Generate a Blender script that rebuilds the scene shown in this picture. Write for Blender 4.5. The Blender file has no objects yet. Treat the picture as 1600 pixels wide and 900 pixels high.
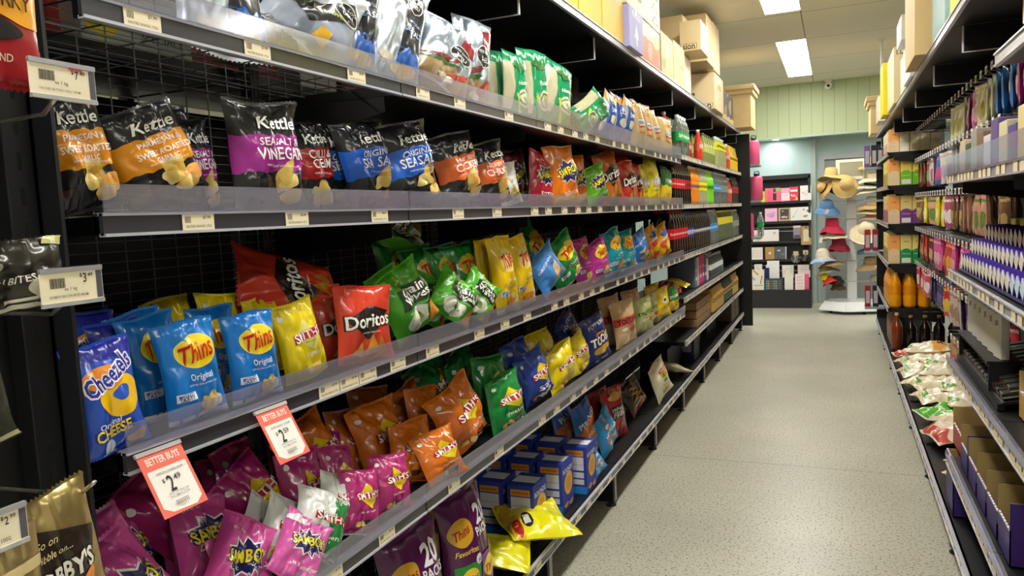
import bpy, bmesh, math, random
from mathutils import Vector, Matrix, noise
PI = math.pi
random.seed(7)
S = bpy.context.scene
COL = S.collection

# ---------------------------------------------------------------- camera, world, exposure
f_px = 1180.0
yd = Vector((505, 135, f_px)).normalized()
zd = -Vector((630, -14550, f_px)).normalized()
zd = (zd - yd * zd.dot(yd)).normalized()
xd = yd.cross(zd)
if xd.x < 0: xd = -xd
# rows: world axes in camera coordinates (right, up, forward)
cam = bpy.data.cameras.new('camera'); co = bpy.data.objects.new('camera', cam); COL.objects.link(co)
R = Matrix(((xd.x, xd.y, -xd.z), (yd.x, yd.y, -yd.z), (zd.x, zd.y, -zd.z)))
co.matrix_world = Matrix.Translation((0, 0, 1.5)) @ R.to_4x4()
cam.sensor_width = 36.0; cam.lens = 36.0 * f_px / 1600.0; cam.clip_start = 0.05
S.camera = co
w = bpy.data.worlds.new('world'); S.world = w; w.use_nodes = True
w.node_tree.nodes['Background'].inputs[0].default_value = (0.9, 0.95, 1, 1)
w.node_tree.nodes['Background'].inputs[1].default_value = 0.3
LAMP = 11.0
S.view_settings.view_transform = 'Standard'
S.view_settings.look = 'None'
S.view_settings.gamma = 1.0
S.view_settings.use_curve_mapping = False
S.view_settings.exposure = 1.35

# ---------------------------------------------------------------- helpers
def lin(h):
    if not isinstance(h, str): return tuple(h)[:3]
    c = [int(h[i:i + 2], 16) / 255 for i in (0, 2, 4)]
    return tuple(x / 12.92 if x <= .04045 else ((x + .055) / 1.055) ** 2.4 for x in c)

_m = {}
def mat(h, rough=.5, metal=0., bump=0., bscale=40., var=0., vscale=8., emit=0., trans=0., coat=0., ior=1.45, alpha=None):
    """procedural principled material; bump = noise bump, var = brightness variation of the paint itself"""
    key = (h, rough, metal, bump, bscale, var, vscale, emit, trans, coat, ior, alpha)
    if key in _m: return _m[key]
    m = bpy.data.materials.new('paint_' + (h if isinstance(h, str) else 'x')); m.use_nodes = True
    nt = m.node_tree; b = nt.nodes['Principled BSDF']; L = nt.links
    c = (*lin(h), 1)
    b.inputs['Base Color'].default_value = c
    b.inputs['Roughness'].default_value = rough
    b.inputs['Metallic'].default_value = metal
    b.inputs['IOR'].default_value = ior
    if trans: b.inputs['Transmission Weight'].default_value = trans
    if coat: b.inputs['Coat Weight'].default_value = coat; b.inputs['Coat Roughness'].default_value = .08
    if alpha is not None: b.inputs['Alpha'].default_value = alpha
    if emit:
        b.inputs['Emission Color'].default_value = c; b.inputs['Emission Strength'].default_value = emit
    if bump or var:
        tc = nt.nodes.new('ShaderNodeTexCoord')
    if var:
        n = nt.nodes.new('ShaderNodeTexNoise'); n.inputs['Scale'].default_value = vscale; n.inputs['Detail'].default_value = 5
        r = nt.nodes.new('ShaderNodeValToRGB')
        r.color_ramp.elements[0].position = .3; r.color_ramp.elements[1].position = .7
        r.color_ramp.elements[0].color = (*[x * (1 - var) for x in c[:3]], 1)
        r.color_ramp.elements[1].color = (*[min(1, x * (1 + var * .6)) for x in c[:3]], 1)
        L.new(tc.outputs['Object'], n.inputs['Vector']); L.new(n.outputs['Fac'], r.inputs['Fac'])
        L.new(r.outputs['Color'], b.inputs['Base Color'])
    if bump:
        n2 = nt.nodes.new('ShaderNodeTexNoise'); n2.inputs['Scale'].default_value = bscale; n2.inputs['Detail'].default_value = 3
        n2.inputs['Distortion'].default_value = .6
        bp = nt.nodes.new('ShaderNodeBump'); bp.inputs['Strength'].default_value = bump; bp.inputs['Distance'].default_value = .01
        L.new(tc.outputs['Object'], n2.inputs['Vector']); L.new(n2.outputs['Fac'], bp.inputs['Height']); L.new(bp.outputs['Normal'], b.inputs['Normal'])
    _m[key] = m
    return m
METAL = ('b6a068', 'a5904f', 'bfa874', 'b9bec6', 'bcc4cd', 'a9b6c4', 'c2cad2', 'b9c4ce', 'c8c8cc', '3b3834', '8a877c')
def foil(h):
    return creased(h, .30 if h in METAL else .24, .75 if h in METAL else 0.)
def ink(h): return creased(h, .26, 0.)
def creased(h, rough, metal):
    """printed film: fine sharp creases over soft dents, glossy"""
    k = ('film', h, rough, metal)
    if k in _m: return _m[k]
    m = mat(h, rough, metal, bump=.001, bscale=9, var=.06 if metal == 0 else .2, vscale=14, coat=.35).copy(); nt = m.node_tree; L = nt.links
    b = nt.nodes['Principled BSDF']; tc = [n for n in nt.nodes if n.type == 'TEX_COORD'][0]
    n1 = nt.nodes.new('ShaderNodeTexNoise'); n1.noise_type = 'RIDGED_MULTIFRACTAL'; n1.inputs['Scale'].default_value = 9; n1.inputs['Detail'].default_value = 2.5; n1.inputs['Distortion'].default_value = .4
    bp = nt.nodes.new('ShaderNodeBump'); bp.inputs['Strength'].default_value = .32; bp.inputs['Distance'].default_value = .006
    n2 = nt.nodes.new('ShaderNodeTexNoise'); n2.inputs['Scale'].default_value = 34; n2.inputs['Detail'].default_value = 2
    b2 = nt.nodes.new('ShaderNodeBump'); b2.inputs['Strength'].default_value = .22; b2.inputs['Distance'].default_value = .004
    L.new(tc.outputs['Object'], n1.inputs['Vector']); L.new(tc.outputs['Object'], n2.inputs['Vector'])
    L.new(n1.outputs[0], bp.inputs['Height']); L.new(n2.outputs['Fac'], b2.inputs['Height']); L.new(bp.outputs[0], b2.inputs['Normal']); L.new(b2.outputs[0], b.inputs['Normal'])
    _m[k] = m; return m
BLACK = '17171a'
def blackmetal(): return mat('101012', .42, .1, bump=.02, bscale=300)
def clear_plastic():
    k = 'clearpl'
    if k in _m: return _m[k]
    m = bpy.data.materials.new('clear_plastic'); m.use_nodes = True; nt = m.node_tree; nt.nodes.clear()
    o = nt.nodes.new('ShaderNodeOutputMaterial'); mx = nt.nodes.new('ShaderNodeMixShader')
    t = nt.nodes.new('ShaderNodeBsdfTransparent'); t.inputs[0].default_value = (.90, .90, .95, 1)
    mx2 = nt.nodes.new('ShaderNodeMixShader'); d = nt.nodes.new('ShaderNodeBsdfDiffuse'); d.inputs[0].default_value = (.62, .60, .72, 1)
    g = nt.nodes.new('ShaderNodeBsdfGlossy'); g.inputs['Roughness'].default_value = .12
    lw = nt.nodes.new('ShaderNodeLayerWeight'); lw.inputs[0].default_value = .25
    fr = nt.nodes.new('ShaderNodeMapRange'); fr.inputs[3].default_value = .05; fr.inputs[4].default_value = .4
    nt.links.new(lw.outputs['Fresnel'], fr.inputs[0])
    n = nt.nodes.new('ShaderNodeTexNoise'); n.inputs['Scale'].default_value = 9
    mr = nt.nodes.new('ShaderNodeMapRange'); mr.inputs[3].default_value = .05; mr.inputs[4].default_value = .24
    nt.links.new(n.outputs['Fac'], mr.inputs[0]); nt.links.new(mr.outputs[0], mx2.inputs[0])
    nt.links.new(t.outputs[0], mx2.inputs[1]); nt.links.new(d.outputs[0], mx2.inputs[2])
    nt.links.new(fr.outputs[0], mx.inputs[0]); nt.links.new(mx2.outputs[0], mx.inputs[1]); nt.links.new(g.outputs[0], mx.inputs[2])
    nt.links.new(mx.outputs[0], o.inputs[0])
    _m[k] = m; return m

def link(o, parent=None):
    COL.objects.link(o)
    if parent: o.parent = parent
    return o
def tag(o, label=None, cat=None, group=None, kind=None):
    if label: o['label'] = label
    if cat: o['category'] = cat
    if group: o['group'] = group
    if kind: o['kind'] = kind
    return o
def empty(name, loc=(0, 0, 0), rz=0.):
    o = bpy.data.objects.new(name, None); o.location = loc; o.rotation_euler = (0, 0, rz); o.empty_display_size = .02
    return link(o)

class MB:
    def __init__(s): s.v = []; s.f = []; s.m = []; s.mats = []; s.sm = []
    def mi(s, m):
        if m not in s.mats: s.mats.append(m)
        return s.mats.index(m)
    def add(s, vs, fs, m, smooth=False):
        n = len(s.v); i = s.mi(m)
        s.v += [tuple(p) for p in vs]
        for f in fs: s.f.append(tuple(n + k for k in f)); s.m.append(i); s.sm.append(smooth)
        return s
    def box(s, x0, x1, y0, y1, z0, z1, m, M=None, bev=0.):
        if bev > 0:
            bm = bmesh.new(); bmesh.ops.create_cube(bm, size=1)
            for v in bm.verts: v.co = Vector(((x0 + x1) / 2 + v.co.x * (x1 - x0), (y0 + y1) / 2 + v.co.y * (y1 - y0), (z0 + z1) / 2 + v.co.z * (z1 - z0)))
            bmesh.ops.bevel(bm, geom=bm.edges[:], offset=bev, segments=2, affect='EDGES', profile=.5)
            bm.verts.ensure_lookup_table(); bm.verts.index_update()
            vs = [v.co.copy() for v in bm.verts]; fs = [[v.index for v in f.verts] for f in bm.faces]; bm.free()
            if M: vs = [M @ p for p in vs]
            return s.add(vs, fs, m)
        vs = [Vector((x, y, z)) for z in (z0, z1) for y in (y0, y1) for x in (x0, x1)]
        if M: vs = [M @ p for p in vs]
        return s.add(vs, [(0, 2, 3, 1), (4, 5, 7, 6), (0, 1, 5, 4), (2, 6, 7, 3), (0, 4, 6, 2), (1, 3, 7, 5)], m)
    def quad(s, a, b, c, d, m): return s.add([a, b, c, d], [(0, 1, 2, 3)], m)
    def lathe(s, prof, m, seg=20, M=None, smooth=True, c=(0, 0)):
        vs = []; fs = []
        for r, z in prof:
            for k in range(seg):
                a = 2 * PI * k / seg; vs.append(Vector((c[0] + r * math.cos(a), c[1] + r * math.sin(a), z)))
        for i in range(len(prof) - 1):
            for k in range(seg):
                k2 = (k + 1) % seg; fs.append((i * seg + k, i * seg + k2, (i + 1) * seg + k2, (i + 1) * seg + k))
        if M: vs = [M @ p for p in vs]
        return s.add(vs, fs, m, smooth)
    def tube(s, pts, r, m, seg=8, caps=True):
        pts = [Vector(p) for p in pts]; vs = []; fs = []
        up = None
        for i, p in enumerate(pts):
            d = (pts[min(i + 1, len(pts) - 1)] - pts[max(i - 1, 0)]).normalized()
            if up is None:
                a = Vector((0, 0, 1)) if abs(d.z) < .9 else Vector((1, 0, 0))
                up = d.cross(a).normalized()
            else: up = (up - d * up.dot(d)).normalized()
            b = d.cross(up)
            for k in range(seg):
                t = 2 * PI * k / seg; vs.append(p + up * math.cos(t) * r + b * math.sin(t) * r)
        for i in range(len(pts) - 1):
            for k in range(seg):
                k2 = (k + 1) % seg; fs.append((i * seg + k, i * seg + k2, (i + 1) * seg + k2, (i + 1) * seg + k))
        if caps:
            fs.append(tuple(range(seg))[::-1]); fs.append(tuple((len(pts) - 1) * seg + k for k in range(seg)))
        return s.add(vs, fs, m, True)
    def mesh(s, name):
        me = bpy.data.meshes.new(name); me.from_pydata(s.v, [], s.f)
        for m in s.mats: me.materials.append(m)
        me.polygons.foreach_set('material_index', s.m); me.polygons.foreach_set('use_smooth', s.sm); me.update()
        return me
    def build(s, name, parent=None): return link(bpy.data.objects.new(name, s.mesh(name)), parent)

def copy_tree(o, parent=None):
    c = o.copy(); COL.objects.link(c); c.parent = parent
    for ch in list(o.children): copy_tree(ch, c)
    return c

# ---------------------------------------------------------------- flat artwork (letters, shapes), later laid on real surfaces
_tx = {}
def text2d(s, bold=0., shear=0., maxlen=.11):
    """triangles of a string, centred, unit width -> (verts 2d, tris, height)"""
    k = (s, bold, shear)
    if k in _tx: return _tx[k]
    cu = bpy.data.curves.new('t', 'FONT'); cu.body = s; cu.offset = bold * .42; cu.shear = shear; cu.resolution_u = 2
    cu.align_x = 'CENTER'; cu.align_y = 'CENTER'; cu.fill_mode = 'FRONT' if hasattr(cu, 'fill_mode') else cu.fill_mode
    ob = bpy.data.objects.new('t', cu); COL.objects.link(ob)
    dg = bpy.context.evaluated_depsgraph_get(); ev = ob.evaluated_get(dg); me = ev.to_mesh()
    bm = bmesh.new(); bm.from_mesh(me); ev.to_mesh_clear()
    bpy.data.objects.remove(ob); bpy.data.curves.remove(cu)
    bmesh.ops.triangulate(bm, faces=bm.faces[:])
    if not bm.verts: bm.free(); _tx[k] = ([], [], 1); return _tx[k]
    xs = [v.co.x for v in bm.verts]; ys = [v.co.y for v in bm.verts]
    W = max(xs) - min(xs); cx = (max(xs) + min(xs)) / 2; cy = (max(ys) + min(ys)) / 2
    for _ in range(3 if len(s) < 12 else 1):
        es = [e for e in bm.edges if e.calc_length() > maxlen]
        if not es: break
        bmesh.ops.subdivide_edges(bm, edges=es, cuts=1); bmesh.ops.triangulate(bm, faces=bm.faces[:])
    bm.verts.index_update()
    vs = [((v.co.x - cx) / W, (v.co.y - cy) / W) for v in bm.verts]
    fs = []
    for f in bm.faces:
        i = [v.index for v in f.verts]
        if f.normal.z < 0: i = i[::-1]
        fs.append(tuple(i))
    bm.free()
    _tx[k] = (vs, fs, (max(ys) - min(ys)) / W)
    return _tx[k]

def star_shape(cx, cy, rx, ry, n, inner=.62, rot=0., rings=4, jit=0., rs=1):
    rnd = random.Random(rs); N = n * 2
    out = []
    for k in range(N):
        a = 2 * PI * k / N + rot; r = (1 if k % 2 == 0 else inner) * (1 - jit * rnd.random())
        out.append((r * math.cos(a), r * math.sin(a)))
    o2 = []
    for k in range(N):
        p, q = out[k], out[(k + 1) % N]; o2 += [p, ((p[0] + q[0]) / 2, (p[1] + q[1]) / 2)]
    return fan(cx, cy, rx, ry, o2, rings)
def blob_shape(cx, cy, rx, ry, wob=.0, rot=0., rs=1, n=36, rings=9):
    rnd = random.Random(rs); p1, p2, p3 = [rnd.random() * 6.3 for _ in range(3)]
    out = []
    for k in range(n):
        a = 2 * PI * k / n; r = 1 + wob * (math.sin(2 * a + p1) * .6 + math.sin(3 * a + p2) * .5 + math.sin(5 * a + p3) * .3)
        out.append((r * math.cos(a), r * math.sin(a)))
    vs, fs = fan(0, 0, rx, ry, out, rings)
    c, s_ = math.cos(rot), math.sin(rot)
    return [(cx + x * c - y * s_, cy + x * s_ + y * c) for x, y in vs], fs
def fan(cx, cy, rx, ry, out, rings):
    vs = [(cx, cy)]; fs = []; n = len(out)
    for r in range(1, rings + 1):
        for x, y in out: vs.append((cx + rx * x * r / rings, cy + ry * y * r / rings))
    for k in range(n): fs.append((0, 1 + k, 1 + (k + 1) % n))
    for r in range(rings - 1):
        for k in range(n):
            a = 1 + r * n + k; b = 1 + r * n + (k + 1) % n; fs.append((a, a + n, b + n, b))
    return vs, fs
def strip_shape(fn_lo, fn_hi, x0=-.5, x1=.5, nx=24, ny=8):
    vs = []; fs = []
    for j in range(ny + 1):
        for i in range(nx + 1):
            x = x0 + (x1 - x0) * i / nx; lo, hi = fn_lo(x), fn_hi(x); vs.append((x, lo + (hi - lo) * j / ny))
    for j in range(ny):
        for i in range(nx):
            a = j * (nx + 1) + i; fs.append((a, a + 1, a + nx + 2, a + nx + 1))
    return vs, fs
def poly_shape(pts, cuts=4):
    bm = bmesh.new(); f = bm.faces.new([bm.verts.new((x, y, 0)) for x, y in pts])
    bmesh.ops.triangulate(bm, faces=bm.faces[:])
    for _ in range(cuts):
        es = [e for e in bm.edges if e.calc_length() > .05]
        if not es: break
        bmesh.ops.subdivide_edges(bm, edges=es, cuts=1); bmesh.ops.triangulate(bm, faces=bm.faces[:])
    bm.verts.index_update(); bm.normal_update()
    vs = [(v.co.x, v.co.y) for v in bm.verts]; fs = []
    for f in bm.faces:
        i = [v.index for v in f.verts]
        if f.normal.z < 0: i = i[::-1]
        fs.append(tuple(i))
    bm.free(); return vs, fs

# art items: (kind 'g'=graphic drawn on the body, 't'=lettering kept in the logo part, verts2d, faces, colour)
# graphics use x in [-.5,.5] across the width and y in [0,1] up the height; asp = height / width
def T(s, cx, cy, wf, c, rot=0., bold=.02, shear=0., out=None, ow=.05, hs=1., under=None):
    return ('T', s, cx, cy, wf, c, rot, bold, shear, out, ow, hs)
def E(cx, cy, rx, ry, c, wob=0., rot=0., rs=1): return ('E', cx, cy, rx, ry, c, wob, rot, rs)
def ST(cx, cy, rx, ry, n, c, inner=.62, jit=.1, rs=1, rot=0): return ('S', cx, cy, rx, ry, n, c, inner, jit, rs, rot)
def BD(lo, hi, c, jag=.012, k=9., tilt=0., x0=-.5, x1=.5): return ('B', lo, hi, c, jag, k, tilt, x0, x1)
def PL(pts, c): return ('P', pts, c)
def expand(art, asp):
    """-> list of (is_text, verts, faces, colour)"""
    out = []
    for a in art:
        k = a[0]
        if k == 'T':
            _, s, cx, cy, wf, c, rot, bold, shear, oc, ow, hs = a
            ca, sa = math.cos(math.radians(rot)), math.sin(math.radians(rot))
            for col, bo in (([(oc, bold + ow)] if oc else []) + [(c, bold)]):
                vs, fs, h = text2d(s, bo, shear)
                sc = wf * (1 + (.06 if col == oc and oc else 0))
                o = []
                for x, y in vs:
                    X, Y = x * sc, y * sc * hs
                    X, Y = X * ca - Y * sa, X * sa + Y * ca
                    o.append((cx + X, cy + Y / asp))
                out.append((True, o, fs, col))
        elif k == 'E':
            _, cx, cy, rx, ry, c, wob, rot, rs = a
            vs, fs = blob_shape(0, 0, rx, ry, wob, math.radians(rot), rs)
            out.append((False, [(cx + x, cy + y / asp) for x, y in vs], fs, c))
        elif k == 'S':
            _, cx, cy, rx, ry, n, c, inner, jit, rs, rot = a
            vs, fs = star_shape(0, 0, rx, ry, n, inner, math.radians(rot), 10, jit, rs)
            out.append((False, [(cx + x, cy + y / asp) for x, y in vs], fs, c))
        elif k == 'B':
            _, lo, hi, c, jag, kk, tilt, x0, x1 = a
            f1 = lambda x: lo + jag * math.sin(kk * x * 2 + 1) + jag * .6 * math.sin(kk * x * 5.1) + tilt * x
            f2 = lambda x: hi + jag * math.sin(kk * x * 2.3) + jag * .6 * math.sin(kk * x * 4.3 + 2) + tilt * x
            vs, fs = strip_shape(f1, f2, x0, x1, 32, 20); out.append((False, vs, fs, c))
        elif k == 'P':
            vs, fs = poly_shape(a[1]); out.append((False, vs, fs, a[2]))
    return out
def flat_art(mb, art, o, ex, ey, W, H, n, off=.0008, ink_=None):
    """lay artwork on a flat face: o = centre bottom, ex / ey unit directions"""
    o, ex, ey, n = map(Vector, (o, ex, ey, n))
    for i, (t, vs, fs, c) in enumerate(expand(art, H / W)):
        mb.add([o + ex * (x * W) + ey * (y * H) + n * (off + .0003 * i) for x, y in vs], fs, (ink_ or ink)(c))
# ---------------------------------------------------------------- snack packets
class Bag:
    """a filled pillow packet; front faces local -Y, origin at the middle of its bottom edge"""
    def __init__(s, W, H, D, seed=0, pinch=.10, crinkle=1., bend=.0, sag=.0):
        s.W, s.H, s.D, s.seed, s.pinch, s.cr, s.bend, s.sag = W, H, D, seed, pinch, crinkle, bend, sag
        r = random.Random(seed); s.ph = [r.random() * 6.28 for _ in range(8)]; s.tw = (r.random() - .5) * .16
        s.fold = (r.random() - .5) * .9; s.fy = .25 + .5 * r.random()
    def P(s, a, t, side):            # a in [-1,1], t in [0,1], side +1 front -1 back
        W, H, D = s.W, s.H, s.D
        tt = min(max((t - .0) / 1., 0), 1)
        pr = max(0., math.sin(PI * tt)) ** .5
        fat = 1 + s.sag * (.5 - tt)
        hw = .5 * W * (1 - s.pinch * pr + .015 * math.sin(9 * tt + s.ph[0]))
        ed = max(0., 1 - abs(a) ** 2.4) ** .75
        d = .5 * D * pr * ed * fat
        e = math.exp(-tt / .13) + math.exp(-(1 - tt) / .13)
        k = s.cr * D
        # pleats running out of the seals, creases, dents
        d += k * .07 * e * min(1, pr * 2.5) * ed * math.sin(13 * a + s.ph[1] + 3 * side) + k * .05 * e * min(1, pr * 2) * ed * math.sin(27 * a + s.ph[2])
        nz = noise.noise(Vector((a * 1.7 + s.seed, tt * 2.6, side * 3.1)))
        rg = 1 - abs(noise.noise(Vector((a * 2.3 + 7 + s.seed * 1.3, tt * 3.4, side * 2.))) * 2)
        d += k * ed * min(1, pr * 1.5) * (.17 * nz - .07 * rg ** 3)
        q = (a * math.cos(s.fold) + (tt - s.fy) * 2.2 * math.sin(s.fold))
        d -= k * .07 * ed * math.exp(-(q / .09) ** 2 / 4)
        d = max(d, .0006)
        x = a * hw + s.tw * (tt - .5) * D
        z = tt * H - .02 * H * (1 - abs(a)) * 0 + .012 * H * math.sin(3 * a + s.ph[4]) * e
        y = -side * d + s.bend * H * tt * tt + .10 * D * e * math.sin(3.2 * a + s.ph[3]) + s.tw * a * tt * D * 1.5
        return Vector((x, y, z))
    def grid(s, nx, ny):
        s.nx, s.ny = nx, ny
        s.G = [[s.P(-1 + 2 * i / nx, j / ny, 1) for i in range(nx + 1)] for j in range(ny + 1)]
        s.N = []
        for j in range(ny + 1):
            row = []
            for i in range(nx + 1):
                dx = s.G[j][min(i + 1, nx)] - s.G[j][max(i - 1, 0)]; dz = s.G[min(j + 1, ny)][i] - s.G[max(j - 1, 0)][i]
                row.append(dx.cross(dz).normalized())
            s.N.append(row)
    def on(s, a, t, off):
        fx, fy = (a + 1) / 2 * s.nx, t * s.ny
        i, j = min(int(fx), s.nx - 1), min(int(fy), s.ny - 1); u, v = fx - i, fy - j
        b = lambda A: (A[j][i] * (1 - u) + A[j][i + 1] * u) * (1 - v) + (A[j + 1][i] * (1 - u) + A[j + 1][i + 1] * u) * v
        return b(s.G) + b(s.N) * off
    def body(s, name, base, art, asp, back='c9c9cc', nx=30, ny=38, bm_=None):
        mb = MB(); mf = foil(base); bk = foil(back); s.grid(nx, ny)
        for side in (1, -1):
            vs = [s.P(-1 + 2 * i / nx, j / ny, side) for j in range(ny + 1) for i in range(nx + 1)]
            fs = []
            for j in range(ny):
                for i in range(nx):
                    a = j * (nx + 1) + i; q = (a, a + 1, a + nx + 2, a + nx + 1)
                    fs.append(q if side == 1 else q[::-1])
            if side == 1: mb.add(vs, fs, mf, True)
            else:
                # the coloured front wraps round a little way onto the back
                fw = [q for n_, q in enumerate(fs) if (n_ % nx) < 1 or (n_ % nx) >= nx - 1]
                bw = [q for n_, q in enumerate(fs) if 1 <= (n_ % nx) < nx - 1]
                mb.add(vs, fw, mf, True); mb.add(vs, bw, bk, True)
        lg = MB(); n = 0
        for tflag, vs, fs, c in expand(art, asp):
            tgt = lg if tflag else mb
            n += 1
            off = .0010 + .00026 * n
            pts = []
            for x, y in vs:
                a = max(-.985, min(.985, 2 * x)); t = max(.004, min(.996, y))
                pts.append(s.on(a, t, off + (.0011 if tflag else 0)))
            tgt.add(pts, fs, ink(c), True)
        return mb.mesh(name), (lg.mesh('printed_lettering') if lg.v else None)
    def seal(s, t, c):
        """crimped end strip with a zigzag edge"""
        mb = MB(); n = 40; h = .035 * s.H; up = 1 if t > .5 else -1
        vs = []
        for j in range(3):
            for i in range(n + 1):
                a = -1 + 2 * i / n; p = s.P(a * .998, t, 1); q = s.P(a * .998, t, -1); m_ = (p + q) / 2
                zig = (.0018 if i % 2 else -.0018) if j == 2 else 0
                vs.append(Vector((m_.x, m_.y + .0012 * (1 if (i % 2) else -1) + .02 * h * j, m_.z + up * (h * j / 2 + zig) - up * .002)))
        fs = []
        for j in range(2):
            for i in range(n):
                a = j * (n + 1) + i; fs.append((a, a + 1, a + n + 2, a + n + 1))
        mb.add(vs, fs, foil(c), True)
        # give the strip real thickness
        k = len(vs); mb.add([v + Vector((0, .0008, 0)) for v in vs], [f[::-1] for f in fs], foil(c), True)
        return mb.mesh('top_seal' if up > 0 else 'bottom_seal')

DES = {}
def des(name, base, art, W=.2, H=.28, D=.075, back='c8c8cc', seal=None, cat='chip packet', obj='chip_packet', variants=2, **kw):
    DES[name] = dict(base=base, art=art, W=W, H=H, D=D, back=back, seal=seal or base, cat=cat, obj=obj, kw=kw, nv=variants, cache={})
def bag_meshes(name, v):
    d = DES[name]; v = v % d['nv']
    if v not in d['cache']:
        b = Bag(d['W'], d['H'], d['D'], seed=(sum(map(ord, name)) % 97) + v * 13.7, **d['kw'])
        body, logo = b.body(d['obj'], d['base'], d['art'], d['H'] / d['W'], d['back'])
        d['cache'][v] = (body, logo, b.seal(1, d['seal']), b.seal(0, d['seal']))
    return d['cache'][v]
_cnt = 0
def place_bag(name, loc, ex, ez, w, h, label, group=None, v=None, dscale=1., parts=True):
    global _cnt
    _cnt += 1
    d = DES[name]; body, logo, s1, s0 = bag_meshes(name, _cnt if v is None else v)
    o = bpy.data.objects.new(d['obj'], body); link(o)
    ex = Vector(ex).normalized(); ez = Vector(ez).normalized(); ez = (ez - ex * ez.dot(ex)).normalized(); ey = ez.cross(ex)
    sx = w / d['W']; sz = h / d['H']; sy = dscale * min(1.15, (sx + sz) / 2)
    M = Matrix((ex, ey, ez)).transposed().to_4x4()
    o.matrix_world = Matrix.Translation(loc) @ M @ Matrix.Diagonal((sx, sy, sz, 1))
    tag(o, label, d['cat'], group)
    if parts:
        for nm, me in (('printed_lettering', logo), ('top_seal', s1), ('bottom_seal', s0)):
            if me: link(bpy.data.objects.new(nm, me), o)
    return o

CH = ['e9c767', 'dcae4a', 'f0d68a']
def chips(cx, cy, r, n, cols=CH, rs=1, sp=1.6):
    rnd = random.Random(rs); o = []
    for i in range(n):
        a = rnd.random() * 6.28; q = r * sp * math.sqrt(rnd.random())
        o.append(E(cx + q * math.cos(a), cy + q * math.sin(a) * .7, r * (.8 + .5 * rnd.random()), r * (.55 + .4 * rnd.random()), cols[i % len(cols)], .18, rnd.random() * 180, rs * 10 + i))
    return o
def kettle(c, l1, l2, extra=(), chipx=.12, chipy=.24, tx=.08):
    return ([BD(.35, .69, c, .01)] + chips(chipx, chipy, .12, 4, rs=len(l2)) + list(extra) +
            [E(-.3, .16, .09, .05, '4a3a30', .2), E(chipx + .1, chipy - .12, .15, .1, 'e9b650', .05), E(chipx + .1, chipy - .115, .12, .075, 'f3d27a', .05)] +
            [T('Kettle', tx, .80, .56, 'f4f1ea', 0, .035, .25), T(l1, tx, .625, min(.56, .07 * len(l1)), 'f4f1ea', 0, .03, hs=1.15), T(l2, tx, .515, min(.68, .095 * len(l2)), 'f4f1ea', 0, .03, hs=1.3), T('with hand cooked crunch', tx, .405, .5, 'f4f1ea', -4, 0., .3)])
K = dict(H=.27, W=.2, D=.10, crinkle=1.2, back='1b1b1d', seal='1b1b1d')
des('kettle_parm', '232326', kettle('e2920f', 'PARMESAN &', 'SWEET ROASTED', extra=[E(.33, .2, .15, .13, 'e8a24c', .1), T('GARLIC', .08, .435, .3, 'f4f1ea', 0, .03)]), **K)
des('kettle_vin', '232326', kettle('a62a93', 'SEA SALT &', 'VINEGAR'), **K)
des('kettle_chilli', '232326', kettle('a51f20', 'CHILLI &', 'CREAM', chipx=0), **K)
des('kettle_salt', '232326', kettle('1f62cf', 'ORIGINAL', 'SEA SALT', chipx=.2), **K)
des('kettle_chicken', '232326', kettle('e4672c', 'HONEY SOY', 'CHICKEN', extra=[E(.2, .3, .06, .12, 'f2a850', .2)]), **K)
des('kettle_white', 'e9e4dd', kettle('f4efe6', 'SEA', 'SALT', extra=[E(.2, .2, .16, .1, '5f9a48', .2)]), W=.2, H=.25, back='e9e4dd')
def samboy(t='SAMBOY', low='5a3a80', sub='salt & vinegar'):
    return [ST(.04, .55, .44, .33, 11, 'f6f2ee', .66, .12, 3), ST(.04, .55, .40, .29, 11, '26235e', .66, .12, 3)] + [
        T(t, .04, .57, .66, 'f2dd24', 14, .05, 0, '1c1a48', .06, 1.5), T("the chips", -.2, .82, .3, 'f4f0ea', 6, .02), T(sub, .1, .2, .6, 'f4f0ea', 3, .01)]
des('samboy_pink', 'cf4f9c', samboy(), W=.19, H=.25, D=.10, crinkle=1.9, variants=4, back='c9b4c4')
des('samboy_pinkwhite', 'd95fae', samboy() + [E(-.3, .85, .2, .1, 'efe9ee', .2)], W=.19, H=.25, D=.1, crinkle=1.8)
des('samboy_red', 'c21f3c', samboy(sub='tomato'), W=.2, H=.27)
des('samboy_orange', 'ee7d16', samboy(sub='barbecue') + [E(0, .12, .3, .07, 'f7b93a', .2)], W=.2, H=.27)
des('samboy_green', '6cc427', samboy(sub='chicken'), W=.2, H=.26)
des('samboy_dark', '7c1c33', samboy(sub='burger') + [PL([(-.5, .0), (-.5, .9), (-.2, .5), (-.3, .1)], '2b2760')], W=.2, H=.27)
def dorito(c2='2a211f', txt='Doritos', ch='e7a032', y=.55):
    return [PL([(-.42, y + .02), (-.02, y - .26), (.4, y + .12), (.05, y + .2)], c2), PL([(-.08, .06), (.2, .13), (.05, .36)], ch), PL([(.1, .02), (.34, .12), (.2, .34)], 'd9862a'), PL([(-.3, .1), (-.05, .04), (-.12, .26)], 'efb24a'),
            T(txt, .0, y, .82, 'fbf8f4', 5, .05, .1, '1d1615', .07, 1.35), T('cheese supreme', .02, y - .16, .34, 'f4e9dc', 4, .01)]
des('doritos_red', 'd9402a', dorito(), W=.2, H=.28, D=.08)
des('doritos_orange', 'd0661c', dorito(), W=.2, H=.28)
des('doritos_purple', '6d2348', dorito(ch='d24a28'), W=.2, H=.28)
des('ccs_yellow', 'f4e408', [E(.1, .5, .3, .17, 'f7f4e8', .1), E(-.02, .16, .2, .09, 'f1b526', .2), T('CCs', .1, .5, .5, 'f7f4f0', 0, .06, 0, '222233', .07, 1.2), T('original', 0, .3, .3, '2c3a80')], W=.2, H=.28)
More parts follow.
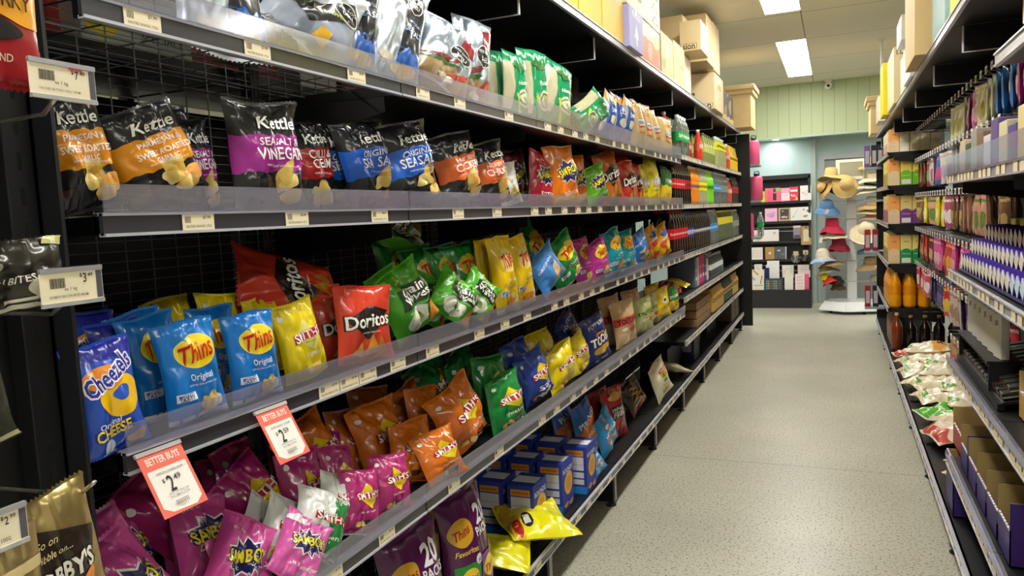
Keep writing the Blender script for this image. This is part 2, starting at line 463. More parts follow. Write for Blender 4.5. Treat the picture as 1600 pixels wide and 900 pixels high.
def thins(fl='Original', oval='f5d418', foot=True):
    return ([PL([(-.5, .0), (.5, .0), (.5, .06), (-.5, .05)], 'e8e6e2')] if foot else []) + [E(.06, .70, .34, .24, 'f8e25a', .03), E(.06, .70, .32, .22, oval, .03), E(.2, .14, .2, .11, 'f3efe8', .04)] + chips(.2, .2, .09, 4, rs=5) + [
        BD(.22, .30, 'e9eef6', 0, 1, 0, -.38, -.1), T('MIGHTY', -.24, .28, .22, '1d3a8c', 4, .03), T('TASTY', -.24, .245, .22, '1d3a8c', 4, .04),
        T('Thins', .06, .70, .52, 'c8181e', 12, .03, .35, None, 0, 1.5), T(fl, .06, .43, .36, 'f5f4f2', 0, .01, hs=1.2), T('deliciously thin potato chips', .05, .36, .5, 'dfe8f4', 0, 0)]
TH = dict(W=.19, H=.26, D=.09, crinkle=1.2)
des('thins_blue', '1277cf', thins(), **TH)
des('thins_yellow', 'f6cb0e', thins('Light & Tangy', 'f9e58a') + [E(0, .12, .2, .08, 'd9832a', .2)], **TH)
des('thins_green', '1d9136', thins('Chicken'), **TH)
des('thins_pink', 'c43a96', thins('Salt & Vinegar'), **TH)
des('thins_teal', '17a3b4', thins('Sour Cream'), **TH)
def smiths(c1='f4d51e', pic='7b4a2a', fl='original', dx=.06):
    return [PL([(dx - .02, .78), (dx + .27, .55), (dx + .10, .34), (dx - .24, .52)], c1), E(dx, .12, .18, .08, pic, .2)] + chips(dx - .18, .1, .07, 3, rs=9) + [
        PL([(dx - .33, .49), (dx - .31, .60), (dx + .33, .66), (dx + .35, .55)], 'd7252b'), E(-.36, .86, .05, .05, 'f3efe9', 0),
        T("SMITH'S", dx, .575, .60, 'fdfaf5', 5, .05, 0, 'a3121a', .03, 1.3), T(fl, dx, .30, .4, 'f8f4ee', 3, .01), T('real crunch', dx + .03, .48, .2, '2c2a2a', 5, 0)]
SM = dict(W=.19, H=.27, D=.10, crinkle=1.5, variants=3)
des('smiths_yellow', 'f2d818', smiths('f8ec7a', 'e8c25a'), **SM)
des('smiths_pink', 'b72b77', smiths(pic='3a211f', fl='salt & vinegar'), **SM)
des('smiths_orange', 'd9711a', smiths(pic='5a2c1a', fl='barbecue'), **SM)
des('smiths_green', '16883a', smiths(pic='b86a34', fl='chicken'), **SM)
des('smiths_blue', '2a49a6', smiths(pic='e9e4da', fl='salt'), **SM)
des('smiths_two_tone', 'e6e6e4', [PL([(-.1, 0), (.5, 0), (.5, 1), (.2, 1)], '158038'), E(-.2, .2, .14, .1, 'c99a4a', .2)] + smiths(fl='chicken')[2:], **SM)
des('grain_waves', '4fae24', [E(-.02, .2, .27, .25, 'eef0e2', .03), E(-.02, .2, .2, .18, 'dfe3cc', .05)] + chips(-.02, .2, .07, 4, ['6b7a35', '3e5a22', '8a9a50'], 3) + [PL([(.28, 0), (.5, .02), (.5, .42), (.34, .4)], 'd98a2a'),
    PL([(-.3, .44), (-.26, .76), (.4, .72), (.36, .40)], '2b3a24'), T('Grain', .05, .66, .5, 'f7f6f0', -4, .04, hs=1.25), T('Waves', .05, .53, .56, 'f7f6f0', -4, .04, hs=1.25), T('Sour Cream & Chives', .0, .38, .5, 'f7f6f0', 0, 0), T('sunbites', -.05, .86, .32, 'f0d46a', 5, .02)], **SM)
des('cheezels', '2250c4', [BD(.86, 1., '2a2fa0', .004), E(.15, .5, .33, .27, 'f7c414', .03), E(.15, .53, .13, .10, '2a5ac8', .1), E(-.05, .70, .30, .16, 'ee8f28', .06), E(.32, .06, .12, .10, 'd99a3a', .2), E(-.1, .06, .09, .09, 'd6def0', 0),
    T('Cheezels', .02, .72, .78, '2b2f9c', 24, .06, .1, 'f6f6fb', .12, 1.5), T('Original', -.08, .27, .34, 'f6f6fb', 10, .02, .2), T('CHEESE', -.05, .20, .52, 'f6d81c', 8, .06, 0, '1b2f86', .03, 1.2), T('45g NET', -.1, .005, .2, 'e8ecf6')], W=.19, H=.26, D=.085)
des('toobs', '2a3a80', [PL([(-.3, .5), (-.25, .72), (.4, .7), (.4, .5)], '1c2450'), E(.05, .27, .32, .14, 'e8b632', .15, 0, 4), E(.05, .08, .36, .06, '22306e', .1), T('POPPERS', 0, .84, .6, 'e9e6f2', 8, .04), T('cheesy', 0, .64, .36, 'f0a424', 4, .05), T('TOOBS', .04, .5, .76, 'f1ede6', 2, .07, 0, '7a4a3a', .05, 1.6), T('tubes of cheese', 0, .08, .5, 'f1ede6', 6, .02)], W=.2, H=.29)
def tost(c, t='TOSTITOS'): return [BD(.48, .66, c, 0, 1), PL([(-.3, .05), (0, .3), (-.1, .02)], 'f2e6c0'), PL([(.1, .05), (.3, .34), (.36, .08)], 'e2c887'), E(.18, .34, .12, .1, 'd8432c', .05), E(-.2, .38, .1, .08, 'f0ead6', .1), T(t, 0, .57, .8, '242020', 0, .05, hs=1.3), T('restaurant style', 0, .44, .5, '6a4a30')]
des('tost_tan', 'dcb98a', tost('e2574a'), W=.2, H=.3)
des('tost_green', 'c8d08a', tost('b7cf72'), W=.2, H=.3)
des('tost_yellow', 'f0cc1c', [E(.05, .62, .2, .16, 'e9e6e0', .05), E(.05, .2, .26, .14, 'f4e05a', .1), E(.05, .64, .1, .08, '2a6a3a', .1), T('CORN CHIPS', .05, .42, .7, '2d5d2c', 5, .04)], W=.2, H=.29)
des('corn_green', '2f8f3c', [BD(.0, .45, 'f0d02c', .02), T('PRIMO', .05, .62, .7, 'f6f6f2', 4, .05), E(0, .2, .2, .1, 'e2a634', .2)], W=.2, H=.29)
des('piranha', '2a63b0', [BD(.35, .7, 'd9702a', .03, 7, .3)] + chips(.0, .2, .08, 5, ['d88a3a', '3f8fd0', 'e0a050'], 8) + [T('PIRANHA', 0, .76, .8, 'f1f0ee', 16, .05), T('snacks', 0, .52, .5, 'f6e8d2', 10, .03)], W=.2, H=.28)
des('blue_pattern', '2f8fcf', chips(0, .3, .09, 6, ['d89a5a', 'c26a4a', 'e8c890'], 4, 3.) + chips(0, .75, .07, 4, ['c8884a', 'e8d0a0'], 6, 3.) + [T('NOODLES', 0, .55, .6, 'f6f6f4', 10, .05)], W=.19, H=.28)
des('fries_red', 'a3201e', [E(0, .85, .28, .12, 'e2a040', .1), PL([(-.32, .42), (-.34, .68), (.36, .66), (.3, .40)], '2a1614'), T('FRENCH', 0, .61, .56, 'f3efe8', 0, .05), T('FRIES', 0, .51, .5, 'f3efe8', 0, .05)], W=.17, H=.26)
des('dark_zig', '2c1a16', [BD(.0, .32, '7a2620', .04)] + [E(.1 * math.sin(i * 2.1), .4 + .06 * i, .25, .018, 'c9b04a', .4, 30 * (i % 3) - 30, i) for i in range(8)] + [E(.1, .15, .14, .09, 'c8483c', .3), T('LENTIL', 0, .3, .5, 'efe6d8', 0, .03)], W=.2, H=.28)
des('cream_bag', 'ddd6b6', [E(.1, .62, .17, .13, 'f0d030', 0), E(.1, .44, .12, .05, '3a7a3c', .1), E(.1, .16, .26, .12, 'c9a463', .2), E(-.05, .2, .1, .08, '6a9a3c', .2), BD(.70, .80, 'c8282c', 0, 1, 0, -.08, .34), T('THINS', .13, .75, .36, 'f8f4ee', 0, .04), T('21', .1, .62, .16, '3a3a3a', 0, .04), T('snack pack', .1, .33, .4, '4c4638')], W=.19, H=.29, back='d8d0b0')
des('natural_blue', '4b8fdc', [PL([(.0, .1), (.3, .2), (.25, .6), (.05, .5)], 'e4c8a2'), E(.2, .15, .18, .1, 'd89040', .2), T('ORIGINAL', -.1, .75, .6, 'f4f6fa', 10, .04)], W=.19, H=.27)
des('twist_blue', '1d78d6', [E(.1, .2, .24, .13, 'e88a2a', .3), E(0, .42, .2, .1, 'f0d23a', .3), E(.25, .1, .1, .07, '4aa040', .2), T('PARTY MIX', 0, .7, .72, 'f7f6f4', 8, .05)], W=.2, H=.28)
des('twist_mix', 'e8a818', [E(.1, .75, .26, .14, '2a56b0', .2), E(-.1, .45, .26, .18, 'e0562a', .2), E(.2, .3, .2, .2, 'f7e020', .2), E(0, .1, .2, .1, 'd8422a', .2), T('Twisties', .02, .62, .7, 'f6f2ee', 12, .04, .2)], W=.2, H=.28)
des('rock_lime', 'b9bec6', [BD(0, .5, '9aa3b4', .03), E(-.25, .55, .16, .14, 'b7cf3a', .05), E(-.1, .7, .14, .13, 'c6d84a', .05), E(-.3, .35, .17, .1, '4f8f30', .2), PL([(-.25, .3), (-.05, .2), (.5, .6), (.35, .75)], '2a2a2c'), E(.3, .58, .17, .15, 'dadada', 0), E(.3, .58, .15, .13, '1d1d1f', 0), T('RED ROCK', .3, .61, .25, 'eeeeee', 20, .02), T('DELI', .3, .56, .14, 'eeeeee', 20, .02), T('LIME & PEPPER', .1, .42, .4, 'cfd84a', 24, .02), PL([(.05, .1), (.2, .06), (.22, .22), (.1, .24)], 'e9b42c')], W=.2, H=.29, back='b9bec6', crinkle=1.3)
des('rock_salt', 'bcc4cd', [PL([(.0, .2), (.42, .2), (.42, 1), (.0, 1)], '2c2c30'), BD(.1, .3, '2f62b8', .02, 9, 0, .0, .42), E(.15, .1, .22, .09, 'e6b95a', .15), E(-.2, .15, .14, .09, 'd8cdb8', .2), E(.2, .8, .16, .14, 'dadada', 0), E(.2, .8, .14, .125, '1d1d1f', 0), T('RED ROCK', .2, .83, .23, 'eeeeee', 0, .02), T('DELI', .2, .78, .14, 'eeeeee', 0, .02), T('NATURAL', .21, .6, .28, '9fb8e6', 0, .02), T('SEA SALT', .21, .5, .36, '9fc0f2', 0, .03, hs=1.5)], W=.2, H=.3, back='c2cad2', crinkle=1.3)
des('rock_chilli', 'a9b6c4', [BD(.0, .3, 'a88a60', .04), E(-.1, .38, .3, .06, '7d2a24', .3, 15), E(-.15, .3, .3, .05, '35602c', .3, 10), E(.2, .2, .24, .08, 'a83a2c', .3, 30), PL([(.1, .62), (.5, .7), (.5, .95), (.2, .9)], '8d1f2a'), E(.2, .58, .22, .19, 'dadada', 0), E(.2, .58, .2, .17, '1d1d1f', 0), T('RED ROCK', .2, .62, .32, 'eeeeee', -6, .02), T('DELI', .2, .54, .2, 'eeeeee', -6, .03), E(0, .1, .14, .08, 'e6dcc6', .1)], W=.2, H=.29, back='b9c4ce', crinkle=1.4)
des('grain_top', '0f8f58', [PL([(-.5, .1), (-.24, .1), (-.2, .82), (-.5, .85)], 'bdb694'), E(.18, .3, .24, .2, 'd2ceb8', .03), E(.18, .3, .19, .155, '4f7a48', .1), E(.18, .3, .15, .12, 'c8c2a0', .1), PL([(.05, .0), (.12, .0), (-.1, .36), (-.16, .34)], 'bfd82a')] + chips(.22, .3, .06, 3, ['6a8a4a', '8a9a60'], 2) + [E(.1, .8, .25, .1, '3a7a3a', .3), T('Natural', .2, .55, .4, 'eef4ea', 10, .02)], W=.19, H=.26, back='dcd6c0')
des('rice_blue', '2050a8', [PL([(-.5, 0), (-.28, 0), (-.28, 1), (-.5, 1)], 'a8a8a0'), BD(.78, 1, 'e5a44a', .02), E(.1, .4, .16, .13, 'c9c3aa', .05), T('CORN', .12, .62, .5, 'f2f2ee', 0, .05)], W=.18, H=.24, back='cfcfc6')
des('mission_tan', 'cfae78', [E(.05, .55, .3, .14, '3a62a0', 0), E(.05, .56, .27, .11, 'e8e0d0', 0), BD(.46, .50, 'c8402c', .0, 1, 0, -.2, .3), E(0, .25, .26, .16, 'd9a860', .15), E(.2, .8, .12, .06, 'e0902c', .2), T('MISSION', .05, .56, .46, '24427c', 0, .04), T('corn chips', 0, .36, .4, '8a4a24', 0, .01)], W=.18, H=.27, back='dcc49c')
# every packet: shelf, kind, foot point, width direction, height direction, width, height, label
PACKETS = [
 ('A', 'rock_lime', -1.12, 1.441, 1.92, 0.393, 0.739, -0.547, 0.029, 0.584, 0.811, 0.24, 0.23, 'silver snack packet with limes tipped over behind the clear guard of the upper shelf'),
 ('A', 'rock_salt', -1.16, 1.254, 1.868, 0.185, 0.98, -0.069, -0.158, 0.099, 0.982, 0.227, 0.3, 'large silver packet at the near end of the upper shelf, top out of the photo'),
 ('A', 'rock_salt', -1.1, 1.599, 1.886, 0.376, 0.875, -0.304, -0.049, 0.347, 0.937, 0.179, 0.3, 'silver and black sea salt packet with a blue band on the upper shelf'),
 ('A', 'rock_salt', -1.1, 1.796, 1.89, 0.39, 0.845, -0.366, -0.053, 0.418, 0.907, 0.177, 0.3, 'silver sea salt packet leaning on its twin, right of the lime packet'),
 ('A', 'rock_chilli', -1.09, 2.053, 1.905, 0.421, 0.782, -0.459, 0.006, 0.504, 0.864, 0.214, 0.215, 'silver packet with red chillies and a round black badge leaning right on the upper shelf'),
 ('A', 'rock_chilli', -1.12, 2.319, 1.876, 0.44, 0.874, -0.206, -0.036, 0.246, 0.969, 0.165, 0.3, 'second silver chilli packet with pointed corners next to the green packets'),
 ('A', 'grain_top', -1.17, 2.674, 1.867, 0.35, 0.931, -0.104, -0.062, 0.134, 0.989, 0.124, 0.263, 'dark green and cream packet half hidden behind the silver chilli packet'),
 ('A', 'grain_top', -1.1, 2.664, 1.87, 0.352, 0.926, -0.138, -0.05, 0.166, 0.985, 0.145, 0.243, 'green and cream packet, leftmost in front among the green ones on the upper shelf'),
 ('A', 'grain_top', -1.09, 2.844, 1.868, 0.35, 0.931, -0.104, -0.062, 0.134, 0.989, 0.159, 0.286, 'green and cream packet with an upright pointed corner, middle of the green ones'),
 ('A', 'grain_top', -1.08, 3.049, 1.888, 0.366, 0.879, -0.306, -0.019, 0.336, 0.942, 0.197, 0.264, 'green and cream packet leaning right, the tallest of the green ones on the upper shelf'),
 ('A', 'grain_top', -1.09, 3.402, 1.924, 0.305, 0.389, -0.87, 0.225, 0.858, 0.462, 0.16, 0.252, 'green and cream packet lying on its side on the upper shelf'),
 ('A', 'rice_blue', -1.08, 3.805, 1.885, 0.366, 0.839, -0.403, 0.02, 0.426, 0.905, 0.131, 0.252, 'blue packet with an orange top beside the lying green packet'),
 ('A', 'rice_blue', -1.11, 4.112, 1.885, 0.366, 0.867, -0.339, -0.006, 0.366, 0.931, 0.156, 0.276, 'blue packet wedged behind another blue one on the upper shelf'),
 ('A', 'rice_blue', -1.08, 4.177, 1.884, 0.354, 0.858, -0.373, 0.037, 0.385, 0.922, 0.138, 0.265, 'blue and silver packet touching the tan corn chip packets'),
 ('A', 'mission_tan', -1.1, 4.605, 1.866, 0.348, 0.935, -0.069, -0.074, 0.101, 0.992, 0.151, 0.3, 'tan corn chip packet, first of the tan ones from the left'),
 ('A', 'mission_tan', -1.09, 4.802, 1.861, 0.342, 0.94, 0.0, -0.098, 0.036, 0.995, 0.146, 0.3, 'tan corn chip packet, second of the tan ones from the left'),
 ('A', 'mission_tan', -1.1, 5.091, 1.866, 0.334, 0.94, 0.069, -0.122, -0.03, 0.992, 0.159, 0.3, 'tan corn chip packet with a folded top, third of the tan ones'),
 ('A', 'mission_tan', -1.08, 5.307, 1.869, 0.35, 0.931, -0.104, -0.062, 0.134, 0.989, 0.178, 0.265, 'tan corn chip packet with an orange panel nearest the green label bottles'),
 ('A', 'mission_tan', -1.14, 5.886, 1.865, 0.334, 0.94, 0.069, -0.122, -0.03, 0.992, 0.132, 0.3, 'tan corn chip packet standing behind the peaked one'),
 ('B', 'kettle_parm', -1.11, 0.863, 1.547, 0.125, 0.977, 0.173, -0.092, -0.162, 0.982, 0.139, 0.178, 'black and orange parmesan chip packet beside the black end post'),
 ('B', 'kettle_parm', -1.1, 1.024, 1.562, 0.204, 0.918, 0.341, -0.146, -0.316, 0.937, 0.168, 0.165, 'black and orange parmesan chip packet leaning left, right one of the pair'),
 ('B', 'kettle_vin', -1.27, 1.262, 1.542, -0.007, 0.995, 0.104, -0.069, -0.105, 0.992, 0.12, 0.198, 'black and purple packet in shadow behind the parmesan and vinegar packets'),
 ('B', 'kettle_parm', -1.33, 1.288, 1.543, -0.01, 0.99, 0.139, -0.069, -0.139, 0.988, 0.12, 0.229, 'dark packet deep in shadow behind the second parmesan packet'),
 ('B', 'kettle_vin', -1.09, 1.272, 1.539, 0.207, 0.978, 0.035, -0.041, -0.027, 0.999, 0.189, 0.221, 'black and purple sea salt and vinegar packet standing alone in front'),
 ('B', 'kettle_chilli', -1.22, 1.597, 1.543, 0.131, 0.986, 0.104, -0.083, -0.094, 0.992, 0.156, 0.22, 'black and red chilli packet set back between purple and blue packets'),
 ('B', 'kettle_salt', -1.22, 1.716, 1.549, 0.125, 0.977, 0.173, -0.092, -0.162, 0.982, 0.164, 0.217, 'black and blue sea salt packet set furthest back of the three blue ones'),
 ('B', 'kettle_salt', -1.15, 1.75, 1.548, 0.128, 0.982, 0.139, -0.088, -0.128, 0.988, 0.192, 0.222, 'black and blue sea salt packet, middle one of three'),
 ('B', 'kettle_salt', -1.09, 1.877, 1.555, 0.223, 0.953, 0.207, -0.117, -0.185, 0.976, 0.209, 0.219, 'black and blue sea salt packet at the front, right one of three'),
 ('B', 'kettle_chilli', -1.25, 2.255, 1.54, 0.134, 0.989, 0.07, -0.079, -0.059, 0.995, 0.12, 0.196, 'dark red packet squeezed between the blue and orange packets'),
 ('B', 'kettle_chicken', -1.1, 2.197, 1.556, 0.223, 0.953, 0.207, -0.117, -0.185, 0.976, 0.218, 0.216, 'black and orange-red chicken packet at the front with a food picture'),
 ('B', 'kettle_chicken', -1.1, 2.438, 1.55, 0.226, 0.958, 0.173, -0.109, -0.152, 0.982, 0.184, 0.212, 'black and orange-red chicken packet, right one of the pair'),
 ('B', 'kettle_white', -1.11, 2.611, 1.549, 0.223, 0.953, 0.207, -0.117, -0.185, 0.976, 0.137, 0.147, 'white packet with green picture beside the chicken packets'),
 ('B', 'samboy_dark', -1.22, 2.952, 1.55, 0.162, 0.977, 0.139, -0.092, -0.125, 0.988, 0.223, 0.222, 'dark red and navy packet with yellow letters in shadow'),
 ('B', 'samboy_red', -1.13, 2.973, 1.548, 0.249, 0.959, -0.139, -0.033, 0.152, 0.988, 0.192, 0.217, 'crimson packet with a navy starburst standing left of the orange one'),
 ('B', 'samboy_orange', -1.08, 3.14, 1.547, 0.3, 0.948, 0.104, -0.098, -0.078, 0.992, 0.24, 0.245, 'orange packet with a navy starburst and yellow lettering, standing forward'),
 ('B', 'samboy_orange', -1.15, 3.554, 1.549, 0.23, 0.963, 0.139, -0.101, -0.118, 0.988, 0.204, 0.227, 'orange starburst packet half hidden behind the front orange one'),
 ('B', 'samboy_green', -1.1, 3.703, 1.56, 0.218, 0.946, 0.241, -0.124, -0.218, 0.968, 0.222, 0.174, 'bright green starburst packet beside the orange corn chip packets'),
 ('B', 'doritos_orange', -1.2, 3.979, 1.554, 0.226, 0.958, 0.173, -0.109, -0.152, 0.982, 0.235, 0.292, 'brown-orange corn chip packet set back above the green starburst packet'),
 ('B', 'doritos_orange', -1.1, 3.98, 1.562, 0.218, 0.946, 0.241, -0.124, -0.218, 0.968, 0.24, 0.261, 'orange corn chip packet with white lettering, front of its pair'),
 ('B', 'doritos_red', -1.18, 4.515, 1.547, 0.234, 0.967, 0.104, -0.093, -0.085, 0.992, 0.24, 0.3, 'dark red corn chip packet set back beside the red pair'),
 ('B', 'doritos_red', -1.09, 4.316, 1.549, 0.23, 0.963, 0.139, -0.101, -0.118, 0.988, 0.205, 0.237, 'red corn chip packet with white lettering, left of the red pair on the eye-level shelf'),
 ('B', 'doritos_red', -1.11, 4.585, 1.544, 0.234, 0.967, 0.104, -0.093, -0.085, 0.992, 0.169, 0.243, 'narrow red corn chip packet touching the yellow packets'),
 ('B', 'ccs_yellow', -1.12, 4.78, 1.542, 0.237, 0.969, 0.07, -0.084, -0.051, 0.995, 0.195, 0.259, 'yellow corn chip packet, left of the yellow pair on the eye-level shelf'),
 ('B', 'ccs_yellow', -1.09, 4.922, 1.544, 0.237, 0.969, 0.07, -0.084, -0.051, 0.995, 0.24, 0.278, 'yellow corn chip packet with a peaked corner, right of the yellow pair'),
 ('B', 'corn_green', -1.09, 5.309, 1.555, 0.251, 0.937, -0.241, -0.007, 0.251, 0.968, 0.174, 0.236, 'dark green and white packet leaning right beside the purple one'),
 ('B', 'doritos_purple', -1.09, 5.607, 1.536, 0.242, 0.97, 0.0, -0.068, 0.017, 0.998, 0.163, 0.26, 'purple corn chip packet beside the cola bottles'),
 ('C', 'cheezels', -1.05, 0.822, 1.166, 0.133, 0.987, 0.087, -0.081, -0.077, 0.994, 0.12, 0.168, 'royal blue packet with a yellow cheese ring hanging at the shelf end'),
 ('C', 'cheezels', -1.19, 0.977, 1.165, -0.007, 0.998, 0.069, -0.104, -0.07, 0.992, 0.124, 0.18, 'royal blue packet directly behind the cheese ring packet'),
 ('C', 'cheezels', -1.3, 0.981, 1.167, 0.015, 0.995, -0.104, -0.138, 0.105, 0.985, 0.12, 0.191, 'dark blue packet at the very back behind the black end post'),
 ('C', 'cheezels', -1.36, 1.088, 1.17, -0.036, 0.985, 0.17, -0.205, -0.174, 0.963, 0.12, 0.178, 'dark blue packet in shadow deep behind the cheese ring packet'),
 ('C', 'thins_blue', -1.07, 1.013, 1.165, 0.237, 0.969, 0.07, -0.084, -0.051, 0.995, 0.12, 0.175, 'sky blue original chip packet with a yellow oval, front left of the blue ones'),
 ('C', 'thins_blue', -1.15, 1.013, 1.167, 0.128, 0.986, 0.104, -0.117, -0.089, 0.989, 0.12, 0.183, 'sky blue packet tucked behind the front left blue one'),
 ('C', 'thins_blue', -1.24, 1.077, 1.168, 0.119, 0.983, 0.138, -0.156, -0.119, 0.981, 0.12, 0.183, 'sky blue packet, third back in the left file'),
 ('C', 'thins_blue', -1.19, 1.188, 1.161, 0.139, 0.99, 0.0, -0.104, 0.015, 0.995, 0.12, 0.18, 'sky blue packet showing its yellow oval between the two front blue ones'),
 ('C', 'thins_blue', -1.07, 1.168, 1.163, 0.239, 0.97, 0.035, -0.076, -0.017, 0.997, 0.12, 0.17, 'sky blue original chip packet, front right of the blue ones'),
 ('C', 'smiths_yellow', -1.28, 1.295, 1.167, 0.153, 0.983, -0.104, -0.123, 0.123, 0.985, 0.12, 0.19, 'yellow packet in shadow behind the sky blue packets'),
 ('C', 'smiths_yellow', -1.33, 1.246, 1.168, 0.114, 0.984, 0.137, -0.19, -0.114, 0.975, 0.12, 0.191, 'yellow packet furthest left in the shadowed yellow row'),
 ('C', 'smiths_yellow', -1.22, 1.392, 1.165, 0.129, 0.989, 0.069, -0.147, -0.05, 0.988, 0.123, 0.175, 'yellow packet second in the file behind the front yellow one'),
 ('C', 'smiths_yellow', -1.08, 1.341, 1.171, 0.226, 0.958, 0.173, -0.109, -0.152, 0.982, 0.122, 0.166, 'yellow chip packet with a red banner beside the blue packets, at the front'),
 ('C', 'doritos_red', -1.3, 1.586, 1.173, 0.167, 0.971, -0.171, -0.145, 0.196, 0.97, 0.15, 0.177, 'dark red corn chip packet in shadow behind the yellow one'),
 ('C', 'doritos_red', -1.36, 1.532, 1.177, 0.093, 0.967, 0.238, -0.201, -0.216, 0.956, 0.152, 0.171, 'dark red packet at the very back of the corn chips'),
 ('C', 'doritos_red', -1.22, 1.594, 1.167, 0.156, 0.982, -0.103, -0.156, 0.128, 0.979, 0.134, 0.183, 'red corn chip packet third in the file with a raised corner'),
 ('C', 'doritos_red', -1.15, 1.561, 1.166, 0.166, 0.984, 0.069, -0.115, -0.051, 0.992, 0.146, 0.156, 'red corn chip packet second in the file'),
 ('C', 'doritos_red', -1.07, 1.548, 1.165, 0.345, 0.937, -0.052, -0.048, 0.073, 0.996, 0.171, 0.181, 'red corn chip packet with bold white lettering at the front of the lower middle shelf'),
 ('C', 'grain_waves', -1.1, 1.861, 1.197, 0.18, 0.897, 0.405, -0.191, -0.372, 0.909, 0.198, 0.185, 'green sour cream packet leaning left with a round biscuit picture'),
 ('C', 'grain_waves', -1.2, 1.923, 1.183, 0.09, 0.948, 0.306, -0.174, -0.288, 0.942, 0.158, 0.182, 'green packet behind the left leaning green one'),
 ('C', 'grain_waves', -1.16, 2.015, 1.191, 0.291, 0.854, -0.432, -0.045, 0.463, 0.885, 0.155, 0.147, 'green packet leaning right, second from the left in the green pile'),
 ('C', 'grain_waves', -1.09, 2.026, 1.21, 0.365, 0.71, -0.602, 0.034, 0.636, 0.771, 0.18, 0.14, 'green packet leaning far right against its neighbours'),
 ('C', 'grain_waves', -1.07, 2.146, 1.206, 0.404, 0.618, -0.674, 0.074, 0.712, 0.698, 0.149, 0.14, 'bright green packet tipped right, nearest the yellow packets'),
 ('C', 'thins_green', -1.32, 2.177, 1.173, 0.119, 0.983, 0.138, -0.156, -0.119, 0.981, 0.195, 0.275, 'dark green packet high in the shadow at the left of the green row'),
 ('C', 'thins_green', -1.25, 2.205, 1.169, 0.124, 0.987, 0.104, -0.152, -0.084, 0.985, 0.173, 0.245, 'green packet with a yellow oval in the back green row, left one'),
 ('C', 'thins_green', -1.22, 2.292, 1.167, 0.129, 0.989, 0.069, -0.147, -0.05, 0.988, 0.183, 0.246, 'green packet in the back green row, middle one'),
 ('C', 'thins_green', -1.19, 2.376, 1.167, 0.129, 0.989, 0.069, -0.147, -0.05, 0.988, 0.186, 0.245, 'green packet with a large oval in the back green row, right one'),
 ('C', 'thins_yellow', -1.15, 2.468, 1.161, 0.208, 0.978, 0.0, -0.102, 0.022, 0.995, 0.131, 0.26, 'yellow packet in shadow behind the two front yellow ones'),
 ('C', 'thins_yellow', -1.08, 2.465, 1.167, 0.3, 0.948, 0.104, -0.098, -0.078, 0.992, 0.133, 0.262, 'yellow chip packet with a tall corner, left of the pair on the lower middle shelf'),
 ('C', 'thins_yellow', -1.09, 2.655, 1.17, 0.264, 0.955, 0.139, -0.105, -0.115, 0.988, 0.137, 0.254, 'yellow chip packet with a red oval print, right of the pair'),
 ('C', 'natural_blue', -1.07, 2.932, 1.216, 0.136, 0.8, 0.585, -0.224, -0.55, 0.805, 0.209, 0.158, 'light blue packet leaning left across the shelf'),
 ('C', 'natural_blue', -1.15, 2.948, 1.196, 0.159, 0.853, 0.497, -0.209, -0.463, 0.861, 0.157, 0.141, 'light blue packet behind the leaning light blue one'),
 ('C', 'thins_green', -1.08, 3.17, 1.205, 0.211, 0.89, 0.405, -0.204, -0.365, 0.909, 0.24, 0.206, 'green chicken chip packet with a white lower panel leaning left'),
 ('C', 'thins_green', -1.22, 3.262, 1.22, -0.019, 0.84, 0.543, -0.276, -0.526, 0.804, 0.24, 0.261, 'dark green packet lying back against the wire mesh'),
 ('C', 'thins_pink', -1.13, 3.536, 1.168, 0.234, 0.967, 0.104, -0.093, -0.085, 0.992, 0.157, 0.211, 'dull pink packet left of the magenta one'),
 ('C', 'thins_pink', -1.08, 3.643, 1.182, 0.251, 0.937, 0.241, -0.132, -0.214, 0.968, 0.197, 0.181, 'magenta chip packet leaning left at the front'),
 ('C', 'thins_teal', -1.09, 3.945, 1.18, 0.226, 0.958, 0.173, -0.109, -0.152, 0.982, 0.24, 0.224, 'teal packet with a yellow oval, left of the teal pair'),
 ('C', 'thins_teal', -1.1, 4.26, 1.177, 0.226, 0.958, 0.173, -0.109, -0.152, 0.982, 0.205, 0.211, 'teal packet, right of the teal pair'),
 ('C', 'twist_blue', -1.08, 4.524, 1.193, 0.209, 0.928, 0.308, -0.139, -0.284, 0.949, 0.229, 0.183, 'bright blue party mix packet leaning left'),
 ('C', 'twist_mix', -1.11, 4.979, 1.19, 0.214, 0.937, 0.275, -0.132, -0.251, 0.959, 0.236, 0.205, 'orange and yellow packet behind the last packet before the bottles'),
 ('C', 'twist_mix', -1.08, 5.163, 1.187, 0.218, 0.946, 0.241, -0.124, -0.218, 0.968, 0.24, 0.21, 'yellow and orange packet with a blue top, last before the cola bottles'),
 ('D', 'samboy_pink', -1.12, 0.862, 0.767, -0.273, 0.937, 0.217, -0.377, -0.312, 0.872, 0.16, 0.259, 'pink starburst packet at the bottom left of the photo beside the gold packet'),
 ('D', 'samboy_pink', -1.14, 0.958, 0.765, 0.039, 0.969, 0.243, -0.492, -0.193, 0.849, 0.131, 0.258, 'pink starburst packet with a dark burst, second in the pink pile'),
 ('D', 'samboy_pink', -1.16, 1.085, 0.777, 0.079, 0.919, -0.387, -0.479, 0.375, 0.794, 0.149, 0.205, 'pink starburst packet standing behind in the pink pile, its star to the right'),
 ('D', 'samboy_pink', -1.08, 1.028, 0.785, 0.447, 0.64, -0.624, -0.164, 0.745, 0.647, 0.12, 0.182, 'pink starburst packet tipped right in the middle of the pink pile'),
 ('D', 'samboy_pinkwhite', -1.03, 1.171, 0.786, 0.482, 0.594, -0.644, -0.2, 0.79, 0.579, 0.12, 0.14, 'pink and white starburst packet lying at the front edge of the pink pile'),
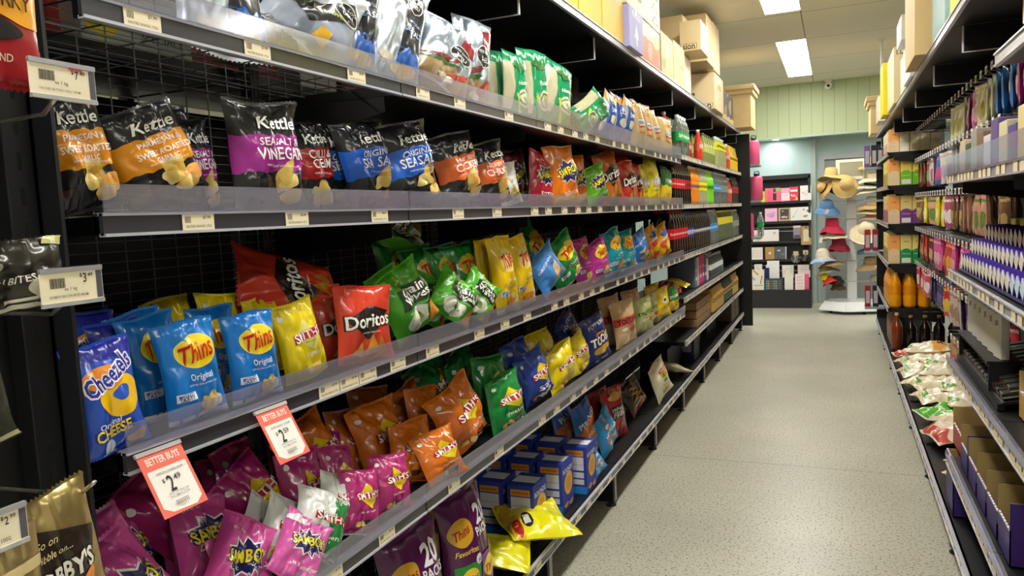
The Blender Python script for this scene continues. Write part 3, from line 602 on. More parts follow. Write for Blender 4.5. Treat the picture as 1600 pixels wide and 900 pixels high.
 ('D', 'samboy_pink', -1.06, 0.924, 0.772, -0.161, 0.94, 0.302, -0.441, -0.342, 0.83, 0.156, 0.24, 'pink packet with a white corner low in the pink pile'),
 ('D', 'samboy_pink', -1.27, 1.034, 0.756, -0.043, 0.995, 0.095, -0.405, -0.105, 0.909, 0.12, 0.216, 'pink packet in shadow at the back left of the pink pile'),
 ('D', 'samboy_pink', -1.28, 1.151, 0.761, 0.085, 0.978, -0.19, -0.398, 0.208, 0.894, 0.12, 0.19, 'pink packet in shadow at the back middle of the pink pile'),
 ('D', 'smiths_two_tone', -1.15, 1.192, 0.787, 0.269, 0.695, -0.667, -0.26, 0.719, 0.644, 0.12, 0.151, 'green and white packet at the back, left one of three'),
 ('D', 'smiths_two_tone', -1.09, 1.193, 0.785, 0.273, 0.749, -0.604, -0.217, 0.659, 0.72, 0.126, 0.154, 'green and white packet in the middle of three'),
 ('D', 'smiths_two_tone', -1.05, 1.269, 0.79, 0.324, 0.728, -0.604, -0.17, 0.673, 0.72, 0.145, 0.14, 'green and white packet with a red banner, front one of three'),
 ('D', 'samboy_pink', -1.22, 0.912, 0.77, -0.128, 0.94, 0.317, -0.352, -0.342, 0.871, 0.131, 0.277, 'pink packet at the very left of the pink pile, behind the lowest one'),
 ('D', 'samboy_pink', -1.26, 1.294, 0.771, 0.128, 0.94, -0.317, -0.352, 0.342, 0.871, 0.142, 0.171, 'pink packet in shadow between the green packets and the back row'),
 ('D', 'samboy_pink', -1.07, 1.103, 0.76, 0.189, 0.97, -0.15, -0.472, 0.224, 0.853, 0.133, 0.14, 'pink packet in front of the green and white packets near the bottom edge'),
 ('D', 'smiths_pink', -1.24, 1.203, 0.783, -0.158, 0.879, 0.449, -0.414, -0.472, 0.778, 0.157, 0.265, 'dark magenta packet slumped left below the sale tickets'),
 ('D', 'smiths_pink', -1.22, 1.379, 0.779, -0.088, 0.922, 0.377, -0.37, -0.382, 0.847, 0.167, 0.2, 'magenta packet slumped left behind the second row'),
 ('D', 'smiths_pink', -1.25, 1.595, 0.77, 0.182, 0.929, -0.321, -0.297, 0.364, 0.883, 0.132, 0.19, 'magenta packet tipped right under the orange packets'),
 ('D', 'smiths_two_tone', -1.08, 1.416, 0.775, 0.278, 0.883, -0.377, -0.282, 0.45, 0.847, 0.144, 0.14, 'green and white packet half hidden beside the front magenta pair'),
 ('D', 'smiths_orange', -1.22, 1.611, 0.778, -0.051, 0.946, 0.321, -0.344, -0.319, 0.883, 0.188, 0.237, 'orange-brown packet slumped over the magenta back row'),
 ('D', 'smiths_orange', -1.12, 1.792, 0.774, 0.256, 0.9, -0.352, -0.262, 0.415, 0.871, 0.145, 0.14, 'orange packet tipped right above the front magenta packet'),
 ('D', 'smiths_pink', -1.17, 1.419, 0.755, 0.086, 0.994, -0.068, -0.236, 0.086, 0.968, 0.139, 0.206, 'magenta packet with a red banner in the second row'),
 ('D', 'smiths_pink', -1.28, 1.392, 0.757, 0.034, 0.995, 0.098, -0.347, -0.081, 0.935, 0.129, 0.236, 'dark magenta packet left in the shadowed back row'),
 ('D', 'smiths_pink', -1.3, 1.316, 0.76, 0.139, 0.977, -0.159, -0.387, 0.201, 0.9, 0.12, 0.209, 'dark magenta packet far left in the shadowed back row'),
 ('D', 'smiths_pink', -1.33, 1.55, 0.762, 0.139, 0.971, -0.195, -0.319, 0.231, 0.919, 0.123, 0.213, 'dark magenta packet right in the shadowed back row'),
 ('D', 'smiths_pink', -1.15, 1.516, 0.762, 0.118, 0.972, -0.202, -0.222, 0.224, 0.949, 0.124, 0.179, 'magenta packet with a pale stripe behind the front pair'),
 ('D', 'smiths_pink', -1.06, 1.469, 0.764, 0.259, 0.937, -0.235, -0.179, 0.285, 0.941, 0.12, 0.14, 'magenta salt and vinegar packet, left of the front pair'),
 ('D', 'smiths_pink', -1.06, 1.611, 0.759, 0.272, 0.953, -0.135, -0.199, 0.193, 0.961, 0.131, 0.14, 'magenta salt and vinegar packet, right of the front pair'),
 ('D', 'smiths_orange', -1.22, 1.85, 0.757, 0.053, 0.996, 0.068, -0.246, -0.053, 0.968, 0.211, 0.218, 'orange-brown packet in shadow, left in the second orange row'),
 ('D', 'smiths_orange', -1.28, 1.772, 0.761, 0.112, 0.985, -0.132, -0.296, 0.16, 0.942, 0.163, 0.206, 'orange-brown packet at the far left of the orange pile'),
 ('D', 'smiths_orange', -1.28, 2.123, 0.768, 0.027, 0.985, 0.168, -0.25, -0.157, 0.956, 0.223, 0.192, 'orange-brown packet deep in shadow at the back of the orange pile'),
 ('D', 'smiths_orange', -1.36, 1.995, 0.765, 0.116, 0.979, -0.167, -0.259, 0.192, 0.947, 0.186, 0.213, 'orange-brown packet under the shelf at the very back'),
 ('D', 'smiths_orange', -1.13, 1.864, 0.754, 0.147, 0.988, -0.034, -0.235, 0.068, 0.97, 0.183, 0.164, 'orange packet whose top opens below the tall orange one'),
 ('D', 'smiths_orange', -1.09, 2.123, 0.784, 0.145, 0.941, 0.304, -0.226, -0.268, 0.937, 0.24, 0.202, 'tall orange barbecue packet with a red banner leaning left'),
 ('D', 'smiths_orange', -1.04, 1.874, 0.756, 0.216, 0.974, 0.065, -0.379, 0.023, 0.925, 0.169, 0.14, 'short orange packet at the front edge below the tall one'),
 ('D', 'smiths_orange', -1.19, 2.036, 0.758, 0.16, 0.982, -0.102, -0.19, 0.132, 0.973, 0.154, 0.214, 'orange packet squeezed left of the tall orange one'),
 ('D', 'smiths_green', -1.25, 2.503, 0.78, 0.01, 0.963, 0.27, -0.219, -0.261, 0.94, 0.24, 0.235, 'green packet in shadow at the back of the green chicken packets'),
 ('D', 'smiths_green', -1.32, 2.429, 0.794, -0.034, 0.918, 0.395, -0.249, -0.39, 0.886, 0.24, 0.238, 'dark green packet lying deep under the shelf'),
 ('D', 'smiths_green', -1.15, 2.458, 0.758, 0.151, 0.986, -0.069, -0.162, 0.093, 0.982, 0.238, 0.236, 'green packet second in the file of chicken packets'),
 ('D', 'smiths_green', -1.07, 2.402, 0.764, 0.259, 0.956, 0.138, -0.138, -0.105, 0.985, 0.205, 0.181, 'green chicken packet with drumsticks at the front'),
 ('D', 'smiths_blue', -1.19, 2.837, 0.761, 0.124, 0.987, 0.104, -0.152, -0.084, 0.985, 0.216, 0.23, 'navy packet behind the front blue one'),
 ('D', 'smiths_blue', -1.09, 2.762, 0.778, 0.205, 0.94, 0.274, -0.164, -0.243, 0.956, 0.215, 0.193, 'blue chip packet with a bowl picture and red banner'),
 ('D', 'smiths_yellow', -1.19, 3.112, 0.762, 0.12, 0.987, 0.103, -0.186, -0.079, 0.979, 0.24, 0.225, 'yellow packet in shadow behind the yellow pair'),
 ('D', 'smiths_yellow', -1.07, 3.019, 0.777, 0.235, 0.942, 0.24, -0.196, -0.195, 0.961, 0.24, 0.165, 'bright yellow chip packet bulging over the rail'),
 ('D', 'smiths_yellow', -1.1, 3.318, 0.773, 0.21, 0.948, 0.241, -0.157, -0.21, 0.965, 0.201, 0.169, 'yellow chip packet leaning left beside the navy popcorn packet'),
 ('D', 'toobs', -1.2, 3.597, 0.804, 0.035, 0.87, 0.492, -0.219, -0.474, 0.853, 0.24, 0.224, 'navy packet with white lettering set back and tipped left'),
 ('D', 'toobs', -1.08, 3.555, 0.773, 0.256, 0.944, 0.207, -0.123, -0.181, 0.976, 0.24, 0.225, 'navy packet with bold cream lettering at the front'),
 ('D', 'tost_tan', -1.16, 4.119, 0.759, 0.203, 0.977, 0.07, -0.083, -0.054, 0.995, 0.24, 0.266, 'tan corn chip packet in shadow beside the navy packet'),
 ('D', 'tost_tan', -1.08, 4.097, 0.762, 0.267, 0.958, 0.104, -0.095, -0.081, 0.992, 0.24, 0.242, 'tan corn chip packet with a red band at the front'),
 ('D', 'tost_tan', -1.18, 4.68, 0.759, 0.203, 0.977, 0.07, -0.083, -0.054, 0.995, 0.24, 0.243, 'tan packet set back between the red banded and green banded ones'),
 ('D', 'tost_green', -1.09, 4.577, 0.762, 0.267, 0.958, 0.104, -0.095, -0.081, 0.992, 0.24, 0.2, 'tan corn chip packet with a green band'),
 ('D', 'tost_green', -1.12, 4.909, 0.758, 0.237, 0.969, 0.07, -0.084, -0.051, 0.995, 0.225, 0.184, 'green banded packet half hidden behind its twin'),
 ('D', 'tost_yellow', -1.09, 5.111, 0.766, 0.264, 0.955, 0.139, -0.105, -0.115, 0.988, 0.24, 0.196, 'yellow corn chip packet with a grey badge on the lower shelf'),
 ('D', 'corn_green', -1.1, 5.52, 0.761, 0.234, 0.967, 0.104, -0.093, -0.085, 0.992, 0.221, 0.177, 'green and yellow corn packet, last on the lower shelf before the bare shelves'),
 ('D', 'tost_yellow', -1.22, 5.42, 0.759, 0.237, 0.969, 0.07, -0.084, -0.051, 0.995, 0.24, 0.201, 'yellow packet in shadow behind the green banded ones'),
 ('E', 'piranha', -1.16, 3.618, 0.245, 0.153, 0.973, 0.173, -0.132, -0.153, 0.979, 0.24, 0.3, 'orange and navy packet standing behind the blue boxes'),
 ('E', 'blue_pattern', -1.1, 3.767, 0.263, 0.116, 0.934, 0.339, -0.188, -0.314, 0.931, 0.24, 0.2, 'light blue patterned packet right of the blue boxes'),
 ('E', 'blue_pattern', -1.06, 3.396, 0.242, 0.086, 0.985, 0.15, -0.515, -0.086, 0.853, 0.24, 0.14, 'small light blue packet slumped in front of the blue boxes'),
 ('E', 'piranha', -1.25, 3.556, 0.244, 0.151, 0.974, -0.167, -0.252, 0.201, 0.947, 0.24, 0.3, 'light blue and orange packet lying on top of the blue boxes'),
 ('E', 'fries_red', -1.14, 4.044, 0.233, 0.234, 0.97, 0.069, -0.118, -0.042, 0.992, 0.24, 0.281, 'red packet with a black and white badge on the bottom shelf'),
 ('E', 'fries_red', -1.22, 4.062, 0.233, 0.166, 0.984, 0.069, -0.115, -0.051, 0.992, 0.24, 0.266, 'red packet in shadow left of the front red one'),
 ('E', 'dark_zig', -1.14, 4.579, 0.269, 0.126, 0.91, 0.395, -0.313, -0.341, 0.886, 0.24, 0.193, 'dark brown packet with yellow zigzags on the bottom shelf'),
 ('E', 'dark_zig', -1.22, 4.538, 0.244, 0.197, 0.966, 0.168, -0.273, -0.111, 0.956, 0.24, 0.18, 'dark packet in shadow behind the zigzag one'),
 ('E', 'cream_bag', -1.06, 4.975, 0.266, 0.237, 0.898, 0.371, -0.238, -0.316, 0.918, 0.24, 0.236, 'cream snack packet with a red and yellow emblem on the bottom shelf'),
]
# ---------------------------------------------------------------- room shell
def floor_mat():
    m = bpy.data.materials.new('ground_concrete'); m.use_nodes = True; nt = m.node_tree; b = nt.nodes['Principled BSDF']; L = nt.links
    tc = nt.nodes.new('ShaderNodeTexCoord')
    n1 = nt.nodes.new('ShaderNodeTexNoise'); n1.inputs['Scale'].default_value = 1.3; n1.inputs['Detail'].default_value = 6
    r1 = nt.nodes.new('ShaderNodeValToRGB'); r1.color_ramp.elements[0].position = .3; r1.color_ramp.elements[0].color = (*lin('aeac9c'), 1)
    r1.color_ramp.elements[1].position = .72; r1.color_ramp.elements[1].color = (*lin('c2c0ae'), 1)
    n2 = nt.nodes.new('ShaderNodeTexNoise'); n2.inputs['Scale'].default_value = 88; n2.inputs['Detail'].default_value = 2.5; n2.inputs['Roughness'].default_value = .6
    r2 = nt.nodes.new('ShaderNodeValToRGB'); r2.color_ramp.elements[0].position = .36; r2.color_ramp.elements[0].color = (.28, .27, .23, 1)
    r2.color_ramp.elements[1].position = .46; r2.color_ramp.elements[1].color = (1, 1, 1, 1)
    n3 = nt.nodes.new('ShaderNodeTexVoronoi'); n3.inputs['Scale'].default_value = 95
    r3 = nt.nodes.new('ShaderNodeValToRGB'); r3.color_ramp.elements[0].position = .10; r3.color_ramp.elements[0].color = (1.35, 1.33, 1.25, 1)
    r3.color_ramp.elements[1].position = .22; r3.color_ramp.elements[1].color = (1, 1, 1, 1)
    a = nt.nodes.new('ShaderNodeMixRGB'); a.blend_type = 'MULTIPLY'; a.inputs[0].default_value = .9
    c = nt.nodes.new('ShaderNodeMixRGB'); c.blend_type = 'MULTIPLY'; c.inputs[0].default_value = .55
    # saw-cut joints across the aisle
    sx = nt.nodes.new('ShaderNodeSeparateXYZ'); mo = nt.nodes.new('ShaderNodeMath'); mo.operation = 'PINGPONG'; mo.inputs[1].default_value = 2.2
    ad = nt.nodes.new('ShaderNodeMath'); ad.operation = 'ADD'; ad.inputs[1].default_value = -0.1
    gt = nt.nodes.new('ShaderNodeMath'); gt.operation = 'GREATER_THAN'; gt.inputs[1].default_value = .004
    mm = nt.nodes.new('ShaderNodeMapRange'); mm.inputs[3].default_value = .55; mm.inputs[4].default_value = 1
    d = nt.nodes.new('ShaderNodeMixRGB'); d.blend_type = 'MULTIPLY'; d.inputs[0].default_value = 1
    for n in (n1, n2, n3): L.new(tc.outputs['Object'], n.inputs['Vector'])
    L.new(tc.outputs['Object'], sx.inputs[0]); L.new(sx.outputs['Y'], ad.inputs[0]); L.new(ad.outputs[0], mo.inputs[0]); L.new(mo.outputs[0], gt.inputs[0]); L.new(gt.outputs[0], mm.inputs[0])
    L.new(n1.outputs['Fac'], r1.inputs[0]); L.new(n2.outputs['Fac'], r2.inputs[0]); L.new(n3.outputs['Distance'], r3.inputs[0])
    L.new(r1.outputs[0], a.inputs[1]); L.new(r2.outputs[0], a.inputs[2]); L.new(a.outputs[0], c.inputs[1]); L.new(r3.outputs[0], c.inputs[2])
    L.new(c.outputs[0], d.inputs[1]); L.new(mm.outputs[0], d.inputs[2]); L.new(d.outputs[0], b.inputs['Base Color'])
    b.inputs['Roughness'].default_value = .34; b.inputs['Specular IOR Level'].default_value = .4
    return m
def groove_mat(name, col, axis, step, gw, dark, rough=.7, axis2=None, step2=1., off=0., off2=0.):
    m = bpy.data.materials.new(name); m.use_nodes = True; nt = m.node_tree; b = nt.nodes['Principled BSDF']; L = nt.links
    tc = nt.nodes.new('ShaderNodeTexCoord'); sx = nt.nodes.new('ShaderNodeSeparateXYZ'); L.new(tc.outputs['Object'], sx.inputs[0])
    def line(ax, st, of):
        ad = nt.nodes.new('ShaderNodeMath'); ad.operation = 'ADD'; ad.inputs[1].default_value = of
        p = nt.nodes.new('ShaderNodeMath'); p.operation = 'PINGPONG'; p.inputs[1].default_value = st / 2
        g = nt.nodes.new('ShaderNodeMath'); g.operation = 'LESS_THAN'; g.inputs[1].default_value = gw
        L.new(sx.outputs[ax], ad.inputs[0]); L.new(ad.outputs[0], p.inputs[0]); L.new(p.outputs[0], g.inputs[0]); return g.outputs[0]
    o = line(axis, step, off)
    if axis2:
        mx = nt.nodes.new('ShaderNodeMath'); mx.operation = 'MAXIMUM'; L.new(o, mx.inputs[0]); L.new(line(axis2, step2, off2), mx.inputs[1]); o = mx.outputs[0]
    mi = nt.nodes.new('ShaderNodeMixRGB'); mi.inputs[1].default_value = (*lin(col), 1); mi.inputs[2].default_value = (*lin(dark), 1)
    L.new(o, mi.inputs[0]); L.new(mi.outputs[0], b.inputs['Base Color']); b.inputs['Roughness'].default_value = rough
    return m
def struct(name, mb): return tag(mb.build(name), kind='structure')
CZ = 3.2
struct('floor', MB().box(-7, 6, -5, 12.4, -.1, 0, floor_mat()))
struct('ceiling', MB().box(-7, 6, -5, 12.4, CZ, CZ + .1, groove_mat('ceiling_tiles', 'e4e1d2', 'Y', 1.2, .006, '9a947e', .8, 'X', 1.2, -.25, .27)))
struct('wall_back', MB().box(-7, 6, 12.2, 12.4, 0, CZ, mat('b9d0d0', .6, var=.02)))
struct('wall_left', MB().box(-7.1, -7, -5, 12.4, 0, CZ, mat('dddbd0', .7)))
struct('wall_right', MB().box(6, 6.1, -5, 12.4, 0, CZ, mat('dddbd0', .7)))
struct('wall_front', MB().box(-7, 6, -5.1, -5, 0, CZ, mat('dddbd0', .7)))
# panelled bulkhead above the recess
bulk = MB(); gm = groove_mat('green_panelling', 'bcc9a0', 'X', .15, .003, '8f9c78', .55)
bulk.box(-7, 6, 11.75, 12.2, 2.47, CZ, gm); bulk.box(-7, 6, 11.73, 11.76, 2.44, 2.47, mat('b7cbb8', .5))
struct('trim_1', bulk)
# grey door with its frame behind the hats
d = MB(); gy = mat('a9afae', .5); dk = mat('8d9493', .5)
for x0, x1, z0, z1 in ((-.22, -.14, 0, 2.12), (.86, .94, 0, 2.12), (-.22, .94, 2.12, 2.2)): d.box(x0, x1, 12.13, 12.2, z0, z1, gy)
d.box(-.14, .86, 12.16, 12.2, 0, 2.12, dk)
door = struct('door_1', d)
h = MB(); h.lathe([(0, 0), (.025, 0), (.025, .01), (.01, .012), (.01, .05), (.028, .055), (.028, .075), (0, .08)], mat('c9c9c9', .25, 1), 16, Matrix.Translation((-.06, 12.16, 1.05)) @ Matrix.Rotation(PI / 2, 4, 'X'))
h.build('door_handle', door)
tp = MB()
tp.box(-.33, -.26, 12.1, 12.2, 0, 2.44, mat('aebfb6', .5)); struct('trim_2', tp)

# ---------------------------------------------------------------- ceiling lamps
def lamp(name_label, x0, y0, ln=2.4, wd=.29, parent=None):
    e = empty('ceiling_light', (x0, y0, CZ)); tag(e, name_label, 'ceiling light', 'recessed ceiling lights over the aisles')
    fr = MB(); fm = mat('e9e6da', .4)
    for a in ((-.015, wd + .015, -.015, 0), (-.015, wd + .015, ln, ln + .015), (-.015, 0, 0, ln), (wd, wd + .015, 0, ln)): fr.box(a[0], a[1], a[2], a[3], -.012, 0, fm)
    fr.build('frame', e)
    MB().box(0, wd, 0, ln, -.006, -.001, mat('fffdf4', .5, emit=LAMP)).build('diffuser', e)
lamp('long recessed ceiling light farther down the aisle, next to the green wall', -.56, 8.6)
lamp('long recessed ceiling light cut by the top edge of the photo', -.56, 4.9)
for y in (1.2, -2.5): lamp('recessed ceiling light over the aisle, outside the photo', -.56, y)
for x in (-3.2, 2.3):
    for y in (8.6, 4.9, 1.2, -2.5): lamp('recessed ceiling light over a neighbouring aisle', x, y)
# small downlight in the recess by the back wall
e = empty('downlight', (-.80, 11.98, 2.47)); tag(e, 'small round downlight glowing above the gift card stand', 'downlight')
# the recess ceiling it sits in
struct('trim_3', MB().box(-7, 6, 11.76, 12.2, 2.455, 2.47, mat('c9d6cc', .6)))
MB().lathe([(.045, -.02), (.055, -.02), (.055, -.015), (.045, -.015)], mat('f4f4f0', .3), 24).build('trim_ring', e)
MB().lathe([(0, -.0175), (.045, -.0175)], mat('fffefa', .5, emit=90), 24).build('lens', e)
# dome camera
e = empty('security_camera', (-.075, 11.7, CZ)); tag(e, 'white security camera hanging where the ceiling meets the green wall', 'security camera')
MB().lathe([(.05, 0), (.05, -.02), (.035, -.03), (.03, -.05)], mat('f0f0ee', .4), 24).build('mount', e)
MB().lathe([(0, -.13), (.03, -.125), (.048, -.10), (.05, -.07), (.04, -.045), (.0, -.04)], mat('ecebe6', .35), 24).build('housing', e)
MB().lathe([(0, .055), (.018, .05), (.022, .04)], mat('16161a', .1), 20, Matrix.Translation((0, 0, -.085)) @ Matrix.Rotation(PI / 2, 4, 'X')).build('lens', e)
# white hanging pole on the right
e = MB().tube([(.47, 9.2, CZ), (.47, 9.2, 2.62)], .014, mat('f0efe8', .35), 10)
e.lathe([(0, CZ), (.035, CZ), (.035, CZ - .012), (.014, CZ - .02)], mat('f0efe8', .35), 16, c=(.47, 9.2))
tag(e.build('hanging_pole'), 'thin white pole from the ceiling down to the wooden box on the right', 'pole')

# ---------------------------------------------------------------- gondola shelving
Y0, BAY = .756, .963
YB = [Y0 + BAY * i for i in range(10)]
bm_ = blackmetal; silver = lambda: mat('bcbcc6', .25, .0, coat=.3); strip = lambda: mat('3b3940', .3, .0, coat=.4); strip2 = lambda: mat('a5a2a8', .35, .1, coat=.3)
def ticket_mb(w=.072, h=.029, price='7.99', rnd=random, fine=True):
    mb = MB(); mb.box(0, .0006, -w / 2, w / 2, 0, h, mat('efe0c0', .55))
    if fine:
        k = mat('3a3836', .6)
        x = -w / 2 + .006
        while x < -w / 2 + .019:
            t = .0004 + .0007 * rnd.random(); mb.box(.0006, .0008, x, x + t, h * .42, h * .82, k); x += t + .0009
        art = [T('$' + price, .27, .72, .24, '2b2a2a', 0, .02), T('SALTED SNACK 175G', .0, .22, .8, '4a4642', 0, 0)]
        flat_art(mb, art, (.0006, 0, 0), (0, 1, 0), (0, 0, 1), w, h, (1, 0, 0), .0002, lambda c: mat(c, .6))
    return mb.mesh('price_ticket')
TK = [ticket_mb(price=p) for p in ('7.99', '3.49', '8.49', '2.59')]
TKS = ticket_mb(w=.05, fine=False)
def shelf(bay, x_front, ya, yb, z, dx, guard=0., tickets=(), gap=.003, depth=.46, light=False, fine=True, thick=.03, wired=False):
    """dx=+1 shelf opens to +x (left run), -1 the other way; z = underside of the front rail"""
    ox, oy, oz = bay.location
    X = lambda v: x_front - dx * v - ox
    a, b = ya + gap - oy, yb - gap - oy
    s = lambda v0, v1: (min(X(v0), X(v1)), max(X(v0), X(v1)))
    brd = MB(); m = bm_()
    if wired:
        wm_ = mat('2c2c30', .4, .2); yy = a
        while yy < b: brd.box(*s(.012, depth), yy, yy + .0025, z + .027 - oz, z + .029 - oz, wm_); yy += .12
        for q in (.15, .3, .44): brd.box(*s(q, q + .004), a, b, z + .022 - oz, z + .026 - oz, wm_)
    else: brd.box(*s(.012, depth), a, b, z + .002 - oz, z + thick - oz, m)
    brd.box(*s(.012, .02), a, b, z + .0 - oz, z + thick - oz, m)
    o = brd.build('shelf_board', bay)
    r = MB()
    r.box(*s(.0, .008), a, b, z - oz, z + .034 - oz, strip2() if light else strip())
    for zz in (z - .002, z + .030): r.box(*s(-.004, .010), a, b, zz - oz, zz + .005 - oz, silver())
    r.build('price_rail', o)
    if guard:
        g = MB(); g.box(*s(-.006, -.003), a, b, z + .034 - oz, z + .034 + guard - oz, clear_plastic())
        g.box(*s(-.006, .02), a, b, z + .034 - oz, z + .036 - oz, clear_plastic())
        g.build('clear_guard', o)
    for i, y in enumerate(tickets):
        if not (ya + .03 < y < yb - .03): continue
        t = bpy.data.objects.new('price_ticket', TK[i % 4] if fine else TKS); link(t, o)
        t.location = (X(-.0015), y - oy, z + .003 - oz)
        if dx < 0: t.rotation_euler.z = PI
    return o
def bracket(bay, x_front, y, z, dx, depth=.44, big=False):
    ox, oy, oz = bay.location; mb = MB(); X = lambda v: x_front - dx * v - ox
    h0, h1 = (.10, .10) if big else (.04, .10)
    z1 = z - oz; t = .0015
    pts = [(X(.05), z1), (X(.05), z1 - h0), (X(depth), z1 - h1), (X(depth), z1)]
    vs = [(x, y - oy + s * t, zz) for s in (-1, 1) for x, zz in pts]
    mb.add(vs, [(0, 1, 2, 3), (7, 6, 5, 4), (0, 4, 5, 1), (1, 5, 6, 2), (2, 6, 7, 3), (3, 7, 4, 0)], bm_())
    if big:
        e = mat('d9d9de', .35, .3)
        mb.box(*sorted((X(.046), X(.052))), y - oy - .004, y - oy + .004, z1 - h0 - .003, z1, e)
        mb.box(*sorted((X(.05), X(depth))), y - oy - .0025, y - oy + .0025, z1 - h0 - .004, z1 - h0, e)
    mb.build('shelf_bracket', bay)
def upright(bay, x, y, z1, dx):
    ox, oy, oz = bay.location; mb = MB(); m = bm_(); dk = mat('050506', .9)
    mb.box(x - .02 - ox, x + .02 - ox, y - .02 - oy, y + .02 - oy, 0, z1, m, bev=.003)
    xx = x + dx * .0201 - ox; z = .12
    while z < z1 - .05:
        for o in (-.009, .009):
            mb.box(min(xx, xx + dx * .0004), max(xx, xx + dx * .0004), y + o - .0025 - oy, y + o + .0025 - oy, z, z + .03, dk)
        z += .05
    mb.build('upright', bay)
def foot(bay, x_front, y, dx):
    ox, oy, oz = bay.location; mb = MB(); X = lambda v: x_front - dx * v - ox; s = lambda a, b: (min(X(a), X(b)), max(X(a), X(b)))
    mb.box(*s(.03, .46), y - .012 - oy, y + .012 - oy, .02, .19, bm_(), bev=.002)
    mb.box(*s(.022, .032), y - .016 - oy, y + .016 - oy, .03, .18, mat('8f8f94', .3, .7))
    mb.lathe([(.0, 0), (.028, 0), (.028, .008), (.01, .014), (.01, .03)], mat('232326', .5), 16, c=(X(.05), y - oy))
    mb.build('base_foot', bay)
def wire_back(bay, x, ya, yb, z0, z1, name='wire_back'):
    ox, oy, oz = bay.location; mb = MB(); m = mat('85858c', .35, .2); r = .0013
    y = ya + .036
    while y < yb:
        mb.box(x - r - ox, x + r - ox, y - r - oy, y + r - oy, z0, z1, m); y += .0725
    z = z0
    while z < z1:
        mb.box(x - r - .002 - ox, x - r - ox, ya - oy, yb - oy, z - .0008, z + .0008, m); z += .0235
    mb.build(name, bay)
XL = -1.025
LZ = dict(A=1.828, B=1.502, C=1.127, D=.717, E=.192, G=2.35, A2=1.862, D1=.812, D2=.487)
desc = ['the silver, black and orange packets nearest the camera', 'the blue sea salt and red corn chip packets', 'the starburst and green packets', 'the corn chip and teal packets',
        'the tan corn chip packets on top', 'the cola bottles where the clear guards end', 'the orange and green drink bottles', 'the yellow label bottles', 'the last but one run of drink bottles', 'the pink flask end']
rnd = random.Random(3)
def tks(ya, yb, lst): return [y for y in lst]
near_t = dict(A=[.925, 1.19, 1.52, 1.83, 2.05, 2.42], B=[1.005, 1.27, 1.58, 2.0, 2.28, 2.62], C=[1.335, 1.41, 1.485, 1.62, 1.80, 2.1, 2.3, 2.5], D=[1.30, 1.52, 1.88, 2.2, 2.6])
for i in range(9):
    ya, yb = YB[i], YB[i + 1]
    bay = empty('shelving_bay', (-1.5, (ya + yb) / 2, 0)); tag(bay, 'black shelving bay holding ' + desc[i], 'shelving', 'black shelving bays of the left run')
    for y in ((ya, yb) if i == 0 else (yb,)):
        upright(bay, -1.515, y, 2.46, 1); foot(bay, XL, y, 1)
    wire_back(bay, -1.497, ya + .02, yb - .02, .22, 2.2)
    MB().box(-.004, .001, ya + .021 - (ya + yb) / 2, yb - .021 - (ya + yb) / 2, 2.2, 2.46, blackmetal()).build('back_panel', bay)  # solid strip added to block lamp glow from behind the run
    ys = max(ya, .815)
    rows = [('A', .045 if i < 2 else .075, 'A'), ('B', .045, 'B'), ('C', .045, 'C'), ('D', .045, 'D'), ('E', 0, 'E')] if i < 5 else [('A2', 0, 'A'), ('B', 0, 'B'), ('C', 0, 'C'), ('D1', 0, 'D'), ('D2', 0, 'D'), ('E', 0, 'E')]
    for key, g, nk in rows:
        tk = [y for y in near_t.get(nk, []) if ya < y < yb]
        if ya > 2.6 or nk == 'E':
            step = .17 if i < 5 else .085
            y = ya + .1
            while y < yb - .05: tk.append(y + rnd.uniform(-.02, .02)); y += step
        shelf(bay, XL, ys if nk != 'E' else ya, yb, LZ[key], 1, g, tk, fine=ya < 2.7, light=i >= 5, wired=(i == 0 and key == 'A'))
        if nk != 'E':
            for y in ((ya + .004, yb - .004) if i == 0 else (yb - .004,)): bracket(bay, XL, y, LZ[key], 1)
    shelf(bay, XL, ya, yb, LZ['G'], 1, 0, light=True)
    bracket(bay, XL, yb, LZ['G'], 1, big=True)
# opposite side of the run: its own boards seen dimly through the wire
for i in range(0, 6):
    bay = empty('shelving_bay', (-1.53, (YB[i] + YB[i + 1]) / 2, 0)); tag(bay, 'hidden shelving bay behind ' + desc[i], 'shelving', 'bays on the hidden side of the left run')
    for z in (.2, .75, 1.2, 1.58, 1.95, 2.36):
        mb = MB(); mb.box(-.47, -.03, -.47, .47, z - .03, z, bm_()); mb.build('shelf_board', bay)
    for y in (-.48, .48): MB().box(-.49, -.45, y - .01, y + .01, 0, 2.4, bm_()).build('side_post', bay)
def carton(name, label, x0, x1, y0, y1, z0, z1, col, cat='carton', group=None, art=None, art2=None, tape=True, bev=.003, parts=()):
    """closed box; art on its +x face, art2 on its -y face"""
    e = MB(); W, D, H = x1 - x0, y1 - y0, z1 - z0
    e.box(-W / 2, W / 2, -D / 2, D / 2, 0, H, mat(col, .6, var=.05), bev=min(bev, W / 6))
    if art: flat_art(e, art, (W / 2, 0, 0), (0, 1, 0), (0, 0, 1), D, H, (1, 0, 0), .0006, lambda c: mat(c, .5))
    if art2: flat_art(e, art2, (0, -D / 2, 0), (1, 0, 0), (0, 0, 1), W, H, (0, -1, 0), .0006, lambda c: mat(c, .5))
    o = e.build(name); o.location = ((x0 + x1) / 2, (y0 + y1) / 2, z0); tag(o, label, cat, group)
    if tape:
        MB().box(-W / 2 - .0007, W / 2 + .0007, -.018, .018, H - .03, H + .0008, mat('cbb489', .35)).build('sealing_tape', o)
    return o
carton('grocery_box', 'white box with a yellow disc glimpsed through the wire under the upper shelf', -1.86, -1.60, 1.27, 1.60, 1.951, 2.11, 'c9cdc0', 'box', art=[E(-.33, .4, .14, .14, 'f0dc10', .1), T('SPECIALS', .2, .3, .4, '55564c')])
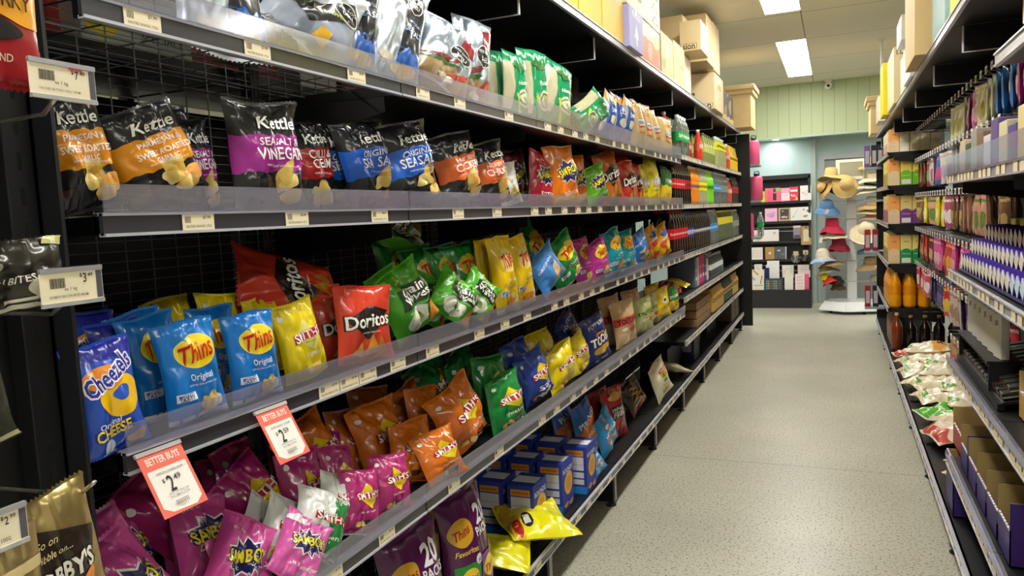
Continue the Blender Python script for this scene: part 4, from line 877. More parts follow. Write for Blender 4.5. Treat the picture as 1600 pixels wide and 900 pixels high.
carton('grocery_box', 'red box edge glimpsed through the wire left of the white box', -1.80, -1.60, 1.0, 1.22, 1.951, 2.15, '9c2420', 'box', art=[T('PIZZA', .1, .7, .5, 'e8e0d8')])
for k, (y, c, z, hh) in enumerate(((1.75, '8f2a24', 1.951, .2), (2.05, 'b6b0a4', 1.951, .22), (2.3, '8a3430', 1.951, .17), (.98, 'e07a1a', 1.581, .12), (1.9, 'd8c9a4', 1.581, .14), (1.55, '3c3a36', 1.581, .2), (2.5, '96907e', 1.581, .18))):
    carton('grocery_box', ['dull red box behind the wire above the purple packet', 'pale grey box behind the wire above the purple packet', 'brick red box behind the wire above the blue packets', 'small orange box behind the wire below the parmesan packets', 'cream box behind the wire below the eye-level rail', 'charcoal box behind the wire below the eye-level rail', 'grey-brown box behind the wire near the green packets'][k], -1.78, -1.6, y, y + .2, z, z + hh, c, 'box', tape=False)

for i in range(6):  # dark boxes added to block light coming through the wire backs
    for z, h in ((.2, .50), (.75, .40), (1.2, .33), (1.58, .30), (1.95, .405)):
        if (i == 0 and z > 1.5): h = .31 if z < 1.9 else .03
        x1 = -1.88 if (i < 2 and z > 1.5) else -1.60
        carton('light_blocker_box', 'added dark filler box that blocks light behind the wire, %s level, behind %s' % ({.2: 'floor', .75: 'second', 1.2: 'third', 1.58: 'fourth', 1.95: 'fifth'}[z], ['the near packets', 'the blue packets', 'the green packets', 'the corn chips', 'the tan packets', 'the cola'][i]), x1 - .1, x1, YB[i] + .03, YB[i + 1] - .03, z + .002, z + h, '1b191a', 'carton', tape=False)

# ---------------------------------------------------------------- the near peg bay with its end posts
pb = empty('peg_bay', (-1.1, .5, 0)); tag(pb, 'black slotted peg bay at the left edge of the photo holding hooks', 'shelving')
def ploc(mb, name): return mb.build(name, pb)
P = MB(); P.box(-.02, .0, -1.2, .27, .05, 2.5, blackmetal()); ploc(P, 'back_panel')
for (ya, yb, nm) in ((.205, .247, 'slotted_post'), (-.6, -.56, 'slotted_post')):
    P = MB(); P.box(0, .035, ya, yb, 0, 2.5, blackmetal(), bev=.002); z = .1
    while z < 2.4:
        P.box(.035, .0355, (ya + yb) / 2 - .003, (ya + yb) / 2 + .003, z, z + .026, mat('030303', .9)); z += .05
    ploc(P, nm)
P = MB(); P.box(-.42, .062, .2555, .268, 0, 2.5, blackmetal(), bev=.002); ploc(P, 'end_panel')
P = MB(); P.box(.03, .072, .2535, .2575, 0, 2.5, mat('1b1b1e', .4, .0)); ploc(P, 'edge_strip')
def hook(x0, y, z, ln, label, tk=True, price='7.49', tilt=.05, name2='BEEF JERKY 100G', blank=False, dy=0., mark=None, tw=.078):
    e = empty('peg_hook', (x0, y, z)); tag(e, label, 'hook', 'wire peg hooks of the near peg bay')
    ch = mat('b8b4ae', .22, .9)
    w1 = MB(); w1.tube([(0, 0, 0), (.02, 0, .0), (ln - .03, 0, tilt * ln), (ln - .012, 0, tilt * ln + .012), (ln, 0, tilt * ln + .02)], .0028, ch, 8)
    w1.tube([(0, 0, 0), (0, 0, -.03)], .0028, ch, 8); w1.build('prong', e)
    if tk:
        MB().tube([(0, 0, .055), (ln - .01, 0, .055 + tilt * ln), (ln + .012, 0, .055 + tilt * ln)], .0018, ch, 8).build('label_arm', e)
        t = MB(); X = ln + .012; z0 = .015 + tilt * ln
        t.box(X, X + .002, -tw / 2, tw / 2, z0, z0 + .042, mat('efe3c6', .5))
        t.box(X - .001, X + .004, -tw / 2, tw / 2, z0 + .039, z0 + .045, mat('c9c9cf', .2, .5)); t.box(X - .001, X + .004, -tw / 2, tw / 2, z0 - .003, z0 + .002, mat('dcdce0', .2, .5))
        t.box(X + .002, X + .0025, tw / 2 - .009, tw / 2 - .001, z0 + .003, z0 + .038, mat('5b5964', .3))
        bx = -tw / 2 + .012
        for k in range(11):
            tt = .0006 + .001 * ((k * 7) % 5) / 5; t.box(X + .0021, X + .0024, bx, bx + tt, z0 + .02, z0 + .032, mat('35332f', .6)); bx += tt + .0009
        flat_art(t, [T('$', .14, .80, .04, '2a2725', 0, .03), T(price.split('.')[0], .20, .72, .055, '2a2725', 0, .03, hs=1.4), T(price.split('.')[1], .29, .80, .08, '2a2725', 0, .02), T(name2, -.08, .22, .62, '4c4640', 0, .005, hs=1.2), T('ea 1 kg', -.05, .42, .2, '5a544c')], (X + .002, 0, z0), (0, 1, 0), (0, 0, 1), tw, .042, (1, 0, 0), .0004, lambda c: mat(c, .6))
        if mark: flat_art(t, [PL([(.08, .86), (.3, .84), (.3, .96), (.08, .98)], mark)], (X + .002, 0, z0), (0, 1, 0), (0, 0, 1), tw, .042, (1, 0, 0), .0009, lambda c: mat(c, .6))
        t.build('label_holder', e)
    return e
hook(-1.1, .668, 1.655, .205, 'chrome hook below the jerky bag, its cream price holder marked with a red patch', price='7.49', name2='THE SHED BILTONG CHILLI 100GM', mark='e0605a', tilt=.02, tw=.088)
hook(-1.1, .652, 1.405, .205, 'chrome hook whose price holder reads 3.49 beside the black end post', price='3.49', name2='NOBBYS BACON BITES 40GM', tilt=.0, tw=.084)
hook(-1.1, .515, 1.13, .22, 'chrome hook whose price holder is cut by the left edge of the photo', price='2.99', name2='SALTED NUTS 100G', tilt=.05)
hook(-1.1, .650, 1.160, .225, 'bare chrome hook end above the gold packet', tk=False, tilt=.04)
# hanging packets of the peg bay (front faces the aisle)
des('jerky', 'a8252c', [BD(.30, 1, 'f6a91c', .012, 3, -.04), E(-.1, .25, .40, .10, '2f2a2a', .1, 0, 3), BD(0, .18, 'a8252c', .01, 3), T('SWEET & HOT', .0, .455, .80, '8a1a1a', 0, .05, hs=1.2), T('BEEF JERKY', .04, .375, .74, '3a2018', 0, .03), T('NEW ZEALAND', -.06, .12, .55, 'e6d6c4', 0, .02)], W=.16, H=.24, D=.03, cat='jerky packet', obj='jerky_packet', crinkle=.5, variants=1)
des('bacon', '3b3834', [BD(0, .08, 'c8c4b4', .01), E(.2, .32, .1, .09, 'cfcabb', .1), BD(.12, .17, 'd4cfc0', 0, 1, .1, -.1, .4), E(-.3, .6, .2, .09, '9a978c', .2), T('BACON BITES', -.1, .45, .5, 'd8d4c6', 0, .03), PL([(.3, .9), (.5, .86), (.5, 1), (.32, 1)], 'b9b97a')], W=.17, H=.1, D=.05, cat='snack packet', obj='snack_packet', crinkle=1.6, back='8a877c', variants=1)
des('noodle_black', '33332c', [ST(-.1, .42, .2, .16, 8, 'e2742a', .5, .2, 4), T('NIBBLE', .02, .72, .7, 'dcd8c8', -4, .05), BD(0, .06, 'a9a882', 0), E(.2, .15, .12, .06, 'a9321e', .2)], W=.15, H=.17, D=.03, cat='snack packet', obj='snack_packet', crinkle=.8, variants=1)
des('gold_nuts', 'b6a068', [PL([(-.48, .42), (-.26, .82), (.46, .62), (.30, .12), (-.2, .02), (-.46, .2)], '2b211b'),
    T('Go on', -.10, .68, .26, 'd9c58c', 0, .01, .4), T('Nibble on...', -.06, .58, .42, 'd9c58c', 0, .01, .4), T("NOBBY'S", -.02, .40, .78, 'ece6da', 0, .07, 0, '2b211b', .03, 1.3), E(.1, .20, .08, .07, 'e0742a', .2), E(.28, .24, .08, .10, 'e88a34', .2), E(-.1, .14, .1, .06, 'd9702a', .2)], W=.16, H=.2, D=.04, seal='a5904f', cat='nut packet', obj='nut_packet', crinkle=1.2, back='a5904f', variants=1)
des('gold_nuts2', 'bfa874', [BD(.3, .42, 'd9cfae', 0, 1, 0, -.2, .5), T('PARTY', .2, .36, .4, '5a4c34', 0, .02), E(0, .1, .3, .12, 'c9a678', .2), BD(.7, .78, 'cdb988', .0, 3)], W=.15, H=.19, D=.04, cat='nut packet', obj='nut_packet', crinkle=1.1, variants=1)
DES['gold_nuts']['kw']['pinch'] = .04
FX, FZ = (0, 1, 0), (0, 0, 1)
place_bag('jerky', (-.93, .60, 1.69), FX, FZ, .165, .26, 'orange and red sweet and hot jerky bag in the top left corner of the photo')
place_bag('bacon', (-.93, .606, 1.415), (0, 1, .08), FZ, .165, .085, 'crumpled black and silver snack packet behind the 3.49 price holder', dscale=.8)
place_bag('gold_nuts2', (-.93, .53, 1.30), FX, (0, .02, 1), .09, .115, 'pale gold packet edge at the left side of the photo, below the crumpled packet')
place_bag('noodle_black', (-.93, .535, 1.255), (0, 1, .14), FZ, .13, .11, 'black packet with an orange leaf at the left edge of the photo')
place_bag('gold_nuts', (-.90, .610, 1.022), (0, 1, .12), FZ, .13, .165, 'shiny gold nut packet with a black diamond label at the bottom left')
place_bag('gold_nuts2', (-.875, .525, 1.0), (0, 1, .05), FZ, .11, .165, 'gold packet with a pale band in front, in the bottom left corner')

# ---------------------------------------------------------------- every packet on the left run
LIE = 0
for lv, kind, bx, by, bz, ex0, ex1, ex2, ez0, ez1, ez2, w, h, label in PACKETS:
    place_bag(kind, (bx, by, bz), (ex0, ex1, ex2), (ez0, ez1, ez2), w, h, label)

place_bag('doritos_red', (-1.24, 1.66, 1.30), (-.35, .30, .9), (-.15, -.93, .34), .21, .31, 'large dark red corn chip packet lying over the pile at the back')
place_bag('grain_waves', (-1.33, 2.30, 1.42), (-.3, .35, .9), (-.1, -.95, .2), .16, .25, 'dark green packet lying at the top of the green pile')
# large flat bottom-shelf packets
des('multi_purple', '54184c', [T('20', .20, .84, .3, 'e9e4ea', 0, .08), T('PACKS', .20, .72, .4, 'e9e4ea', 0, .06), T('Favourites', -.22, .62, .36, 'e6c34a', 0, .03, .2), E(-.24, .76, .2, .16, 'c99a2a', .05), T('Thins', -.24, .76, .3, 'a01a1a', 10, .04, .3)] +
    [x for (cx, cy, c) in ((-.22, .42, '1f8a34'), (.2, .44, '7a2a8a'), (-.18, .16, '2a6ac0'), (.24, .18, '2f9a3a')) for x in (PL([(cx - .2, cy - .12), (cx + .2, cy - .12), (cx + .2, cy + .11), (cx - .2, cy + .11)], c), E(cx, cy, .15, .12, 'f4d22a', .03), E(cx + .17, cy + .12, .06, .06, 'e9e6ea', 0), T('Thins', cx, cy, .26, 'b81a1e', 10, .04, .3), T('x6', cx + .17, cy + .12, .07, '333333'))], W=.26, H=.40, D=.12, back='54184c', cat='multipack', obj='multipack', crinkle=.5)
des('multi_yellow', 'eee414', [E(-.2, .7, .14, .11, '1f1f22', 0), BD(.66, .76, 'd9d4c8', 0, 1, 0, -.28, -.12), BD(.84, 1., 'e8b01c', .03), E(-.3, .88, .16, .1, 'b02a20', .1)], W=.28, H=.36, D=.11, back='eee414', cat='multipack', obj='multipack')
des('multi_mixed', 'd9b020', [E(-.25, .72, .28, .16, 'efc424', .1), T('Thins', -.25, .72, .4, 'b01a1e', 20, .05, .3)] + [E(-.3 + .2 * i, .4, .11, .1, ['2f8a34', '7a4a2a', '8a2a6a', 'c87a2a'][i], .1) for i in range(4)], W=.28, H=.34, D=.1, back='a08a18', cat='multipack', obj='multipack')
zE = .224
place_bag('multi_purple', (-1.06, 1.72, zE), (.22, 1, .0), (-.12, -.06, 1), .25, .42, 'dark purple multipack reading 20 packs, left one of the pair under the lower rail')
place_bag('multi_purple', (-1.06, 2.03, zE), (.2, 1, .0), (-.12, -.10, 1), .25, .42, 'dark purple multipack reading 20 packs, right one beside the yellow multipacks')
place_bag('multi_purple', (-1.22, 1.42, zE), (0, 1, .0), (-.12, .05, 1), .24, .36, 'dark purple multipack in shadow, half under the price rail at the bottom of the photo')
place_bag('smiths_two_tone', (-1.09, 1.38, zE), (0, 1, .0), (-.12, .0, 1), .2, .33, "pale packet with dark writing at the bottom edge, left of the purple multipacks")
place_bag('multi_mixed', (-1.30, 2.35, .31), (-.2, 1, .1), (-.75, .1, .5), .26, .22, 'mixed flavour yellow multipack lying at the back between purple packs and blue boxes')
place_bag('multi_yellow', (-1.05, 2.46, .262), (-.35, 1, .0), (-1, -.30, .16), .28, .30, 'bright yellow multipack lying flat, nearer the camera, with a round black badge', dscale=.9)
place_bag('multi_yellow', (-1.00, 2.74, .30), (-.75, .9, .10), (-1, -.55, .12), .34, .26, 'bright yellow crumpled multipack lying on top, pointing at the price rail', dscale=.9)
place_bag('cream_bag', (-1.08, 5.78, .262), (-.8, .5, .0), (-.5, -.8, .30), .2, .30, 'cream packet lying down beside the upright cream one on the bottom shelf', dscale=.9)
# blue boxes
bx_front = [E(.05, .52, .34, .34, 'e9b43a', .04), E(.05, .52, .22, .22, 'd59a2a', .1), T('ROUNDS', -.0, .80, .8, 'dfe4f6', 0, .05), E(-.2, .12, .16, .08, 'cf9a3a', .2), E(.2, .1, .16, .08, 'cf9a3a', .2)]
bx_side = [PL([(-.38, .80), (.38, .80), (.38, .92), (-.38, .92)], 'e89a3a'), PL([(-.38, .50), (.38, .50), (.38, .78), (-.38, .78)], 'e4e0ea'), PL([(-.38, .34), (.38, .34), (.38, .46), (-.38, .46)], 'e4e0ea'), PL([(-.38, .20), (.38, .20), (.38, .31), (-.38, .31)], 'e4dce4'), T('NUTRITION', 0, .86, .6, '5a3010', 0, .03), T('crispy baked snack rounds', 0, .62, .66, '6a6a80'), BD(0, .16, '2a8ade', 0, 1)]
k = 0
names = ['front', 'second', 'third', 'fourth']
for row, (y0, n, xs) in enumerate(((2.66, 3, (-1.10, -1.24, -1.38)), (2.94, 3, (-1.08, -1.22, -1.36)), (3.19, 3, (-1.05, -1.19, -1.33)))):
    for j, x in enumerate(xs):
        o = carton('snack_box', 'blue biscuit box with a golden disc, %s in the %s file of the bottom shelf' % (['front', 'middle', 'back'][j], ['left', 'centre', 'right'][row]), x - .11, x, y0 + .01 * j, y0 + .01 * j + .15, zE, zE + .22, '2a3fa6', 'box', 'blue biscuit boxes on the bottom shelf', art=bx_front, art2=bx_side, tape=False, bev=.001)
        MB().box(-.05, .05, -.035, .035, .2195, .2206, mat('e6e6ee', .5)).build('top_flap', o)

# ---------------------------------------------------------------- drinks on the left run
def bottle_meshes(kind):
    spec = BOT[kind]; liq, cap, lab, tx, H, r = spec[:6]; shape = spec[6] if len(spec) > 6 else 'cola'
    if shape == 'cola': prof = [(0, 0), (r * .7, 0), (r * .95, .012), (r, .035), (r * .93, H * .30), (r * .97, H * .36), (r * .97, H * .60), (r, H * .66), (r * .85, H * .76), (r * .5, H * .88), (r * .33, H * .93), (r * .33, H * .96)]
    elif shape == 'cone': prof = [(0, 0), (r * .9, 0), (r, .02), (r, H * .42), (r * .8, H * .62), (r * .5, H * .82), (r * .34, H * .93), (r * .34, H * .96)]
    elif shape == 'jar': prof = [(0, 0), (r * .85, 0), (r, .025), (r, H * .30), (r * .86, H * .42), (r * .98, H * .55), (r * .9, H * .68), (r * .55, H * .84), (r * .42, H * .9), (r * .42, H * .96)]
    else: prof = [(0, 0), (r * .92, 0), (r, .01), (r, H * .62), (r * .9, H * .68), (r * .4, H * .82), (r * .36, H * .96)]
    body = MB(); m = mat(liq, .08, 0, coat=.5) if shape != 'clear' else mat(liq, .06, 0, trans=.5, ior=1.2)
    body.lathe(prof, mat(liq, .07, 0, trans=(.92 if kind in ('water', 'soda', 'sprite', 'clearsmall') else .5) if len(spec) > 7 else 0, coat=.6, ior=1.33), 18)
    cp = MB(); cp.lathe([(r * .37, H * .93), (r * .38, H * .94), (r * .38, H * .995), (r * .3, H), (0, H)], mat(cap, .4), 14)
    lb = None
    if lab:
        lb = MB(); z0, z1 = spec[8] if len(spec) > 8 else (H * .38, H * .60)
        rr = r * .985 if shape in ('cola', 'jar') else r * 1.012
        lb.lathe([(rr, z0), (rr, z1)], mat(lab, .35), 22)
        if tx:
            vs, fs, h = text2d(tx[0], .05, .15)
            # the word wraps round the label facing the aisle (+x)
            wd = 1.5 * r; pts = []
            for x, y in vs:
                a = x * wd / rr; pts.append(((rr + .0012) * math.cos(a), (rr + .0012) * math.sin(a), (z0 + z1) / 2 + y * wd * 1.5))
            lb.add(pts, fs, mat(tx[1], .4))
        lb = lb.mesh('label')
    return body.mesh('bottle_body'), cp.mesh('cap'), lb
BOT = {
 'coke': ('1b0c0a', '9c1a22', 'd8202c', ('Coca-Cola', 'f4f0ee'), .31, .042),
 'coke_zero': ('150b0a', '1a1a1c', 'b51c26', ('Coca-Cola', '1a1214'), .31, .042),
 'pepsi': ('160c0c', '2a3fa0', '2f3fb4', ('PEPSI', 'f0f0f6'), .31, .042),
 'pepsi_max': ('130b0b', '17171c', '22222c', ('pepsi', 'e8e8ee'), .31, .042),
 'sprite': ('d8e4de', 'd8dad8', '12a04a', ('Sprite', 'eef6ee'), .31, .042, 'cola', 1),
 'fanta': ('f08a12', 'e8e4de', 'f29a1c', ('Fanta', '2a4aa0'), .31, .042),
 'lemon': ('dfe3b4', 'd8d8d4', 'f2e21c', ('LEMON', '2a5a2a'), .31, .042, 'cola', 1),
 'lime': ('7fe024', 'd8d8d4', '6fd81c', ('LIME', '1d5a1c'), .31, .042),
 'water': ('dfe8ec', 'e8ecf0', '3a8fd8', ('WATER', 'f0f4fa'), .31, .042, 'cola', 1),
 'soda': ('dfe4e2', 'd8d8d4', '8f9894', None, .31, .042, 'cola', 1),
 'greenglass': ('7f8a4a', '3c4a2c', 'b6bf6a', None, .27, .036, 'cone'),
 'cordial': ('dbe2a2', 'dfe4d8', 'f0e428', ('LEMON', '3a6a2a'), .30, .044, 'cone', 1, (.17, .24)),
 'red': ('d8402c', 'dcd6cc', 'e0523a', ('RED', 'f4efe8'), .28, .038, 'cone'),
 'yellow': ('e9c21c', 'e8d040', 'f0cf1c', ('PINE', '7a5a10'), .28, .036, 'cone'),
 'sparkle': ('7a8f5a', 'e8e02a', 'e9dc30', None, .31, .04, 'cone', 1, (.17, .24)),
 'syrup': ('c9a24a', '2a2a22', 'd9b862', ('OIL', '5a3a10'), .24, .04, 'clear'),
 'dark_oil': ('2f4430', '1c1c1c', 'd9a860', ('HERB', '3a2a18'), .24, .036, 'clear'),
 'clearsmall': ('aeb6ba', 'c4c8cc', 'd9dde0', None, .22, .035, 'clear', 1),
 'juice': ('f0a010', 'd98f10', 'e88f0c', None, .33, .052, 'jar'),
 'sauce': ('7a3218', 'c9a45a', None, None, .33, .045, 'clear'),
 'darksauce': ('1d0f0c', '8a6f3a', None, None, .31, .045, 'clear'),
}
_bc = {}
def bottle(kind, x, y, z, label, group=None, rz=0., s=1., name='drink_bottle', cat='bottle'):
    if kind not in _bc: _bc[kind] = bottle_meshes(kind)
    b, c, l = _bc[kind]
    o = bpy.data.objects.new(name, b); link(o); o.location = (x, y, z); o.rotation_euler.z = rz; o.scale = (s, s, s); tag(o, label, cat, group)
    link(bpy.data.objects.new('cap', c), o)
    if l: link(bpy.data.objects.new('label', l), o)
    return o
ORD = ['first', 'second', 'third', 'fourth', 'fifth', 'sixth', 'seventh', 'eighth', 'ninth', 'tenth', 'eleventh', 'twelfth']
def run(kind, ya, n, z, what, x=-1.085, step=.092, rows=2, s=1., **k):
    for r in range(rows):
        for i in range(n):
            where = 'front row' if r == 0 else 'back row'
            bottle(kind, x - r * .095, ya + i * step + (.01 if r else 0), z, '%s, %s of %s' % (what, ORD[i], where), what + 's', rz=-.35, s=s, **k)
zA2, zB, zC, zD1, zD2 = LZ['A2'] + .031, LZ['B'] + .031, LZ['C'] + .031, LZ['D1'] + .031, LZ['D2'] + .031
bottle('red', -1.15, 5.62, zA2, 'clear bottle with a red cap standing behind the tan packets', s=1.15)
run('sprite', 5.78, 4, zA2, 'clear lemonade bottle with a green label on the upper shelf')
run('red', 6.72, 1, zA2, 'dark red bottle in shadow right of the green label bottles')
run('greenglass', 6.95, 5, zA2, 'olive green glass bottle on the upper shelf', step=.13)
run('cordial', 7.72, 6, zA2, 'pale cloudy lemon bottle on the upper shelf', step=.10)
run('red', 8.48, 2, zA2, 'red cone shaped bottle on the upper shelf')
run('yellow', 8.72, 7, zA2, 'yellow cone shaped bottle on the upper shelf', step=.095)
run('coke', 5.45, 5, zB, 'cola bottle with a red label at eye level', step=.09)
run('coke_zero', 5.90, 3, zB, 'cola bottle with a red and black label at eye level')
run('fanta', 6.20, 4, zB, 'orange soft drink bottle at eye level')
run('lemon', 6.62, 4, zB, 'lemon soft drink bottle with a yellow label at eye level')
run('lime', 7.02, 4, zB, 'bright green soft drink bottle at eye level')
run('water', 7.42, 5, zB, 'clear water bottle with a blue label at eye level')
run('soda', 7.90, 6, zB, 'clear soda bottle at eye level')
run('red', 8.5, 3, zB, 'small red bottle at eye level')
run('coke_zero', 8.8, 6, zB, 'dark cola bottle at the far end at eye level')
run('coke', 5.36, 6, zC, 'large cola bottle with a red label below eye level', s=1.1, step=.098)
run('pepsi', 5.97, 3, zC, 'cola bottle with a blue label below eye level', s=1.05)
run('pepsi_max', 6.26, 9, zC, 'cola bottle with a black label below eye level', s=1.05, step=.094)
run('water', 7.14, 5, zC, 'water bottle with a blue label below eye level', s=1.05)
run('sparkle', 7.64, 12, zC, 'green bottle with a yellow neck label below eye level', step=.095)
run('soda', 8.80, 6, zC, 'clear soda bottle at the far end below eye level')
run('clearsmall', 7.1, 10, zD1, 'small clear bottle on the first short shelf', step=.085)
run('syrup', 7.2, 8, zD2, 'amber bottle on the second short shelf', step=.09)
run('dark_oil', 7.98, 8, zD2, 'dark green bottle on the second short shelf', step=.085, rows=1)
run('syrup', 8.72, 5, zD2, 'golden bottle at the far end of the second short shelf', step=.09, rows=1)
# goods on the short shelves
for i, (y, w_, c, hh, lb) in enumerate(((6.32, .10, '6a7288', .24, 'grey-blue pack of tissues standing on the first short shelf'), (6.43, .09, 'b9bcc0', .25, 'pale grey pack standing on the first short shelf'), (6.54, .12, 'd82a6a', .26, 'magenta pack standing on the first short shelf'),
        (6.67, .13, 'c23a6c', .26, 'pink patterned pack standing on the first short shelf'), (6.81, .11, '3a3f86', .24, 'navy pack standing on the first short shelf'), (6.93, .11, 'd8d6da', .2, 'white pack standing on the first short shelf'))):
    carton('grocery_pack', lb, -1.30, -1.07, y, y + w_, zD1, zD1 + hh, c, 'pack', tape=False, bev=.006, art=[T('VALUE', 0, .6, .7, 'f0eeee', 0, .03), E(0, .3, .3, .15, 'e0dcdc', .2)])
des('red_pouch', 'c8302c', [BD(.6, .75, 'e8dcc8', .02), E(0, .35, .25, .14, 'e8862a', .2), T('SALSA', 0, .68, .6, 'a01818', 0, .05)], W=.18, H=.12, D=.09)
for i in range(4):
    place_bag('red_pouch', (-1.10 - .06 * (i % 2), 5.60 + .11 * i, zD1 + .02), (0, 1, 0), (-.9, .05, .4), .17, .15, 'red pouch lying at the left end of the first short shelf, %s one' % ORD[i], dscale=.9)
place_bag('ccs_yellow', (-1.08, 6.03, zD1 + .05), (0, 1, .1), (-.9, .05, .3), .17, .16, 'yellow-green pouch on top of the red pouches', dscale=.8)
cr = empty('wooden_crate', (-1.2, 6.64, zD2)); tag(cr, 'brown wooden crate on the second short shelf', 'crate')
for nm, a in (('side_board', (-.14, .14, -.36, -.345)), ('side_board', (-.14, .14, .345, .36)), ('front_board', (.125, .14, -.345, .345)), ('front_board', (-.14, -.125, -.345, .345))):
    c_ = MB()
    for z in (0, .07, .14): c_.box(*a, z + .002, z + .064, mat('9a7a52', .7, var=.15, vscale=20))
    c_.build(nm, cr)
MB().box(-.125, .125, -.345, .345, .004, .014, mat('8a6c46', .7)).build('base', cr); MB().box(-.125, .125, -.345, .345, .17, .196, mat('b0925e', .7, var=.15)).build('lid', cr)
for y, lb in ((5.75, 'left'), (6.7, 'middle'), (7.7, 'right')):
    carton('storage_box', 'dark storage box standing deep on the bottom shelf, %s one' % lb, -1.42, -1.2, y, y + .6, zE, zE + .2, '20242e', 'box', tape=False)
carton('storage_box', 'navy box with a pale patch on the bottom shelf by the first bare bay', -1.35, -1.1, 6.35, 6.62, zE, zE + .24, '23284a', 'box', tape=False, art2=[PL([(-.1, .3), (.4, .3), (.4, .9), (-.1, .9)], '8a8fa8')])
for i in range(5): carton('cereal_box', 'dull brown box near the far end of the bottom shelf, %s one' % ORD[i], -1.26, -1.07, 8.6 + .15 * i, 8.73 + .15 * i, zE, zE + .25, ['4a4238', '6a5a44', '3a3a40', '7a6a50', '504a44'][i], 'box', tape=False)
# ---------------------------------------------------------------- boxes on the top boards
zG = LZ['G'] + .031
def tb(lb, y0, y1, z0, z1, col, x1=-1.03, dep=.3, **k): return carton('carton', lb, x1 - dep, x1, y0, y1, z0, z1, col, 'carton', **k)
swirl = [E(.15, .45, .12, .1, 'b98a3a', .3), E(.1, .5, .07, .06, 'e8d9a0', .3), T('fresh', -.1, .75, .5, 'd99a2c', 20, .02)]
tb('yellow carton, leftmost on top of the left run', 2.50, 2.90, zG, 2.85, 'e6b43e', art=swirl)
tb('yellow carton with a swirl print, second from the left on the top board', 2.92, 3.27, zG, 2.85, 'e6b43e', art=swirl)
tb('yellow carton with a swirl print, third from the left on the top board', 3.29, 3.64, zG, 2.85, 'e6b43e', art=swirl)
tb('yellow carton touching the lilac one on the top board', 3.66, 4.05, zG, 2.85, 'e8b740', art=swirl, art2=[T('SNACKS', 0, .6, .7, 'c8952c', 0, .04)])
tb('lilac carton with white arrows on the top board', 4.07, 4.38, zG, 2.60, 'a9a7d8', x1=-1.0, art=[PL([(-.15, .3), (.15, .3), (0, .65)], 'e9e6f2'), PL([(-.05, .1), (.05, .1), (.05, .3), (-.05, .3)], 'e9e6f2'), T('FRAGILE', 0, .85, .6, 'e9e6f2')])
tb('white and orange-red carton beside the lilac one', 4.40, 4.98, zG, 2.62, 'd8d4cc', x1=-1.03, art=[BD(0, .62, 'ee7a55', .01), E(.0, .35, .1, .1, 'f4a080', .1), E(.3, .7, .16, .08, 'a9c98a', .3)])
tb('cream carton printed with red triangles, lying on the red one', 4.15, 5.0, 2.63, 2.98, 'efe2c6', x1=-1.03, dep=.34, art=[x for j in range(4) for x in (PL([(.2, .08 + .22 * j), (.46, .08 + .22 * j), (.33, .26 + .22 * j)], 'd9503a'), PL([(.27, .11 + .22 * j), (.39, .11 + .22 * j), (.33, .2 + .22 * j)], 'efe2c6'))] + [T('CHIPS', -.15, .7, .3, '3a3430', 0, .03), PL([(-.3, .2), (-.1, .2), (-.1, .38), (-.3, .38)], '55504a')])
tan = 'c9b287'
sion = [PL([(-.46, .06), (.30, .06), (.30, .24), (-.46, .24)], '3a342c'), PL([(-.44, .075), (.28, .075), (.28, .225), (-.44, .225)], 'dccba6'), T('sion', -.08, .15, .58, '2a241e', 0, .05, hs=1.1)]
tb('plain tan carton right of the red one on the top board', 5.02, 5.42, zG, 2.66, tan, art=[PL([(-.1, .5), (.1, .5), (.1, .8), (-.1, .8)], 'e2d6bc'), E(-.3, .3, .14, .1, '8a9a6a', .2)])
tb('tan carton under the tall stack on the top board', 5.44, 5.86, zG, 2.68, tan, art=[T('12 x 500g', .1, .5, .4, '6a5c42')])
tb('tan carton with shiny tape on the top board', 5.88, 6.30, zG, 2.68, 'd9c6a2', x1=-1.06, art=[PL([(0, .1), (.12, .1), (.12, .7), (0, .7)], 'f0ece2')])
tb('narrow tan carton before the lettered one on the top board', 6.32, 6.50, zG, 2.70, tan, x1=-1.14, art=[T('sion', 0, .8, .7, '2a241e', 90, .03)])
tb('tan carton lettered ssion standing at the board edge', 7.05, 7.62, zG, 2.70, 'd2bd92', x1=-.98, dep=.22, art=[T('tortilla', .0, .7, .4, '8a7450')], art2=[PL([(-.46, .04), (.42, .04), (.42, .16), (-.46, .16)], '3a342c'), PL([(-.44, .05), (.40, .05), (.40, .15), (-.44, .15)], 'dccba6'), T('ssion', -.02, .10, .74, '2a241e', 0, .05), PL([(-.46, .32), (-.3, .32), (-.3, .48), (-.46, .48)], '3a342c')])
tb('tan carton in the second layer behind the cream printed one', 5.02, 5.50, 2.69, 3.02, 'cdb892', x1=-1.14, art=[T('THIS WAY UP', 0, .6, .5, '5a4a34')])
tb('tan carton in the second layer behind the lettered one', 6.34, 6.62, 2.73, 3.06, tan, x1=-1.12)
tb('tan carton lettered sion overhanging the edge of the upper layer', 6.02, 6.40, 2.705, 2.93, 'd2bd92', x1=-.93, dep=.16, art2=sion)
tb('tan carton in the upper layer behind the sion carton', 6.64, 7.06, 2.73, 3.12, tan, x1=-.98, art2=[T('n', .3, .3, .16, '2a241e', 0, .05)])
tb('tall tan carton at the back of the upper layer', 7.08, 7.5, 2.73, 3.15, 'd3bf98', x1=-.99)
tb('dark brown printed carton with a white label before the pine box', 7.9, 8.8, zG, 2.68, '4a4038', art=[E(-.2, .3, .1, .1, '8a7a5a', .3), E(.2, .6, .1, .1, '9a8a6a', .3), BD(0, .2, 'c9ae7a', .03)], art2=[PL([(-.4, .55), (.2, .55), (.2, .85), (-.4, .85)], 'e9ecec')])
